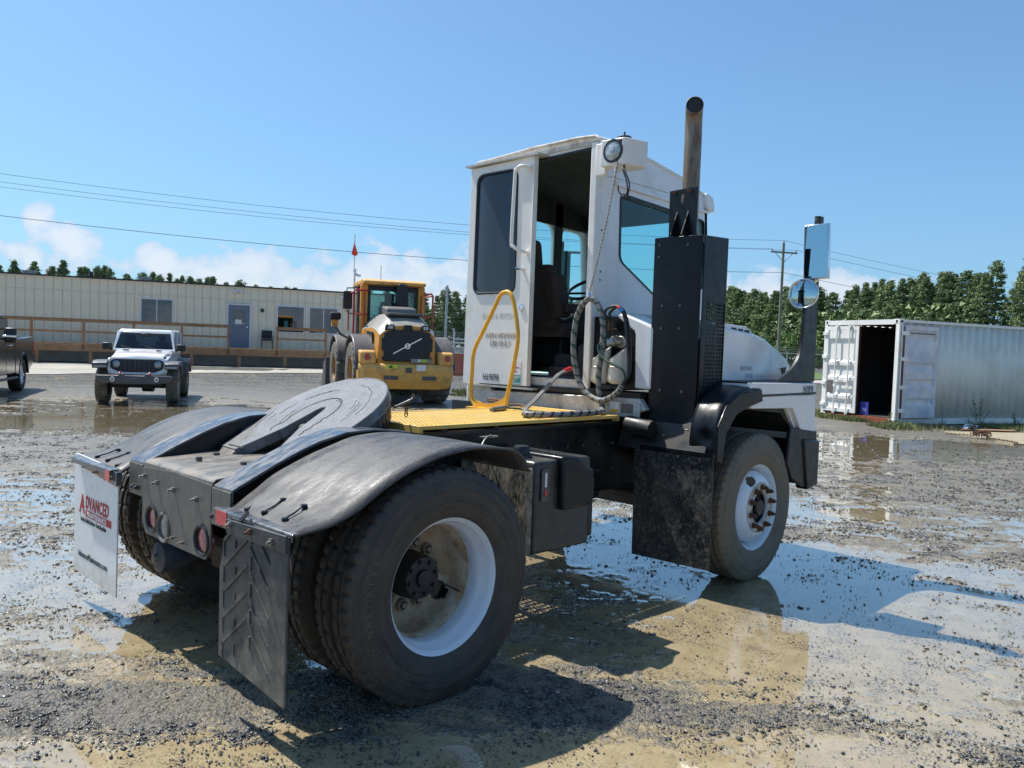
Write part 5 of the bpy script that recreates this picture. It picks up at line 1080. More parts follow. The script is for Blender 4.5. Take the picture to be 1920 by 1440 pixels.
# ------------------------------------------------------------------ surroundings: materials
mt['siding'] = M('beige_siding', (.80, .72, .55), .6, var=.04, dirt=[((.56, .51, .41), .42, 2, .4)])
mt['sidinggrey'] = M('grey_skirting', (.50, .51, .50), .6, var=.08, dirt=[((.2, .17, .12), .42, 3, .5)])
mt['roofblack'] = M('roof_edge', (.04, .04, .042), .7)
mt['wframe'] = M('window_frame', (.68, .68, .70), .4, var=.04)
mt['doorblue'] = M('blue_grey_door', (.16, .20, .26), .45, var=.08, dirt=[((.10, .12, .15), .38, 4, .5)])
mt['wood'] = M('deck_timber', (.30, .15, .075), .75, var=.25, scale=8, dirt=[((.36, .24, .13), .48, 3, .7), ((.10, .06, .035), .40, 9, .6)])
mt['chairfabric'] = M('black_upholstery', (.02, .021, .024), .7)
mt['loadyellow'] = M('loader_yellow', (.70, .30, .025), .42, var=.12, dirt=[((.40, .26, .10), .40, 2.5, .6), ((.10, .07, .04), .28, 7, .8)], coat=.15)
mt['loadpale'] = M('faded_loader_yellow', (.74, .40, .10), .5, var=.08, dirt=[((.30, .20, .09), .42, 4, .7), ((.06, .045, .03), .28, 8, .8)])
mt['loadgrey'] = M('loader_grey', (.085, .080, .080), .5, var=.1, dirt=[((.17, .15, .13), .42, 2, .5)])
mt['hoodgrey'] = M('loader_hood_grey', (.27, .26, .235), .45, var=.08, dirt=[((.36, .32, .26), .40, 3, .5)])
mt['loadorange'] = M('orange_rail', (.52, .09, .04), .5)
mt['railred'] = M('red_rail', (.42, .015, .02), .5)
mt['orange'] = M('orange_barrier', (.55, .14, .07), .55, var=.08, dirt=[((.35, .16, .10), .38, 3, .5)])
mt['flag'] = M('red_flag', (.60, .06, .05), .7)
mt['carwhite'] = M('car_white', (.86, .86, .87), .22, var=.02, coat=.7)
mt['cargrey'] = M('fender_flare_grey', (.07, .072, .08), .45, var=.1)
mt['carbronze'] = M('dark_bronze_paint', (.035, .031, .024), .16, metal=.3, var=.1, coat=1.)
mt['contwhite'] = M('container_white', (.83, .81, .76), .5, var=.04, scale=1.5, dirt=[((.46, .45, .40), .40, 1.2, .5), ((.22, .12, .06), .24, 5, .8)])
mt['contgreen'] = M('container_side', (.74, .75, .67), .5, var=.04, scale=1.2, dirt=[((.42, .43, .38), .42, 1.0, .5), ((.2, .12, .07), .22, 4, .7)])
mt['contdoor'] = M('patched_door', (.74, .73, .74), .5, var=.05, scale=1.5, dirt=[((.36, .43, .54), .47, 1.6, .8), ((.60, .52, .46), .40, 2.4, .7)])
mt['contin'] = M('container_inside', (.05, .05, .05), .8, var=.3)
mt['conttrim'] = M('rusty_red_edge', (.28, .07, .03), .7, var=.3)
mt['signblue'] = M('blue_sign', (.035, .05, .32), .5, dirt=[((.25, .27, .5), .3, 30, .6)])
mt['bark'] = M('pine_bark', (.13, .10, .075), .9, var=.3, bump=.5, bscale=6)
mt['pole'] = M('weathered_pole', (.20, .18, .15), .85, var=.2, scale=3)
mt['wire'] = M('power_wire', (.06, .065, .07), .6)
mt['meshwire'] = M('chain_link', (.20, .23, .23), .5, metal=.3)
mt['concrete'] = M('tan_slab', (.33, .28, .19), .75, var=.15, scale=3, dirt=[((.18, .15, .10), .42, 5, .6)])
mt['paleroad'] = M('dusty_lane', (.42, .39, .325), .85, var=.12, scale=.9, dirt=[((.25, .24, .21), .50, 1.2, .8), ((.22, .21, .19), .42, 5, .6)], stretch=(.4, .9, 1))
mt['pinkroad'] = M('paved_road', (.40, .33, .30), .85, var=.08, scale=.5)
mt['weed'] = M('weed_green', (.10, .14, .05), .7, var=.3)
mt['strawgrass'] = M('rough_grass', (.19, .20, .08), .85, var=.35, scale=3)
mt['lawn'] = M('lawn', (.10, .16, .045), .9, var=.25, scale=.6)
def leafmat(name, a, b_):
    m = bpy.data.materials.new(name); m.use_nodes = True; nt = m.node_tree; N = nt.nodes; L = nt.links; p = N['Principled BSDF']
    oi = N.new('ShaderNodeObjectInfo'); tc = N.new('ShaderNodeTexCoord'); n = N.new('ShaderNodeTexNoise'); n.inputs['Scale'].default_value = .9; n.inputs['Detail'].default_value = 4; L.new(tc.outputs['Object'], n.inputs[0])
    ad = N.new('ShaderNodeMath'); L.new(n.outputs[0], ad.inputs[0]); L.new(oi.outputs['Random'], ad.inputs[1])
    mr = N.new('ShaderNodeMapRange'); L.new(ad.outputs[0], mr.inputs[0]); mr.inputs[1].default_value = .35; mr.inputs[2].default_value = 1.5
    mx = N.new('ShaderNodeMix'); mx.data_type = 'RGBA'; L.new(mr.outputs[0], mx.inputs[0]); mx.inputs[6].default_value = (*a, 1); mx.inputs[7].default_value = (*b_, 1); L.new(mx.outputs[2], p.inputs['Base Color'])
    p.inputs['Roughness'].default_value = .65; p.inputs['Transmission Weight'].default_value = 0; p.inputs['Subsurface Weight'].default_value = 0
    return m
mt['pine'] = leafmat('pine_needles', (.125, .180, .070), (.215, .275, .115)); mt['leafy'] = leafmat('bright_leaves', (.16, .25, .07), (.25, .35, .12))

# ------------------------------------------------------------------ trees
def crown_mesh(kind, seed):
    r = np.random.default_rng(seed); H = 13.0; V = []; F = []
    n_cl = 420 if kind == 'pine' else 210
    pts = []
    for k in range(n_cl):
        t = r.random()**(.85)
        if kind == 'pine':
            z = H*(.16+.84*t); lay = math.floor(z/.85+.3*r.random()); R = (2.7*(1-t)**.72*min(1, .45+t*1.6)+.06)*(.62+.75*(math.sin(lay*7.3+seed*3.1)*.5+.5)*r.random()**.5+.1); z = (lay+.35+.25*r.random())*.85 if t < .9 else z
        else:
            z = H*(.08+.80*t); R = 2.9*math.sqrt(max(.02, 1-(2*t-.95)**2))*(.6+.5*r.random())
        a = r.uniform(0, 2*PI); rad_ = R*math.sqrt(r.uniform(.25, 1)); pts.append((rad_*math.cos(a), rad_*math.sin(a), z+r.normal()*.15))
    nl = 20; size = .145 if kind == 'pine' else .30
    for p in pts:
        cs = r.uniform(.25, .55) if kind == 'pine' else r.uniform(.35, .75)
        for q in range(nl):
            d = r.normal(size=3); d /= np.linalg.norm(d); c = np.array(p)+d*cs*r.uniform(.3, 1)*np.array([1, 1, .55])
            u = r.normal(size=3); u /= np.linalg.norm(u); v = np.cross(u, r.normal(size=3)); v /= np.linalg.norm(v); s = size*r.uniform(.6, 1.3)
            i = len(V); V += [tuple(c+u*s), tuple(c-u*s*.5+v*s*.6), tuple(c-u*s*.5-v*s*.6)]; F.append((i, i+1, i+2))
    me = bpy.data.meshes.new('crown'); me.from_pydata(V, [], F); me.materials.append(mt['pine' if kind == 'pine' else 'leafy']); return me
def trunk_mesh(seed):
    m = MB(); rr = random.Random(seed); m.tube([(0, 0, -.3), (.05, 0, 4), (.1, .05, 8), (.05, .1, 12.3)], [.20, .16, .11, .03], 8)
    for k in range(9):
        z = 2.5+k*1.0; a = rr.uniform(0, 6.28); L_ = 1.8*(1-z/14)+.3; m.tube([(.05, .02, z), (L_*math.cos(a), L_*math.sin(a), z+.5)], [.05, .015], 5)
    me = m.mesh('trunk', 40); me.materials.append(mt['bark']); return me
CR = {'pine': [crown_mesh('pine', s) for s in range(6)], 'leafy': [crown_mesh('leafy', s+20) for s in range(3)]}; TK = [trunk_mesh(s) for s in range(3)]
def tree(p, h, kind, k, label, group):
    t = empty('pine_tree' if kind == 'pine' else 'broadleaf_tree', p, random.uniform(0, 6.28), label, 'tree', group)
    s = h/13.2; t.scale = (s*random.uniform(.85, 1.35), s*random.uniform(.85, 1.35), s)
    c = bpy.data.objects.new('crown', CR[kind][k % len(CR[kind])]); COL.objects.link(c); c.parent = t
    c = bpy.data.objects.new('trunk', TK[k % 3]); COL.objects.link(c); c.parent = t
    return t
rt = random.Random(5)
def row(knots, step, dd, hs, share, label, group, lo=.90, hi=1.07):
    "trees along a line given as (column, distance, height) knots"
    pts = [(spot(px, d, 0), h) for px, d, h in knots]; acc = 0; k = 0
    for i in range(len(pts)-1):
        (a, ha), (b_, hb) = pts[i], pts[i+1]; L_ = (b_-a).length; n = max(1, int(L_/step))
        for j in range(n):
            t = (j+rt.uniform(-.3, .3))/n; p = a.lerp(b_, t); p = p+FH*(dd+rt.uniform(-2, 2)); h = (ha*(1-t)+hb*t)*hs*rt.uniform(lo, hi)
            kind = 'leafy' if rt.random() < share else 'pine'
            if kind == 'leafy': h *= .8
            lab, grp = (label, group) if kind == 'pine' else (label.replace('dark green pine', 'brighter green broadleaf tree'), group.replace('pines', 'broadleaf trees'))
            tree((p.x, p.y, gz(np.array(p.x), np.array(p.y)).item()), h, kind, rt.randrange(99), lab, grp); k += 1
right_k = [(1330, 165, 15.0), (1380, 150, 13.3), (1500, 130, 12.4), (1600, 120, 12.2), (1700, 108, 12.3), (1800, 100, 12.4), (1860, 94, 12.9), (1940, 90, 13.2), (2120, 86, 13.0)]
row(right_k, 1.6, 0, 1.0, .16, 'dark green pine in the wood behind the white container and utility pole', 'pines behind the container', .93, 1.06)
row(right_k, 1.8, 5, 1.02, .06, 'dark green pine in the wood behind the white container and utility pole', 'pines behind the container')
row([(1340, 140, 8), (1560, 112, 8), (1760, 96, 7.5), (2000, 80, 7)], 3.6, 0, .9, .75, 'dark green pine low at the edge of the wood beyond the fence', 'pines at the edge of the wood')
left_k = [(-160, 132, 12.8), (0, 138, 12.8), (60, 140, 12.9), (130, 142, 13.2), (230, 146, 12.8), (330, 150, 12.6), (430, 154, 12.4), (520, 160, 11.6), (640, 168, 11.4)]
row(left_k, 1.1, 0, 1.0, .05, 'dark green pine showing its top above the long beige office trailer', 'pines behind the trailer', .95, 1.05)
row([(640, 168, 11.4), (800, 190, 15.), (880, 195, 14.7), (1000, 200, 14.5), (1200, 190, 14.5), (1340, 165, 15.)], 3.0, 0, 1., .08, 'dark green pine in the wood between the yellow loader and the tractor cab', 'pines beyond the loader')
row([(760, 196, 15.), (880, 201, 14.7), (1010, 205, 14.5)], 3.2, 0, .98, .08, 'dark green pine in the wood between the yellow loader and the tractor cab', 'pines beyond the loader')
# undergrowth closing the wood below the crowns
def thicket(knots, h, name, label):
    r = np.random.default_rng(3); V = []; F = []
    for i in range(len(knots)-1):
        a, b_ = spot(knots[i][0], knots[i][1], 0), spot(knots[i+1][0], knots[i+1][1], 0); L_ = (b_-a).length
        for k in range(int(L_*42)):
            p = a.lerp(b_, r.random())+FH*(9+r.uniform(-1.5, 1.5)); z = h*r.random()**.8; s = .55*r.uniform(.5, 1.3); c = np.array([p.x, p.y, z]); u = r.normal(size=3); u /= np.linalg.norm(u); v = np.cross(u, r.normal(size=3)); v /= np.linalg.norm(v)
            j = len(V); V += [tuple(c+u*s), tuple(c-u*s*.5+v*s*.6), tuple(c-u*s*.5-v*s*.6)]; F.append((j, j+1, j+2))
    me = bpy.data.meshes.new(name); me.from_pydata(V, [], F); o = link(name, me, mt['pine']); tag(o, label, 'undergrowth', kind='stuff')
thicket([(640, 160), (880, 190), (1340, 160), (1500, 124), (1700, 103), (1860, 90), (2120, 82)], 9, 'undergrowth', 'dense dark foliage filling the wood below the tree crowns')

# ------------------------------------------------------------------ flat ground strips
def quad_strip(name, ptsA, ptsB, z, mat, label, kind='structure'):
    n = len(ptsA); me = bpy.data.meshes.new(name)
    vs = [(p.x, p.y, gz(np.array(p.x), np.array(p.y)).item()+z) for p in ptsA+ptsB]
    me.from_pydata(vs, [], [(i, i+1, n+i+1, n+i) for i in range(n-1)]); o = link(name, me, mt[mat]); tag(o, label, kind=kind); return o
def lane(name, x0, x1, da, db, z, mat, label, wob=0):
    xs = np.linspace(x0, x1, 40); a = [spot(x, da(x)+wob*math.sin(x*.05), 0) for x in xs]; b_ = [spot(x, db(x)+wob*math.sin(x*.043+1), 0) for x in xs]
    quad_strip(name, a, b_, z, mat, label)
lane('pale_lane', -350, 1000, lambda x: 27.6+(x-75)*.0115, lambda x: 34.6+(x-75)*.0108, .02, 'paleroad', 'pale dusty lane running in front of the trailer deck', .12)
lane('lawn', 1330, 2300, lambda x: 52-(x-1500)*.006, lambda x: 80-(x-1500)*.01, .03, 'lawn', 'green lawn beyond the chain link fence')
lane('far_lawn', 640, 1330, lambda x: 60, lambda x: 150, .03, 'lawn', 'green field beyond the chain link fence behind the loader')
lane('paved_road', 1280, 2300, lambda x: 43., lambda x: 49., .04, 'pinkroad', 'pale pinkish paved road running behind the container')

# rough grass
def tufts(name, areas, n, hmin, hmax, mat, label):
    r = np.random.default_rng(11); V = []; F = []
    for (pa, da, pb, db, wd, share) in areas:
        a, b_ = spot(pa, da, 0), spot(pb, db, 0)
        for k in range(int(n*share)):
            p = a.lerp(b_, r.random())+FH*(r.normal()*wd)
            if fbm(np.array(p.x*1.1), np.array(p.y*1.1), 3, 5) < -.1: continue
            z = gz(np.array(p.x), np.array(p.y)).item(); h = r.uniform(hmin, hmax); an = r.uniform(0, 2*PI); w = .010+.3*h*.08; lx, ly = r.normal(size=2)*h*.35
            j = len(V); V += [(p.x-w*math.cos(an), p.y-w*math.sin(an), z-.01), (p.x+w*math.cos(an), p.y+w*math.sin(an), z-.01), (p.x+lx, p.y+ly, z+h)]; F.append((j, j+1, j+2))
    me = bpy.data.meshes.new(name); me.from_pydata(V, [], F); o = link(name, me, mt[mat]); tag(o, label, 'grass', kind='stuff')
tufts('rough_grass', [(1500, 22.5, 1690, 19.2, .35, .25), (1640, 18.9, 1960, 20.2, .35, .35), (1440, 24, 1560, 23, .5, .08), (640, 26.5, 900, 26.0, .9, .32)], 26000, .03, .16, 'strawgrass', 'sparse yellowish grass growing at the edge of the gravel')

# ------------------------------------------------------------------ office trailer
def cz(px, d): return spot(px, d, 0)
TO = camxy(-13.4, 39.2); ta = heading(1, .38)
def trailer():
    z0, z1 = 1.12, 4.05; t = empty('office_trailer', (TO.x, TO.y, 0), ta, 'long beige office trailer with ribbed siding and blue grey door', 'trailer')
    XL, XR, D = -16.5, 8.4, 7.2       # wall plane is local y = 0, camera side is -y
    def part(mb, n, m, p=t, **k): return mb.build(n, mt[m], p, **k)
    m = MB(); m.box(XL, XR, .03, D, z0-.1, z1-.05); part(m, 'wall', 'siding')
    x = XL; pms = []
    for (za, zb) in ((z0, 3.46), (3.50, z1-.02)): m = MB(); m.box(.012, .355, .0, .03, za, zb); pm = m.mesh('siding_panel', 0); pm.materials.append(mt['siding']); pms.append(pm)
    while x < XR-.30:      # siding boards with grooves between them, one object each
        for pm in pms: o = bpy.data.objects.new('siding_panel', pm); COL.objects.link(o); o.parent = t; o.location = (x, random.uniform(-.003, .003), 0)
        x += .37
    m = MB(); m.box(XL, XR, -.018, .03, 3.455, 3.485); part(m, 'wall_seam', 'siding')
    m = MB(); m.box(XL, XR, -.05, .04, z1-.03, z1+.03); part(m, 'roof_edge', 'siding'); m = MB(); m.box(XL-.05, XR+.05, -.09, D+.1, z1+.03, z1+.10); part(m, 'roof', 'roofblack')
    m = MB(); m.box(XL, XR, .05, D, .1, z0-.1); part(m, 'skirting', 'sidinggrey')
    for x in (-11.9, -9.2, -4.35): 
        v = MB(); v.box(x-.22, x+.22, 1.2, 1.6, z1+.10, z1+.26); v.box(x-.30, x+.30, 1.1, 1.7, z1+.26, z1+.31); part(v, 'roof_vent', 'galv')
    v = MB(); v.cyl((-6.6, 1.0, z1+.1), (-6.6, 1.0, z1+.42), .08, 12); part(v, 'roof_pipe', 'roofblack')
    v = MB(); v.cyl((-14.1, 1.0, z1+.1), (-14.1, 1.0, z1+.42), .08, 12); part(v, 'roof_pipe', 'roofblack')
    def window(x0, x1, za, zb, mull=True):
        w = MB(); w.ring_prism([(x0, za), (x1, za), (x1, zb), (x0, zb)], [(x0+.06, za+.06), (x1-.06, za+.06), (x1-.06, zb-.06), (x0+.06, zb-.06)], 'y', -.05, .0)
        f = part(w, 'window', 'wframe', bevel=.004)
        panes = [(x0+.06, (x0+x1)/2), ((x0+x1)/2, x1-.06)] if mull else [(x0+.06, x1-.06)]
        for (a, b_) in panes:
            q = MB(); q.box(a, b_, -.012, -.006, za+.06, zb-.06); part(q, 'pane', 'officeglass', f, smooth=0)
        if mull: q = MB(); q.box((x0+x1)/2-.02, (x0+x1)/2+.02, -.045, -.004, za+.06, zb-.06); part(q, 'mullion', 'wframe', f)
        q = MB(); q.box(x0+.06, x1-.06, -.004, -.001, zb-.06-(zb-za)*.36, zb-.06); part(q, 'window_blind', 'blind', f)
    window(-4.42, -2.98, 2.12, 3.33); window(1.73, 3.10, 1.94, 3.30, False); window(3.28, 4.75, 1.94, 3.30)
    d = MB(); d.box(-.52, .46, -.03, 0, z0, 3.20); dr = part(d, 'door', 'doorblue', bevel=.004)
    q = MB(); q.ring_prism([(-.60, z0), (.54, z0), (.54, 3.28), (-.60, 3.28)], [(-.52, z0+.0), (.46, z0+.0), (.46, 3.20), (-.52, 3.20)], 'y', -.06, .0); part(q, 'door_frame', 'wframe')
    q = MB(); q.box(-.30, .22, -.036, -.030, 2.28, 2.98); part(q, 'door_pane', 'officeglass', dr, smooth=0); q = MB(); q.box(-.20, .10, -.042, -.037, 2.28, 2.50); part(q, 'notice', 'paper', dr)
    q = MB(); q.cyl((.36, -.03, 2.14), (.36, -.08, 2.14), .04, 10); q.tube([(.36, -.08, 2.14), (.26, -.09, 2.13)], .018, 8); part(q, 'door_lever', 'chrome', dr)
    q = MB(); q.box(-.62, .56, -.10, .0, 3.30, 3.33); part(q, 'door_hood', 'wframe')
    q = MB(); q.box(.98, 1.12, -.10, 0, 2.92, 3.08); part(q, 'wall_lamp', 'plastic')
    for x, z in ((-.2, 3.84), (4.95, 3.86)):
        q = MB(); q.cyl((x+.05, 0, z), (x+.05, -.12, z), .03, 10); q.cyl((x+.05, -.12, z+.02), (x-.12, -.22, z-.03), .055, 12); part(q, 'camera' if x > 1 else 'floodlight', 'wframe')
    q = MB(); q.cyl((-.05, -.05, 3.84), (.08, -.2, 3.86), .06, 12); part(q, 'floodlight', 'wframe')
    q = MB(); q.box(5.0, 5.14, -.06, 0, 3.48, 3.64); q.tube(spline([(5.08, -.04, 3.50), (5.15, -.08, 3.2), (5.4, -.08, 3.05), (5.62, -.08, 3.25), (5.70, -.06, 3.6)], 5), .02, 6); part(q, 'wall_cable', 'plastic')
    q = MB(); q.box(3.05, 3.22, -.05, 0, 1.48, 1.62); part(q, 'meter_box', 'wframe')
    return t
mt['officeglass'] = glass('office_glass', (.28, .32, .34), .10); mt['blind'] = M('window_blind', (.30, .31, .28), .7)
trailer()
DK = camxy(-13.4, 39.2)
def deck_build():
    t = empty('trailer_deck', (TO.x, TO.y, 0), ta, 'long timber deck with railings in front of the office trailer', 'deck')
    XL, XR, Y0, Y1 = -14.5, 7.2, -2.15, -.12; zt = 1.12; zg = .20
    def part(mb, n, m='wood', p=t, **k): return mb.build(n, mt[m], p, **k)
    m = MB(); x = XL
    k = 0
    while x < XR-.01:
        b_ = MB(); b_.box(x+.006, x+.134, Y0, Y1, zt-.04, zt-.0+.004*((k*7) % 3)); 
        m.box(x+.006, x+.134, Y0, Y1, zt-.04, zt+.004*((k*7) % 3)); x += .14; k += 1
    pl = part(m, 'deck_boards'); tag(pl, kind='stuff')
    m = MB(); m.box(XL, XR, Y0-.04, Y0, zt-.34, zt-.045); part(m, 'rim_joist', bevel=.005)
    for x in [XL+.1+2.05*i for i in range(11)]:
        m = MB(); m.box(x-.07, x+.07, Y0+.0, Y0+.14, zg-.2, zt-.34); part(m, 'support_post')
    gate0, gate1 = -.55, 1.95
    def rail(xa, xb):
        m = MB(); m.box(xa-.07, xb+.07, Y0-.05, Y0+.10, zt+1.02, zt+1.07); part(m, 'top_rail'); m = MB(); m.box(xa, xb, Y0-.075, Y0-.04, zt+.92, zt+1.02); part(m, 'rail_board')
        m = MB(); m.box(xa, xb, Y0-.075, Y0-.04, zt+.46, zt+.55); part(m, 'middle_rail')
        n = max(1, round((xb-xa)/2.05))
        for i in range(n+1):
            x = xa+(xb-xa)*i/n; m = MB(); m.box(x-.05, x+.05, Y0-.04, Y0+.06, zt-.3, zt+1.02); part(m, 'rail_post')
    rail(XL+.1, gate0); rail(1.62, 3.85)
deck_build()
def chair():
    p = camxy(-13.4, 39.2); t = empty('chair', (0, 0, 0), 0, 'black cushioned chair on the deck between the trailer door and window', 'chair')
    off = Matrix.Rotation(ta, 4, 'Z') @ Vector((1.28, -.45, 0)); t.location = (TO.x+off.x, TO.y+off.y, 1.125); t.rotation_euler = (0, 0, ta)
    for s in (-1, 1):
        for y in (-.22, .22): m = MB(); m.cyl((s*.25, y, 0), (s*.25, y, .42), .012, 8); m.build('leg', mt['plastic'], t)
    m = MB(); m.box(-.25, .25, -.24, .24, .40, .48); m.build('seat', mt['chairfabric'], t, bevel=.02); m = MB(); m.prism([(.20, .50), (.25, .90), (.29, .90), (.24, .50)], 'x', -.25, .25); m.build('backrest', mt['chairfabric'], t, bevel=.02)
    for s in (-1, 1): m = MB(); m.tube([(s*.27, -.22, .45), (s*.27, -.22, .62), (s*.27, .22, .62)], .012, 8); m.build('armrest', mt['plastic'], t)
chair()
m = MB(); pt = spot(660, 38.6, 0); m.cyl((pt.x, pt.y, 0), (pt.x, pt.y, 4.95), .035, 10); cpo = m.build('camera_pole', mt['galv'], None); tag(cpo, 'thin grey pole carrying a security camera behind the loader cab', 'pole')
m = MB(); m.box(pt.x-.05, pt.x+.05, pt.y-.05, pt.y+.05, 4.95, 5.1); a = camxy(0, 0); m.cyl((pt.x, pt.y, 4.85), (pt.x+RH.x*.28, pt.y+RH.y*.28, 4.80), .07, 12); o = m.build('camera_head', mt['wframe'], cpo)

# ------------------------------------------------------------------ shipping container
def container():
    N0 = camxy(9.42, 19.67); ang = heading(.92, .39); L_, W_, H_ = 12.19, 2.44, 2.59
    t = empty('shipping_container', (N0.x, N0.y, .03), ang, 'white shipping container with one end door folded open', 'container')
    def part(mb, n, m, p=t, **k): return mb.build(n, mt[m], p, **k)
    for (x, y) in ((0, 0), (0, W_), (L_, 0), (L_, W_)):
        for z in (0, H_-.118):
            sx = .178 if x == 0 else -.178; sy = .162 if y == 0 else -.162
            m = MB(); m.box(x, x+sx, y, y+sy, z, z+.118); cc = part(m, 'corner_casting', 'contwhite', bevel=.008)
            m = MB()
            if x == 0: m.prism([(v+y+sy/2, w+z+.06) for v, w in rrect(-.028, .028, -.04, .04, .027)], 'x', -.002, .003)
            if y == 0: m.prism([(v+x+sx/2, w+z+.06) for v, w in rrect(-.045, .045, -.028, .028, .027)], 'y', -.002, .003)
            if m.v: part(m, 'casting_hole', 'textblack', cc)
        m = MB(); sx = .12 if x == 0 else -.12; sy = .10 if y == 0 else -.10; m.box(x+.004*(1 if x == 0 else -1), x+sx, y+.004*(1 if y == 0 else -1), y+sy, .118, H_-.118); part(m, 'corner_post', 'contwhite')
    for y in (.004, W_-.104):
        m = MB(); m.box(.178, L_-.178, y, y+.10, .0, .14); part(m, 'bottom_rail', 'contwhite'); m = MB(); m.box(.178, L_-.178, y, y+.07, H_-.075, H_-.008); part(m, 'top_rail', 'contwhite')
    m = MB(); m.box(.004, .12, .162, W_-.162, 0, .12); part(m, 'door_sill', 'conttrim'); m = MB(); m.box(.004, .12, .162, W_-.162, H_-.13, H_-.006); part(m, 'door_header', 'contwhite')
    def corr(x0, x1, y, z0, z1, s, name, mat):
        m = MB(); x = x0; P_ = .278; prof = []
        while x < x1-P_:
            prof += [(x, y), (x+.07, y), (x+.138, y+s*.036), (x+.208, y+s*.036)]; x += P_
        prof.append((x1, y)); n = len(prof); vs = [(a, b_, z0) for a, b_ in prof]+[(a, b_, z1) for a, b_ in prof]; m.add(vs, [(i, i+1, n+i+1, n+i) for i in range(n-1)]); o = part(m, name, mat, smooth=20, fix=False); so = o.modifiers.new('s', 'SOLIDIFY'); so.thickness = .003; return o
    corr(.12, L_-.12, .020, .14, H_-.075, 1, 'side_wall', 'contgreen'); corr(.12, L_-.12, W_-.02, .14, H_-.075, -1, 'side_wall', 'contwhite')
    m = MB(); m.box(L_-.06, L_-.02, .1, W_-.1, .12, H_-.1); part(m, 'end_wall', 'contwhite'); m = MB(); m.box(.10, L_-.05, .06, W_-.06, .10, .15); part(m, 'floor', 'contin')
    m = MB(); x = .05; vs = []
    prof = []; k = 0
    while x < L_: prof.append((x, H_-.03+.02*(k % 2))); x += .18; k += 1
    n = len(prof); m.add([(a, .05, b_) for a, b_ in prof]+[(a, W_-.05, b_) for a, b_ in prof], [(i, i+1, n+i+1, n+i) for i in range(n-1)]); part(m, 'roof', 'contwhite', smooth=20, fix=False)
    for y in (.065, W_-.065): m = MB(); m.box(.12, L_-.1, y-.002, y+.002, .15, H_-.1); part(m, 'dark_inner_sheet', 'contin')  # near-black sheets over the inner faces put the interior's shade into colour
    m = MB(); m.box(L_-.08, L_-.07, .1, W_-.1, .15, H_-.1); m.box(.1, L_-.1, .07, W_-.07, H_-.075, H_-.07); part(m, 'dark_inner_sheet', 'contin')
    def door(frame_pts, closed):
        "door leaf in its own frame: u across, v up, w outwards"
        o, ux, wn = frame_pts
        def T(mb): mb.v = [tuple(Vector(o)+Vector(ux)*v[0]+Vector(wn)*v[1]*-1+Vector((0, 0, v[2]))) for v in mb.v]; return mb
        W2, HH = 1.13, 2.27; mat = 'contwhite' if closed else 'contdoor'
        m = MB(); m.ring_prism([(0, 0), (W2, 0), (W2, HH), (0, HH)], [(.09, .10), (W2-.09, .10), (W2-.09, HH-.10), (.09, HH-.10)], 'y', -.05, .0); dr = part(T(m), 'door', mat, bevel=.004)
        if not closed: tag(dr, 'patched grey door folded back against the side wall')
        # pressed panel: flat bands with sloped steps
        zs = [.10, .34, .40, .56, .62, .76, .98, 1.06, 1.20, 1.26, 1.42, 1.50, 1.86, 1.96, HH-.10]
        zs = [.10, .30, .36, .44, .50, .98-.22, .84, .92, .98, 1.18, 1.24, 1.32, 1.38, 1.86, 1.95, 2.02, HH-.10]
        lev = [0, 0, 1, 1, 0, 0, 1, 1, 0, 0, 1, 1, 0, 0, 1, 1, 1]
        m = MB(); vs = []
        for (z, l) in zip(zs, lev): 
            for u in (.09, .13, W2-.13, W2-.09): vs.append((u, (-.004 if (l == 0 or u in (.09, W2-.09)) else -.048) if closed else (-.044 if l == 0 else -.012), z))
        n = len(zs); m.add(vs, [(i*4+j, i*4+j+1, i*4+j+5, i*4+j+4) for i in range(n-1) for j in range(3)]); part(T(m), 'door_panel', mat, dr, smooth=20, fix=False)
        if closed:
            for u in (.42, .86):
                m = MB(); m.cyl((u, -.085, -.05), (u, -.085, HH+.06), .019, 10)
                for z in (0., .70, 1.4, HH): m.box(u-.04, u+.04, -.10, -.05, z-.03, z+.03)
                part(T(m), 'locking_bar', 'contwhite', dr)
                m = MB(); m.box(u+.02 if u < .5 else u-.30, u+.30 if u < .5 else u-.02, -.10, -.075, .80, .84); part(T(m), 'lock_handle', 'contwhite', dr)
            m = MB(); m.box(.14, .32, -.053, -.050, .50, .82); part(T(m), 'data_plate', 'plate', dr)
        else:
            m = MB(); m.box(.16, W2-.14, -.056, -.05, HH-.19, HH-.17); part(T(m), 'door_gasket', 'textblack', dr)
        for z in (.18, .75, 1.45, 2.08):
            m = MB(); m.box(-.075, .08, -.085, -.02, z-.045, z+.045); part(T(m), 'hinge', 'contwhite', dr, bevel=.008)
        m = MB(); m.ring_prism([(-.012, -.012), (W2+.012, -.012), (W2+.012, HH+.012), (-.012, HH+.012)], [(.002, .002), (W2-.002, .002), (W2-.002, HH-.002), (.002, HH-.002)], 'y', -.030, -.010); part(T(m), 'door_seal', 'plastic' if closed else 'conttrim', dr)
    door(((.035, W_-.08, .16), (0, -1, 0), (-1, 0, 0)), True)
    door(((.12, -.055, .16), (1, 0, 0), (0, -1, 0)), False)
    m = MB(); m.cyl((-.01, -.03, .12), (-.01, -.03, H_-.14), .022, 10); m.cyl((.06, -.05, .12), (.06, -.05, H_-.14), .016, 10); part(m, 'locking_bar', 'contwhite')
    m = MB(); m.box(.05, .055, 1.22, 1.25, .16, 2.43); part(m, 'door_edge', 'conttrim')
    # blue sign inside the doorway
    s = empty('blue_sign', (0, 0, 0), 0, 'small blue printed sign leaning inside the open container doorway', 'sign'); R3 = Matrix.Translation((N0.x, N0.y, .03)) @ Matrix.Rotation(ang, 4, 'Z')
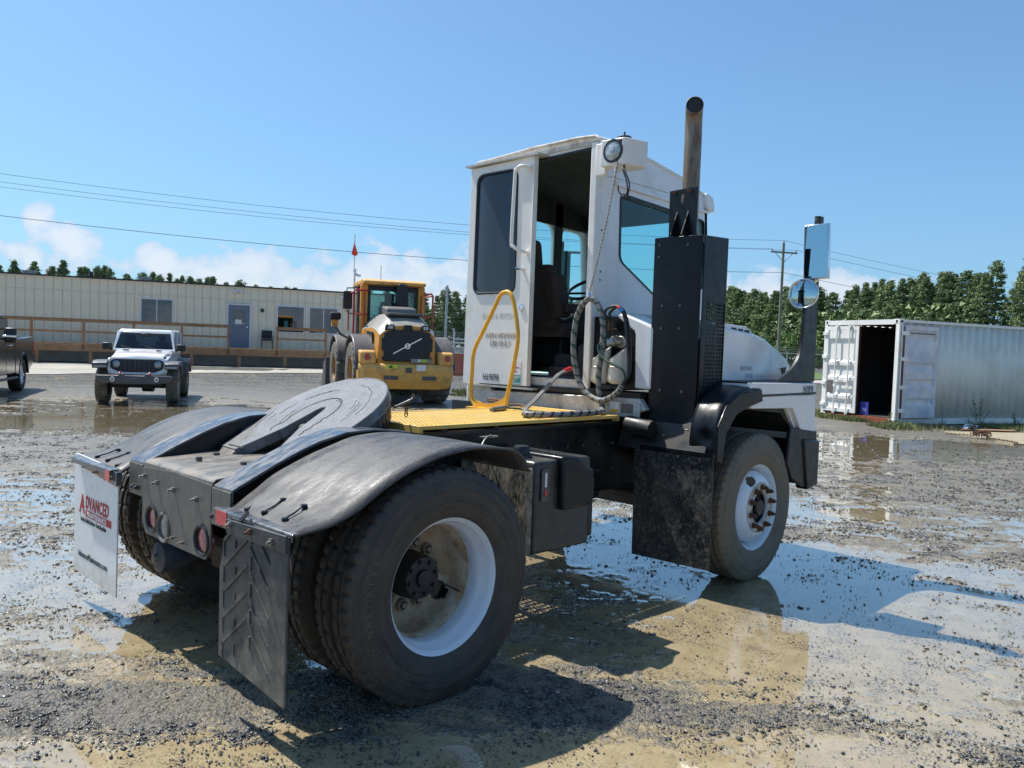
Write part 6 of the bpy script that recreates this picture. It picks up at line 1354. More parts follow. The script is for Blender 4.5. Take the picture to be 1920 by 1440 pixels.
    s.matrix_world = R3 @ Matrix.Translation((.13, .93, .15))
    m = MB(); m.prism([(0, 0), (.27, 0), (.27, .33), (0, .33)], 'x', -.006, .006); m.build('board', mt['signblue'], s); text('lettering', 'N', .14, (-.008, .18, .08), (0, -1, 0), (0, 0, 1), mt['paper'], s, 1., .001)
    return R3
CT = container()
def cloc(x, y, z): return CT @ Vector((x, y, z))
# weeds by the container
def weed(p, h, n, label, seed):
    r = random.Random(seed); t = empty('weed', p, 0, label, 'weed')
    m = MB(); lf = MB()
    for k in range(n):
        a = r.uniform(0, 6.28); lean = r.uniform(.05, .45)*h; hh = h*r.uniform(.55, 1); pts = [(0, 0, 0), (lean*.4*math.cos(a), lean*.4*math.sin(a), hh*.5), (lean*math.cos(a), lean*math.sin(a), hh)]; m.tube(pts, [.007, .005, .003], 5)
        for q in range(14):
            tt = r.uniform(.3, 1); c = Vector(pts[1]).lerp(Vector(pts[2]), (tt-.5)*2) if tt > .5 else Vector(pts[0]).lerp(Vector(pts[1]), tt*2)
            b_ = r.uniform(0, 6.28); l = r.uniform(.03, .10)*h; e = c+Vector((l*math.cos(b_), l*math.sin(b_), l*.5)); s = Vector((-math.sin(b_), math.cos(b_), 0))*.018
            lf.add([tuple(c), tuple((c+e)/2+s), tuple(e), tuple((c+e)/2-s)], [(0, 1, 2, 3)])
    m.build('stem', mt['weed'], t); lf.build('leaves', mt['weed'], t, fix=False)
def onpx(px, d): p = spot(px, d, 0); return (p.x, p.y, 0)
weed(onpx(1835, 19.6), .82, 7, 'tallest bushy weed growing against the container side', 1); weed(onpx(1818, 19.5), .35, 4, 'low weed just left of the tallest weed by the container', 2)
weed(onpx(1905, 19.9), .45, 7, 'leaning weed against the container at the right picture edge', 3); weed(onpx(1668, 19.5), .38, 5, 'small weed standing in front of the open container doorway', 4)
weed(onpx(1648, 20.3), .22, 4, 'tiny weed at the sill of the container doorway', 5); weed(onpx(1765, 19.3), .25, 5, 'low weed in the grass below the folded container door', 6)
# slab, boards and chain on the ground at the right
def slab_piece(pts, z0, z1, name, mat, label, cat):
    m = MB(); q = [spot(px, d, 0) for px, d in pts]; m.prism([(p.x, p.y) for p in q], 'z', z0, z1); o = m.build(name, mt[mat], None, bevel=.006); tag(o, label, cat); return o
slab_piece([(1770, 18.2), (1960, 18.6), (2060, 15.6), (1900, 15.9)], -.02, .03, 'concrete_slab', 'concrete', 'low muddy tan slab lying in the yard before the container', 'slab')
slab_piece([(1805, 18.95), (1905, 19.1), (1900, 18.8), (1800, 18.7)], .02, .045, 'plank', 'wood', 'pale plank lying in the weeds beside the container', 'plank')
slab_piece([(1700, 19.35), (1770, 19.4), (1765, 19.15), (1705, 19.1)], .0, .03, 'plank', 'roofblack', 'dark board lying below the folded container door', 'plank')
m = MB(); rr = random.Random(8); c = spot(1838, 16.9, .07); path = []
for k in range(46):
    t = k/45
    if k < 20: path.append(Vector((c.x+rr.uniform(-.22, .22), c.y+rr.uniform(-.22, .22), .05+rr.uniform(0, .14))))
    else: q = spot(1850+(k-20)*2.4, 16.7-(k-20)*.035, .05); path.append(Vector((q.x, q.y, .045+.01*rr.random())))
p0 = spot(1775, 17.3, .04)
path = [p0.lerp(path[0], k/10)+Vector((0, 0, .01)) for k in range(10)]+path
for i in range(len(path)-1):
    a, b_ = path[i], path[i+1]; n = max(1, int((b_-a).length/.05))
    for j in range(n):
        cc = a.lerp(b_, j/n); m.tube([cc+Vector((.03*math.cos(t_), .018*math.sin(t_) if (i+j) % 2 else 0, 0 if (i+j) % 2 else .018*math.sin(t_))) for t_ in [2*PI*q/6 for q in range(6)]], .007, 4, closed=True)
o = m.build('chain', mt['rustbolt'], None); tag(o, 'rusty chain heaped and trailing on the tan slab', 'chain', kind='stuff')
m = MB(); p = spot(1815, 19.0, 0); rr = random.Random(4); pts = [(p.x+rr.uniform(-.35, .35), p.y+rr.uniform(-.2, .2), rr.uniform(.02, .16)) for k in range(22)]; m.add(pts, [(i, (i*7+3) % 22, (i*5+11) % 22) for i in range(22) if len({i, (i*7+3) % 22, (i*5+11) % 22}) == 3]); o = m.build('plastic_sheet', mt['wframe'], None, fix=False); tag(o, 'crumpled pale plastic sheet lying among the weeds', 'sheet')

# ------------------------------------------------------------------ fence, poles, wires
def fence(pts, h, label, step=2.8):
    p0 = spot(*pts[0], 0); t = empty('chain_link_fence', (p0.x, p0.y, 0), 0, label, 'fence'); 
    for i in range(len(pts)-1):
        a = spot(*pts[i], 0)-p0; b_ = spot(*pts[i+1], 0)-p0; L_ = (b_-a).length; n = max(1, int(L_/step)); u = (b_-a)/L_; zg = .15; out = Vector((u.y, -u.x, 0))
        for k in range(n+1):
            q = a+u*(L_*k/n); m = MB(); m.cyl((q.x, q.y, 0), (q.x, q.y, zg+h), .035, 8); m.cyl((q.x, q.y, zg+h), (q.x-.22*u.x+out.x*.1, q.y-.22*u.y+out.y*.1, zg+h+.38), .018, 6); m.build('fence_post', mt['galv'], t)
        m = MB(); m.tube([(a.x, a.y, zg+h), (b_.x, b_.y, zg+h)], .025, 6); m.build('top_rail', mt['galv'], t)
        m = MB(); s = .16; k = 0
        while k*s < L_:
            for sg in (1, -1):
                x0 = k*s; x1 = x0+sg*h
                za, zb = 0, h
                if x1 > L_: zb = L_-x0; x1 = L_
                if x1 < 0: zb = x0; x1 = 0
                A_ = a+u*x0; B_ = a+u*x1; w = .008; m.add([(A_.x, A_.y, zg+za-w), (A_.x, A_.y, zg+za+w), (B_.x, B_.y, zg+zb+w), (B_.x, B_.y, zg+zb-w)], [(0, 1, 2, 3)])
            k += 1
        o = m.build('wire_mesh', mt['meshwire'], t, fix=False, smooth=0); tag(o, kind='stuff')
        m = MB()
        for z in (.16, .28, .40): m.tube([(a.x-.05, a.y, zg+h+z*.9), (b_.x-.05, b_.y, zg+h+z*.9)], .008, 4)
        m.build('barbed_wire', mt['meshwire'], t)
fence([(1300, 51), (1560, 50.5), (2300, 49)], 1.75, 'chain link fence with barbed wire along the lawn beyond the container')
fence([(790, 46), (1010, 49)], 1.9, 'chain link fence behind the orange barrier and loader')
def power_pole(px, d, h, name, label, arm=2.4, r=.15, lean=0):
    p = spot(px, d, 0); t = empty('utility_pole', (p.x, p.y, 0), heading(1, .25), label, 'utility pole')
    m = MB(); m.tube([(0, 0, -.2), (0, 0, h)], [r, r*.65], 12); m.build('pole', mt['pole'], t)
    m = MB(); m.box(-arm/2, arm/2, -.18, -.06, h-.85, h-.73); m.build('crossarm', mt['pole'], t)
    m = MB(); m.tube([(0, -.1, h-1.6), (arm*.33, -.12, h-.85)], .03, 6); m.tube([(0, -.1, h-1.6), (-arm*.33, -.12, h-.85)], .03, 6); m.build('arm_brace', mt['galv'], t)
    for x in (-arm/2+.1, arm/2-.1): m = MB(); m.lathe([(0, .0), (.06, .0), (.04, .08), (.07, .12), (.04, .2), (0, .22)], (x, -.12, h-.73), 'z', 10); m.build('insulator', mt['galv'], t)
    m = MB(); m.lathe([(0, .0), (.06, .0), (.04, .08), (.07, .12), (.04, .2), (0, .22)], (0, 0, h), 'z', 10); m.build('insulator', mt['galv'], t); return t
pA = power_pole(1457, 66, 11.0, 'A', 'tall wooden utility pole standing between the tractor and the container'); pB = power_pole(-170, 47, 11.0, 'B', 'wooden utility pole beyond the left picture edge')
pC = power_pole(2250, 120, 11.0, 'C', 'wooden utility pole beyond the right picture edge'); pD = power_pole(1790, 123, 10.6, 'D', 'distant small utility pole above the container roof before the wood', 2.6, .16)
bpy.context.view_layer.update()
def wire(pa, la, pb, lb, sag, label, r=.014):
    A_ = pa.matrix_world @ Vector(la); B_ = pb.matrix_world @ Vector(lb); pts = [A_.lerp(B_, k/40)-Vector((0, 0, sag*4*(k/40)*(1-k/40))) for k in range(41)]
    m = MB(); m.tube(pts, r, 5); o = m.build('power_wire', mt['wire'], None); tag(o, label, 'wire')
wire(pB, (0, 0, 11.2), pA, (0, 0, 11.2), .95, 'uppermost power wire crossing the sky left of the cab', .013); wire(pB, (-1.1, -.12, 10.45), pA, (-1.1, -.12, 10.45), .9, 'second power wire from the top left of the cab', .012); wire(pB, (1.1, -.12, 10.6), pA, (1.1, -.12, 10.45), .80, 'power wire running close under the uppermost one', .012)
wire(pB, (0, 0, 8.7), pA, (0, 0, 8.6), .9, 'lowest power wire crossing the clouds left of the cab', .018)
wire(pA, (0, 0, 11.2), pC, (0, 0, 11.2), 1.2, 'uppermost wire sloping right from the utility pole'); wire(pA, (1.1, -.12, 10.45), pC, (1.1, -.12, 10.45), 1.3, 'second wire sloping right from the utility pole'); wire(pA, (0, 0, 8.6), pC, (0, 0, 8.6), 1.4, 'lowest wire sloping right from the utility pole', .018)
pE = power_pole(2500, 118, 10.6, 'E', 'small wooden utility pole out beyond the right edge before the wood', 2.6, .16); pF = power_pole(1250, 140, 10.6, 'F', 'small wooden utility pole hidden behind the tractor cab before the wood', 2.6, .16)
bpy.context.view_layer.update()
wire(pD, (-1.2, -.12, 10.0), pE, (-1.2, -.12, 10.0), .7, 'upper thin wire right of the distant small pole', .02); wire(pD, (1.2, -.12, 10.0), pF, (1.2, -.12, 10.0), 1.2, 'upper thin wire left of the distant small pole', .02); wire(pD, (0, 0, 7.6), pF, (0, 0, 7.6), 1.0, 'lower thin wire left of the distant small pole', .02); wire(pD, (0, 0, 5.6), pE, (0, 0, 5.6), .4, 'lower thin wire right of the distant small pole', .02)
# leaning grey post, barrier and stair frames behind the loader
a = spot(832, 36, 0); m = MB(); b_ = spot(839, 36, 4.35); m.cyl((a.x, a.y, 0), (b_.x, b_.y, 4.28), .055, 10); o = m.build('leaning_post', mt['galv'], None); tag(o, 'pale grey post leaning right beside the loader, against the trees', 'post')
def barrier(px, d, label):
    p = spot(px, d, 0); t = empty('barrier', (p.x, p.y, .18), heading(1, .05), label, 'barrier', None)
    m = MB(); m.prism([(-.30, 0), (-.30, .22), (-.16, .40), (-.09, 1.02), (.09, 1.02), (.16, .40), (.30, .22), (.30, 0)], 'x', -.9, .9); m.build('body', mt['orange'], t, bevel=.02); m = MB(); m.box(-.75, .75, -.095, .095, 1.02, 1.06); m.build('cap', mt['orange'], t)
barrier(858, 36.5, 'orange plastic traffic barrier between the loader and the cab door'); barrier(902, 36.6, 'orange plastic traffic barrier hidden behind the cab door')
def rack(px, d, label, w=2.2, h=1.6):
    p = spot(px, d, 0); t = empty('steel_frame', (p.x, p.y, .15), heading(1, .1), label, 'frame')
    for x in (-w/2, 0, w/2):
        for y in (0, 1): m = MB(); m.cyl((x, y, 0), (x, y, h+(.6 if y else 0)), .04, 8); m.build('upright', mt['galv'], t)
    for z in (.5, 1.1, h): m = MB(); m.tube([(-w/2, 0, z), (w/2, 0, z)], .035, 8); m.build('crossbar', mt['galv'], t)
    m = MB(); m.tube([(-w/2, 0, 0), (0, 0, h)], .03, 6); m.build('diagonal_brace', mt['galv'], t); m = MB(); m.box(-w/2, w/2, 0, 1, h, h+.06); m.build('platform', mt['galv'], t)
rack(850, 40.5, 'galvanised steel stair frame standing behind the orange barrier'); rack(895, 43, 'galvanised steel frame hidden behind the cab door', 2.6, 1.8)
m = MB(); p = spot(862, 44.5, 0); m.box(-3, 3, 0, 1.5, .2, 1.55); o = m.build('crate', mt['sidinggrey'], None, bevel=.02); o.location = (p.x, p.y, 0); o.rotation_euler = (0, 0, heading(1, .1)); tag(o, 'long grey weathered box stored along the fence behind the steel frames', 'box')
# ------------------------------------------------------------------ vehicles
def car_wheel(parent, x, y, r, w, rimr, rimmat, side, block=True, spokes=6, tmat='tyre'):
    t = empty('wheel', (x, y, r)); t.parent = parent
    if side > 0: t.rotation_euler = (0, 0, PI)
    h = w/2; prof = [(rimr, -h*.80), (rimr+.02, -h*.95), ((rimr+r)/2, -h), (r*.94, -h*.97), (r*.99, -h*.80), (r, -h*.70), (r, -h*.25), (r*.975, -h*.22), (r*.975, -h*.12), (r, -h*.09)]
    full = prof+[(a, -b_) for a, b_ in prof[::-1]]; n = len(full)
    m = MB(); m.lathe(full, (0, 0, 0), 'y', 96, mod=(lambda i, k: -.02*r/.4 if (k % 4 == 0 and 3 <= min(i, n-1-i) <= 6) else 0) if block else None); m.build('tyre', mt[tmat], t, smooth=30)
    m = MB(); m.lathe([(rimr, -h*.80), (rimr-.015, -h*.86), (rimr-.03, -h*.5), (rimr-.04, h*.6)], (0, 0, 0), 'y', 48)
    d = -h*.45; m.lathe([(rimr-.03, d+.06), (rimr*.72, d+.02), (rimr*.30, d-.0), (rimr*.26, d-.03), (0, d-.035)], (0, 0, 0), 'y', 48); rim = m.build('rim', mt[rimmat], t, smooth=50)
    for k in range(spokes):
        a = 2*PI*k/spokes; m = MB(); m.tube([(rimr*.2*math.cos(a), d-.03, rimr*.2*math.sin(a)), ((rimr-.03)*math.cos(a), d-.01, (rimr-.03)*math.sin(a))], [.035*rimr/.25, .028*rimr/.25], 6); m.build('spoke', mt[rimmat], rim)
    return t
mt['dullalloy'] = M('dull_alloy', (.30, .30, .31), .35, metal=.8, var=.1); mt['carglass'] = glass('car_glass', (.10, .13, .16), .08); mt['lampclear'] = M('headlamp', (.28, .30, .33), .12, metal=.6, var=.3, scale=30); mt['orangeRim'] = M('loader_rim', (.50, .25, .06), .55, var=.15, dirt=[((.3, .2, .12), .5, 4, .7)])
mt['dustytyre'] = M('dusty_tyre', (.10, .092, .08), .85, var=.25, scale=4, dirt=[((.22, .19, .15), .5, 4, .8)])
def jeep():
    q = camxy(-8.55, 18.35); t = empty('offroad_car', (q.x, q.y, 0), heading(.30, -.94), 'small white off-road car facing the camera in the brown puddle', 'car')
    off = Vector((math.cos(t.rotation_euler.z), math.sin(t.rotation_euler.z), 0)); t.location = Vector((q.x, q.y, 0))-off*1.25; t.scale = (1, .91, 1)
    def part(mb, n, m, p=t, **k): return mb.build(n, mt[m], p, **k)
    for x in (1.25, -1.25):
        for s in (1, -1): car_wheel(t, x, s*.80, .405, .28, .215, 'dullalloy', s, tmat='tyre_muddy')
    m = MB(); m.prism([(-1.85, .55), (-1.85, 1.16), (.45, 1.18), (.62, 1.10), (1.50, 1.02), (1.50, .66), (.80, .60), (.6, .50), (-.7, .50)], 'y', -.68, .68); part(m, 'body', 'carwhite', bevel=.03, seg=3)
    m = MB(); vs = []
    for (x, w, z, zs) in ((1.54, .60, 1.045, .99), (1.1, .64, 1.125, 1.04), (.42, .70, 1.20, 1.10)):
        vs += [(x, -w, zs), (x, -w*.92, z), (x, 0, z+.025), (x, w*.92, z), (x, w, zs)]
    m.add(vs, [(i*5+j, i*5+j+1, i*5+j+6, i*5+j+5) for i in range(2) for j in range(4)]); o = part(m, 'hood', 'carwhite', smooth=50); so = o.modifiers.new('s', 'SOLIDIFY'); so.thickness = .04
    for s in (-1, 1):
        m = MB(); m.box(.62, .78, s*.33, s*.45, 1.195, 1.215); part(m, 'hood_vent', 'plastic'); m = MB(); m.box(1.35, 1.42, s*.60, s*.64, 1.00, 1.08); part(m, 'hood_catch', 'plastic')
    # grille
    out = roundpoly([(-.66, .72), (-.55, .665), (.55, .665), (.66, .72), (.68, .96), (.60, 1.05), (-.60, 1.05), (-.68, .96)], .05)
    m = MB(); m.prism(out, 'x', 1.48, 1.565); g = part(m, 'grille_panel', 'carwhite', bevel=.012)
    m = MB(); m.prism(roundpoly([(-.60, .80), (-.40, .715), (.40, .715), (.60, .80), (.61, .96), (.52, 1.01), (-.52, 1.01), (-.61, .96)], .05), 'x', 1.562, 1.570); part(m, 'grille_recess', 'plastic', g)
    for k in range(7):
        y = -.33+k*.11; m = MB(); m.ring_prism(rrect(y-.046, y+.046, .725, 1.005, .02, 3), rrect(y-.034, y+.034, .74, .99, .015, 3), 'x', 1.568, 1.582); part(m, 'grille_slot', 'cargrey', g)
    for s in (-1, 1):
        m = MB(); m.lathe([(.108, 1.568), (.108, 1.588), (.095, 1.590), (.088, 1.578)], (0, s*.475, .895), 'x', 28); part(m, 'headlight_ring', 'plastic', g); m = MB(); m.lathe([(.088, 1.578), (.05, 1.592), (0, 1.596)], (0, s*.475, .895), 'x', 24); part(m, 'headlight', 'lampclear')
        # fender flares
        m = MB(); m.prism([(.70, .62), (.80, .90), (.98, .975), (1.62, .975), (1.76, .92), (1.78, .80), (1.70, .80), (1.60, .87), (.98, .88), (.84, .80), (.78, .60)], 'y', s*.64, s*.975); part(m, 'fender_flare', 'cargrey', bevel=.02, seg=3)
        m = MB(); m.box(1.745, 1.785, s*.66, s*.94, .825, .865); part(m, 'running_light', 'lampclear')
        m = MB(); m.prism([(-1.95, .62), (-1.80, .90), (-1.62, .99), (-.98, .99), (-.80, .90), (-.68, .60), (-.76, .60), (-.88, .80), (-1.0, .89), (-1.58, .89), (-1.72, .80), (-1.84, .62)], 'y', s*.66, s*.975); part(m, 'fender_flare', 'cargrey', bevel=.02)
        m = MB(); m.box(.30, .42, s*.78, s*1.0, 1.20, 1.36); part(m, 'mirror', 'plastic', bevel=.03, seg=3); m = MB(); m.box(.34, .38, s*.68, s*.80, 1.18, 1.24); part(m, 'mirror_arm', 'plastic')
    # windscreen frame and glass
    def fr(w0, w1, x0, z0, x1, z1, th, name, mat, ins, hole=True):
        vs = [(x0, -w0, z0), (x0, w0, z0), (x1, w1, z1), (x1, -w1, z1)]; c = [Vector(v) for v in vs]; cen = sum(c, Vector())/4
        inn = [cen+(v-cen)*f for v, f in zip(c, [1]*4)]; inn = [Vector((v.x+(cen.x-v.x)*ins*1.8, v.y*(1-ins*.85), v.z+(cen.z-v.z)*ins*2.0)) for v in c]
        m = MB(); A = [v.copy() for v in c]; B2 = inn; d = Vector((-th, 0, -.01))
        vs = A+B2+[v+d for v in A]+[v+d for v in B2]; f = []
        for i in range(4):
            j = (i+1) % 4; f += [(i, 4+i, 4+j, j), (8+i, 8+j, 12+j, 12+i), (i, j, 8+j, 8+i), (4+i, 12+i, 12+j, 4+j)]
        m.add(vs, f); part(m, name, mat, bevel=.012)
        m = MB(); m.add([v+d*.5 for v in B2], [(0, 1, 2, 3)]); part(m, 'windscreen', 'carglass', smooth=0, fix=False)
    fr(.76, .655, .44, 1.19, .16, 1.655, .06, 'windscreen_frame', 'carwhite', .09)
    m = MB(); m.add([(.16, -.655, 1.655), (.16, .655, 1.655), (-1.8, .66, 1.665), (-1.8, -.66, 1.665), (.10, -.60, 1.70), (.10, .60, 1.70), (-1.75, .60, 1.715), (-1.75, -.60, 1.715)], [(0, 1, 5, 4), (1, 2, 6, 5), (2, 3, 7, 6), (3, 0, 4, 7), (4, 5, 6, 7), (0, 3, 2, 1)]); part(m, 'roof', 'cargrey' if False else 'carwhite', bevel=.02)
    for s in (-1, 1):
        for pp_ in ([(.40, 1.18), (.13, 1.65), (.05, 1.65), (.30, 1.18)], [(-.70, 1.18), (-.72, 1.66), (-.82, 1.66), (-.80, 1.18)], [(-1.70, 1.18), (-1.74, 1.66), (-1.84, 1.66), (-1.85, 1.18)]): m = MB(); m.prism(pp_, 'y', s*.67, s*.70); part(m, 'roof_pillar', 'carwhite')
        m = MB(); m.prism([(.30, 1.18), (.05, 1.65), (-.72, 1.66), (-.70, 1.18)], 'y', s*.675, s*.68); m.prism([(-.80, 1.18), (-.82, 1.66), (-1.74, 1.66), (-1.70, 1.18)], 'y', s*.675, s*.68); part(m, 'side_window', 'carglass', smooth=0)
        m = MB(); m.box(-.2, -.1, s*.20, s*.55, 1.0, 1.42); m.box(-.22, -.12, s*.28, s*.46, 1.42, 1.56); part(m, 'seat', 'chairfabric', bevel=.04)
        m = MB(); a = .12 if s < 0 else -.45; m.tube([(.47, a+.18, 1.235), (.42, a-.12, 1.29)], .010, 5); part(m, 'wiper', 'plastic')
        m = MB(); m.tube([(1.88, s*.33, .64), (1.93, s*.33, .68), (1.96, s*.33, .71), (1.93, s*.33, .73), (1.86, s*.33, .71)], .016, 8); part(m, 'tow_hook', 'red')
        m = MB(); m.lathe([(0, 1.965), (.028, 1.965), (.03, 1.955)], (0, s*.49, .575), 'x', 20); part(m, 'fog_lamp', 'lampclear'); m = MB(); m.lathe([(.03, 1.955), (.034, 1.972), (.052, 1.972), (.056, 1.945)], (0, s*.49, .575), 'x', 24); part(m, 'fog_lamp_ring', 'wframe')
    m = MB(); m.box(.35, .5, -.62, .62, 1.0, 1.19); m.box(.14, .22, -.10, .10, 1.53, 1.60); part(m, 'dashboard', 'plastic', bevel=.02)
    m = MB(); m.box(-1.85, -1.80, -.6, .6, .6, 1.15); m.box(-.9, -.8, -.6, .6, 1.0, 1.3); part(m, 'rear_bench', 'chairfabric')
    m = MB(); m.prism([(-.84, .60), (-.76, .50), (-.35, .47), (.35, .47), (.76, .50), (.84, .60), (.84, .66), (.36, .66), (.33, .70), (.25, .70), (.22, .655), (-.22, .655), (-.25, .70), (-.33, .70), (-.36, .66), (-.84, .66)], 'x', 1.72, 1.95); part(m, 'front_bumper', 'cargrey', bevel=.02, seg=3)
    m = MB(); m.box(1.90, 1.965, -.20, .20, .50, .60); part(m, 'bumper_plate', 'cargrey', bevel=.01)
    m = MB(); m.box(1.0, 1.5, -.6, .6, .42, .66); m.cyl((1.25, -.7, .40), (1.25, .7, .40), .05, 10); m.cyl((1.25, .1, .38), (1.30, .35, .38), .11, 12); m.cyl((-1.25, -.7, .40), (-1.25, .7, .40), .05, 10); m.box(-1.6, 1.0, -.45, .45, .42, .54); part(m, 'chassis', 'underblack')
jeep()
def pickup():
    w = camxy(-12.75, 20.9); an = heading(.36, -.93); L_ = Vector((-math.sin(an), math.cos(an), 0)); t = empty('pickup_truck', (w.x-L_.x*.99, w.y-L_.y*.99, 0), an, 'dark bronze pickup truck cut off by the left picture edge', 'pickup truck')
    def part(mb, n, m, p=t, **k): return mb.build(n, mt[m], p, **k)
    for x in (0, 3.85):
        for s in (1, -1): car_wheel(t, x, s*.83, .425, .29, .265, 'chrome', s, spokes=6)
    arch = [(.52*math.cos(a)*1.0, .44+.52*math.sin(a)) for a in [rad(k) for k in range(0, 181, 15)]]
    side = [(-1.22, .72)]+[(x, z) for x, z in arch[::-1]]+[(1.02, .50), (1.02, 1.36), (-1.05, 1.42), (-1.22, 1.40)]
    for s in (-1, 1):
        m = MB(); m.prism(side, 'y', s*.86, s*1.0); b_ = part(m, 'bed_side', 'carbronze', bevel=.025, seg=3)
        m = MB(); m.ring_prism([(x*1.10, .44+(z-.44)*1.10) for x, z in arch]+[(-.58, .44), (.58, .44)], [(x, z) for x, z in arch]+[(-.53, .44), (.53, .44)], 'y', s*.99, s*1.015); part(m, 'wheel_arch_trim', 'carbronze')
        m = MB(); m.box(-1.245, -1.10, s*.90, s*1.012, .94, 1.32); part(m, 'tail_lamp', 'redlens2', bevel=.015)
        arch2 = [(3.85+.50*math.cos(a), .44+.50*math.sin(a)) for a in [rad(k) for k in range(180, -1, -15)]]
        m = MB(); m.prism([(1.05, .50), (1.05, 1.36), (3.0, 1.34), (4.95, 1.22), (5.0, .60), (4.40, .50)]+arch2[::-1]+[(3.3, .50)], 'y', s*.84, s*1.0); part(m, 'cab_side', 'carbronze', bevel=.025, seg=3)
        for x in (1.07, 2.05, 2.98): m = MB(); m.box(x, x+.012, s*1.0, s*1.003, .56, 1.34); part(m, 'door_gap', 'plastic')
        m = MB(); m.prism([(1.12, 1.36), (1.25, 1.84), (2.55, 1.87), (3.15, 1.35)], 'y', s*.80, s*.86); part(m, 'side_window', 'carglass', smooth=0)
        m = MB(); m.box(2.80, 2.95, s*1.12, s*1.36, 1.28, 1.62); mr = part(m, 'mirror', 'plastic', bevel=.05, seg=3); m = MB(); m.box(2.82, 2.98, s*1.10, s*1.375, 1.40, 1.45); part(m, 'mirror_trim', 'chrome', mr, bevel=.01); m = MB(); m.box(2.84, 2.92, s*1.0, s*1.14, 1.33, 1.38); part(m, 'mirror_arm', 'plastic')
        m = MB(); m.box(1.0, 3.2, s*.98, s*1.06, .38, .43); part(m, 'running_board', 'cargrey', bevel=.01)
        m = MB(); m.tube([(1.55, s*1.0, 1.20), (1.60, s*1.035, 1.20), (1.78, s*1.035, 1.20), (1.83, s*1.0, 1.20)], .014, 6); part(m, 'door_handle', 'chrome')
    m = MB(); m.box(-1.2, 1.02, -.87, .87, .62, .80); m.box(-1.22, -1.17, -.87, .87, .72, 1.36); m.box(.98, 1.06, -.87, .87, .62, 1.40); part(m, 'bed', 'carbronze')
    m = MB(); m.box(-1.05, .98, -.87, .87, 1.36, 1.40); part(m, 'bed_cover', 'plastic')
    m = MB(); m.prism([(1.06, 1.34), (1.20, 1.88), (1.35, 1.95), (2.45, 1.95), (2.62, 1.88), (3.20, 1.34)], 'y', -.80, .80); part(m, 'cab_roof', 'carbronze', bevel=.04, seg=3)
    m = MB(); m.box(3.15, 4.95, -.86, .86, .8, 1.24); m.box(1.06, 3.2, -.85, .85, .5, 1.34); part(m, 'hood', 'carbronze', bevel=.05); m = MB(); m.box(-1.40, -1.20, -.95, .95, .62, .80); part(m, 'rear_bumper', 'chrome', bevel=.03, seg=3); m = MB(); m.box(4.98, 5.12, -.95, .95, .45, .75); part(m, 'front_bumper', 'chrome', bevel=.03)
    m = MB(); m.box(-1.2, 4.9, -.5, .5, .45, .65); m.box(-1.38, -1.2, -.2, .2, .48, .62); m.box(-.75, -.60, .7, .9, .40, .62); part(m, 'chassis', 'underblack')
mt['redlens2'] = M('red_tail_lamp', (.40, .02, .02), .2, var=.1, coat=.8)
pickup()
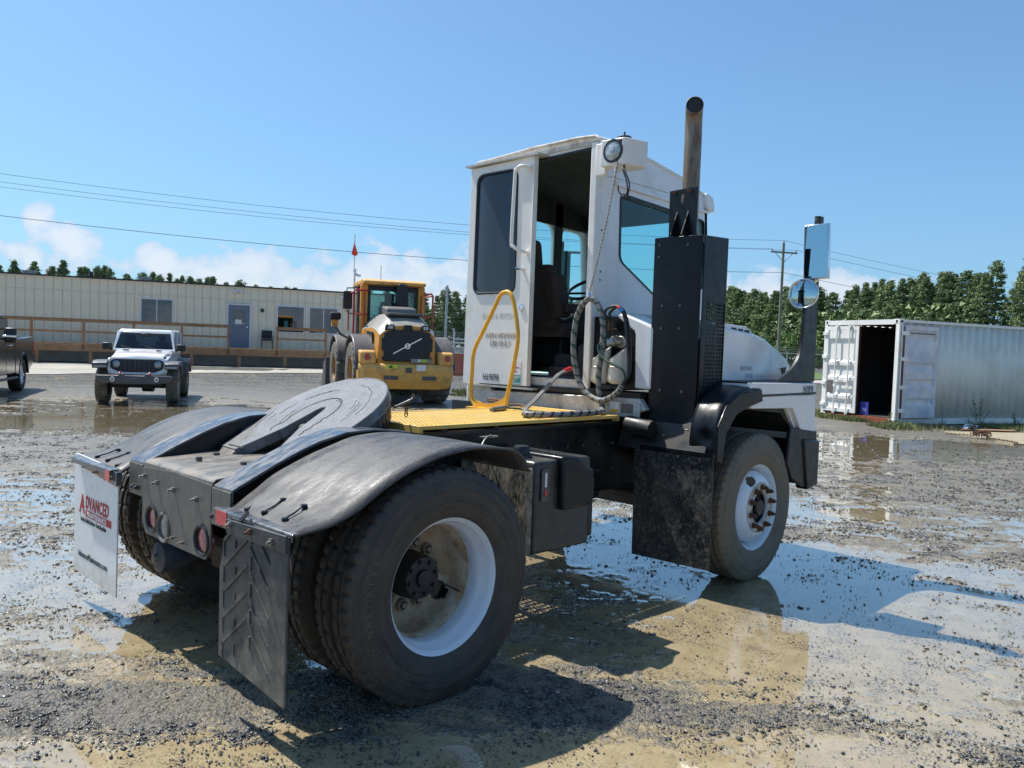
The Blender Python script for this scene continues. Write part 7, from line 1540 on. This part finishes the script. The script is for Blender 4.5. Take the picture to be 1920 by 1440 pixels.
def loader():
    q = camxy(-3.08, 21.55); t = empty('wheel_loader', (q.x, q.y, 0), heading(-.35, .94), 'yellow wheel loader seen from behind with a slanted bar badge on its black grille', 'wheel loader')
    def part(mb, n, m, p=t, **k): return mb.build(n, mt[m], p, **k)
    def lw(x, y, s): 
        w = empty('wheel', (x, y, .80)); w.parent = t
        if s > 0: w.rotation_euler = (0, 0, PI)
        r, h, rr = .80, .31, .38; prof = [(rr, -h*.85), (rr+.03, -h*.92), (.60, -h), (.72, -h*.98), (.77, -h*.9), (r, -h*.78), (r, -h*.06)]; full = prof+[(a, -b_) for a, b_ in prof[::-1]]; n = len(full)
        m = MB(); m.lathe(full, (0, 0, 0), 'y', 88, mod=lambda i, k: -.045 if ((k+(2 if i > n/2 else 0)) % 4 < 2 and 4 <= min(i, n-1-i) <= 6) else 0); m.build('tyre', mt['dustytyre'], w, smooth=25)
        m = MB(); m.lathe([(rr, -h*.85), (rr-.03, -h*.88), (rr-.05, -h*.3), (.22, -h*.2), (.20, -h*.55), (.12, -h*.66), (0, -h*.66)], (0, 0, 0), 'y', 40); m.build('rim', mt['orangeRim'], w, smooth=40)
        for k in range(10): a = 2*PI*k/10; m = MB(); m.cyl((.27*math.cos(a), -h*.22, .27*math.sin(a)), (.27*math.cos(a), -h*.32, .27*math.sin(a)), .022, 6); m.build('wheel_nut', mt['orangeRim'], w)
    for x in (0, 3.05):
        for s in (-1, 1): lw(x, s*1.0, s)
    # counterweight
    prof = [(-1.25, .62), (-1.28, .95), (-1.20, 1.06), (-.55, 1.06), (-.50, .55), (-.75, .42), (-1.10, .42)]
    m = MB(); secs = [(-1.24, -.22, .10), (-1.10, -.05, .0), (-.75, 0, 0), (.75, 0, 0), (1.10, -.05, 0), (1.24, -.22, .10)]
    n = len(prof); vs = []
    for (y, dx, dz) in secs:
        for (x, z) in prof: vs.append((x-dx*(1 if x < -.9 else 0), y, z+(dz if z < .7 else 0)))
    m.add(vs, [(k*n+i, k*n+(i+1) % n, (k+1)*n+(i+1) % n, (k+1)*n+i) for k in range(len(secs)-1) for i in range(n)]+[tuple(range(n)), tuple(range((len(secs)-1)*n, len(secs)*n))]); cw = part(m, 'counterweight', 'loadpale', bevel=.04, seg=3)
    m = MB(); m.prism([(-1.12, .62), (1.12, .62), (1.0, .46), (.85, .42), (-.85, .42), (-1.0, .46)], 'x', -1.262, -1.20); part(m, 'counterweight_lip', 'loadyellow', cw, bevel=.02)
    for s in (-1, 1):
        m = MB(); m.prism([(-1.20, 1.05), (-1.14, 1.34), (-1.05, 1.39), (-.45, 1.39), (-.35, 1.30), (-.35, 1.05)], 'y', s*.82, s*1.22); h = part(m, 'counterweight_horn', 'loadpale', cw, bevel=.05, seg=3)
        m = MB(); m.prism([(s*.92, 1.12), (s*1.16, 1.12), (s*1.14, 1.32), (s*.94, 1.32)], 'x', -1.178, -1.165); part(m, 'lamp_plate', 'loadpale', cw)
        m = MB(); m.lathe([(.075, -1.16), (.075, -1.20), (.05, -1.215), (0, -1.22)], (0, s*1.04, 1.22), 'x', 20); part(m, 'rear_lamp', 'redlens2', cw)
    for y in (-.55, .45): m = MB(); m.box(-1.285, -1.26, y-.18, y+.18, .66, .76); part(m, 'counterweight_pocket', 'loadgrey', cw)
    m = MB(); m.box(-1.292, -1.28, -.08, .08, .84, .97); part(m, 'hitch_cover', 'loadgrey', cw); m = MB(); m.box(-1.292, -1.284, -.44, -.20, .90, 1.05); part(m, 'white_decal', 'paper', cw); m = MB(); m.box(-1.292, -1.284, .28, .58, .95, 1.04); d = part(m, 'warning_decal', 'decalyellow', cw); m = MB(); m.prism([(.40, .965), (.46, 1.03), (.52, .965)], 'x', -1.295, -1.291); part(m, 'warning_triangle', 'textblack', cw)
    # hood
    m = MB(); vs = []
    for (x, w, zt, zs) in ((-1.02, .66, 2.02, 1.90), (-.75, .70, 2.20, 2.02), (-.30, .74, 2.33, 2.10), (.95, .80, 2.36, 2.05)):
        vs += [(x, -w-.10, 1.06), (x, -w-.06, zs-.12), (x, -w*.66, zt), (x, 0, zt+.03), (x, w*.66, zt), (x, w+.06, zs-.12), (x, w+.10, 1.06)]
    m.add(vs, [(i*7+j, i*7+j+1, i*7+j+8, i*7+j+7) for i in range(3) for j in (1, 2, 3, 4)]); part(m, 'hood_top', 'hoodgrey', bevel=.02, smooth=30)
    m = MB(); m.add(vs, [(i*7+j, i*7+j+1, i*7+j+8, i*7+j+7) for i in range(3) for j in (0, 5)]+[(0, 1, 2, 3, 4, 5, 6)]); part(m, 'hood_side', 'loadyellow', bevel=.02, smooth=30)
    for s in (-1, 1):
        m = MB(); m.prism([(-.60, 1.25), (-.60, 1.85), (.2, 1.9), (.2, 1.25)], 'y', s*.80, s*.835); part(m, 'side_grille', 'plastic'); 
    m = MB(); m.prism([(-.30, 2.32), (-.20, 2.52), (.50, 2.60), (.85, 2.60), (.85, 2.33)], 'y', -.42, .42); part(m, 'airbox_cover', 'hoodgrey2', bevel=.05, seg=3)
    m = MB(); m.box(-.75, -.05, -.46, .46, 2.30, 2.37); part(m, 'hood_screen', 'loadgrey', bevel=.02)
    m = MB(); m.prism([(-.17, 2.58), (-.15, 3.12), (-.10, 3.20), (.10, 3.22), (.16, 3.14), (.16, 2.58)], 'x', .58, .85); m.v = [(x, y-.20, z) for x, y, z in m.v]; part(m, 'intake_stack', 'plastic', bevel=.03, seg=3)
    gp_ = [(-.66, 1.20), (-.60, 1.25), (-.60, 1.37), (-.66, 1.42), (-.66, 1.72), (-.60, 1.76), (-.60, 1.86), (-.25, 1.93), (.25, 1.93), (.60, 1.86), (.60, 1.76), (.66, 1.72), (.66, 1.42), (.60, 1.37), (.60, 1.25), (.66, 1.20), (.60, 1.12), (-.60, 1.12)]
    m = MB(); m.prism([(y, z) for y, z in gp_], 'x', -1.08, -1.01); g = part(m, 'rear_grille', 'plastic', bevel=.015)
    m = MB(); L2 = math.hypot(.66, .40); m.prism([(.365, 1.335), (.385, 1.300), (-.345, 1.705), (-.365, 1.745)], 'x', -1.10, -1.085); part(m, 'badge_bar', 'chrome', g)
    m = MB(); m.lathe([(.048, -1.085), (.050, -1.115), (.072, -1.115), (.075, -1.085)], (0, .01, 1.52), 'x', 28); m.box(-1.122, -1.114, -.045, .065, 1.503, 1.537); part(m, 'badge_ring', 'chrome', g)
    text('badge_lettering', 'VOLVO', .030, (-1.1235, .058, 1.510), (0, -1, 0), (0, 0, 1), mt['textblack'], g, .95, .0005, .001)
    for y in (-.46, 0, .46):
        m = MB(); m.prism([(y-.13, 1.92), (y+.13, 1.92), (y+.10, 2.06), (y-.10, 2.06)], 'x', -1.09, -.95); lh = part(m, 'lamp_hood', 'plastic', bevel=.01)
        if y: m = MB(); m.box(-1.10, -1.088, y-.065, y+.065, 1.95, 2.03); part(m, 'work_lamp', 'lampclear', lh)
    m = MB(); m.box(-1.10, -1.02, -.62, -.10, 1.10, 1.20); ap = part(m, 'grille_sill', 'hoodgrey'); m = MB(); m.box(-1.11, -1.10, -.50, -.36, 1.12, 1.19); part(m, 'yellow_decal', 'decalyellow', ap); m = MB(); m.box(-1.11, -1.10, -.34, -.27, 1.12, 1.19); part(m, 'white_decal', 'paper', ap)
    text('model_lettering', 'L110H', .16, (-.05, .94, 1.25), (-1, 0, 0), (0, 0, 1), mt['paper'], t, .8, .002)
    # cab
    x0, x1, w = .95, 2.35, .80
    for (x, y) in ((x0, -w), (x0, w), (x1, -w*.9), (x1, w*.9), ((x0+x1)/2+.1, -w), ((x0+x1)/2+.1, w)):
        m = MB(); s = .075 if x == x0 else .045; m.box(x-s, x+s, y-s*1.3, y+s*1.3, 1.70, 3.18); part(m, 'cab_pillar', 'loadyellow' if x == x0 else 'loadgrey', bevel=.02)
    m = MB(); m.prism([(x0-.28, 3.18), (x0-.30, 3.27), (x0-.10, 3.33), (x1, 3.33), (x1+.22, 3.24), (x1+.2, 3.16)], 'y', -.88, .86); part(m, 'cab_roof', 'loadpale', bevel=.04, seg=3)
    m = MB(); m.box(x0-.05, x1+.1, -.80, .80, 1.2, 1.72); m.box(x0-.04, x0+.02, -.76, .76, 1.7, 2.1); part(m, 'cab_base', 'loadyellow', bevel=.02)
    for (pn) in (('x', x0+.01, .72, 2.1), ('x', x1, .66, 1.72)):
        m = MB(); m.box(pn[1]-.004, pn[1]+.004, -pn[2], pn[2], pn[3], 3.16); part(m, 'cab_window', 'glass', smooth=0)
    for s in (-1, 1): m = MB(); m.box(x0+.06, x1-.05, s*.79, s*.798, 1.75, 3.16); part(m, 'cab_window', 'glass', smooth=0)
    m = MB(); m.ring_prism([(-.74, 2.08), (.74, 2.08), (.74, 3.17), (-.74, 3.17)], [(-.62, 2.20), (.62, 2.20), (.62, 3.02), (-.62, 3.02)], 'x', x0-.02, x0+.0); part(m, 'window_mask', 'plastic')
    m = MB(); m.box(1.35, 1.5, -.25, .25, 1.9, 2.75); m.box(1.5, 1.9, -.25, .25, 1.8, 1.95); m.box(1.38, 1.46, -.14, .14, 2.75, 2.95); part(m, 'operator_seat', 'chairfabric', bevel=.05); m = MB(); m.box(2.25, 2.3, -.30, -.05, 2.95, 3.05); part(m, 'inside_mirror', 'plastic')
    # fenders
    def fenders(xc, s, big):
        pts = []
        for k in range(0, 9): a = rad(175-k*20 if big else 165-k*17); pts.append((xc+1.0*math.cos(a)*(1.0 if big else .98), .80+1.0*math.sin(a)))
        inner = [(xc+(x-xc)*.93, .80+(z-.80)*.93) for x, z in pts]
        for (p, qq) in ((s*.66, s*1.32),): m = MB(); m.prism(pts+inner[::-1], 'y', p, qq); part(m, 'fender', 'loadgrey', bevel=.03, seg=3)
        m = MB(); m.prism([(xc-.95, 1.2), (xc-.7, 1.72), (xc+.1, 1.78), (xc+.6, 1.6), (xc+.6, 1.1)], 'y', s*.60, s*.70); part(m, 'fender_inner', 'loadgrey', bevel=.02)
    for s in (-1, 1): fenders(0, s, True); fenders(3.05, s, False)
    # rails, mirror, lamps, whip
    for s, mm in ((1, 'railred'), (-1, 'loadorange')):
        m = MB(); y = s*1.10; x = .75
        m.tube([(x, y, 1.80), (x, y, 2.95), (x, y-s*.04, 3.0), (x, y-s*.38, 3.0) if s > 0 else (x, y+.25, 2.98)], .028, 8); part(m, 'handrail', mm if s > 0 else 'loadorange'); m = MB(); m.tube([(x+.1, y-s*.30, 1.8), (x+.1, y-s*.30, 2.95)], .022, 8); part(m, 'handrail', 'loadorange'); m = MB(); m.tube([(x, y, 2.35), (x+.1, y-s*.38, 2.35)], .022, 8); part(m, 'handrail_crossbar', 'loadorange')
        m = MB(); m.tube([(x, y, 2.95), (x+.9, y, 2.95), (x+.95, y, 2.9), (x+.95, y, 1.9)], .022, 8); part(m, 'handrail', 'loadorange')
    m = MB(); m.box(1.35, 1.42, 1.05, 1.30, 2.50, 3.0); part(m, 'mirror', 'plastic', bevel=.03); m = MB(); m.tube([(1.4, .9, 3.1), (1.4, 1.2, 3.08), (1.4, 1.2, 2.9)], .02, 6); part(m, 'mirror_arm', 'plastic')
    m = MB(); m.box(2.0, 2.35, 1.25, 1.55, 2.20, 2.42); part(m, 'lamp_cover', 'chairfabric', bevel=.06, seg=3); m = MB(); m.box(2.08, 2.25, 1.32, 1.5, 2.02, 2.20); part(m, 'lamp_bracket', 'loadyellow'); m = MB(); m.tube([(2.1, 1.45, 2.1), (2.15, 1.25, 1.8), (2.3, .8, 1.6)], .035, 6); part(m, 'lamp_arm', 'loadgrey')
    m = MB(); m.tube([(1.9, .92, 1.9), (1.9, .94, 4.65)], .014, 6); part(m, 'whip', 'paper')
    m = MB(); m.add([(1.9, .94, 4.70), (1.88, .955, 4.40), (1.86, 1.03, 4.08), (1.88, .93, 4.02), (1.90, .84, 4.09), (1.90, .93, 4.38)], [(0, 1, 2, 3), (0, 3, 4, 5)]); o = part(m, 'flag', 'flag', fix=False); so = o.modifiers.new('s', 'SOLIDIFY'); so.thickness = .004
    m = MB(); m.tube([(1.2, .30, 3.3), (1.2, .30, 3.75)], .008, 5); part(m, 'aerial', 'plastic')
    m = MB(); m.box(-.9, 2.6, -.42, .42, .6, 1.3); m.cyl((0, -.8, .8), (0, .8, .8), .16, 14); m.cyl((3.05, -.8, .8), (3.05, .8, .8), .16, 14); m.box(2.4, 3.9, -.45, .45, .6, 1.5); part(m, 'chassis', 'loadgrey', bevel=.02)
    m = MB(); m.box(3.6, 4.6, -.3, -.1, .5, 1.5); m.box(3.6, 4.6, .1, .3, .5, 1.5); m.prism([(4.4, .1), (5.3, .05), (5.0, .9), (4.4, 1.1)], 'y', -1.35, 1.35); part(m, 'bucket', 'loadgrey', bevel=.02)
mt['decalyellow'] = M('yellow_decal', (.55, .62, .05), .5); mt['hoodgrey2'] = M('airbox_grey', (.14, .135, .13), .5, var=.1)
loader()
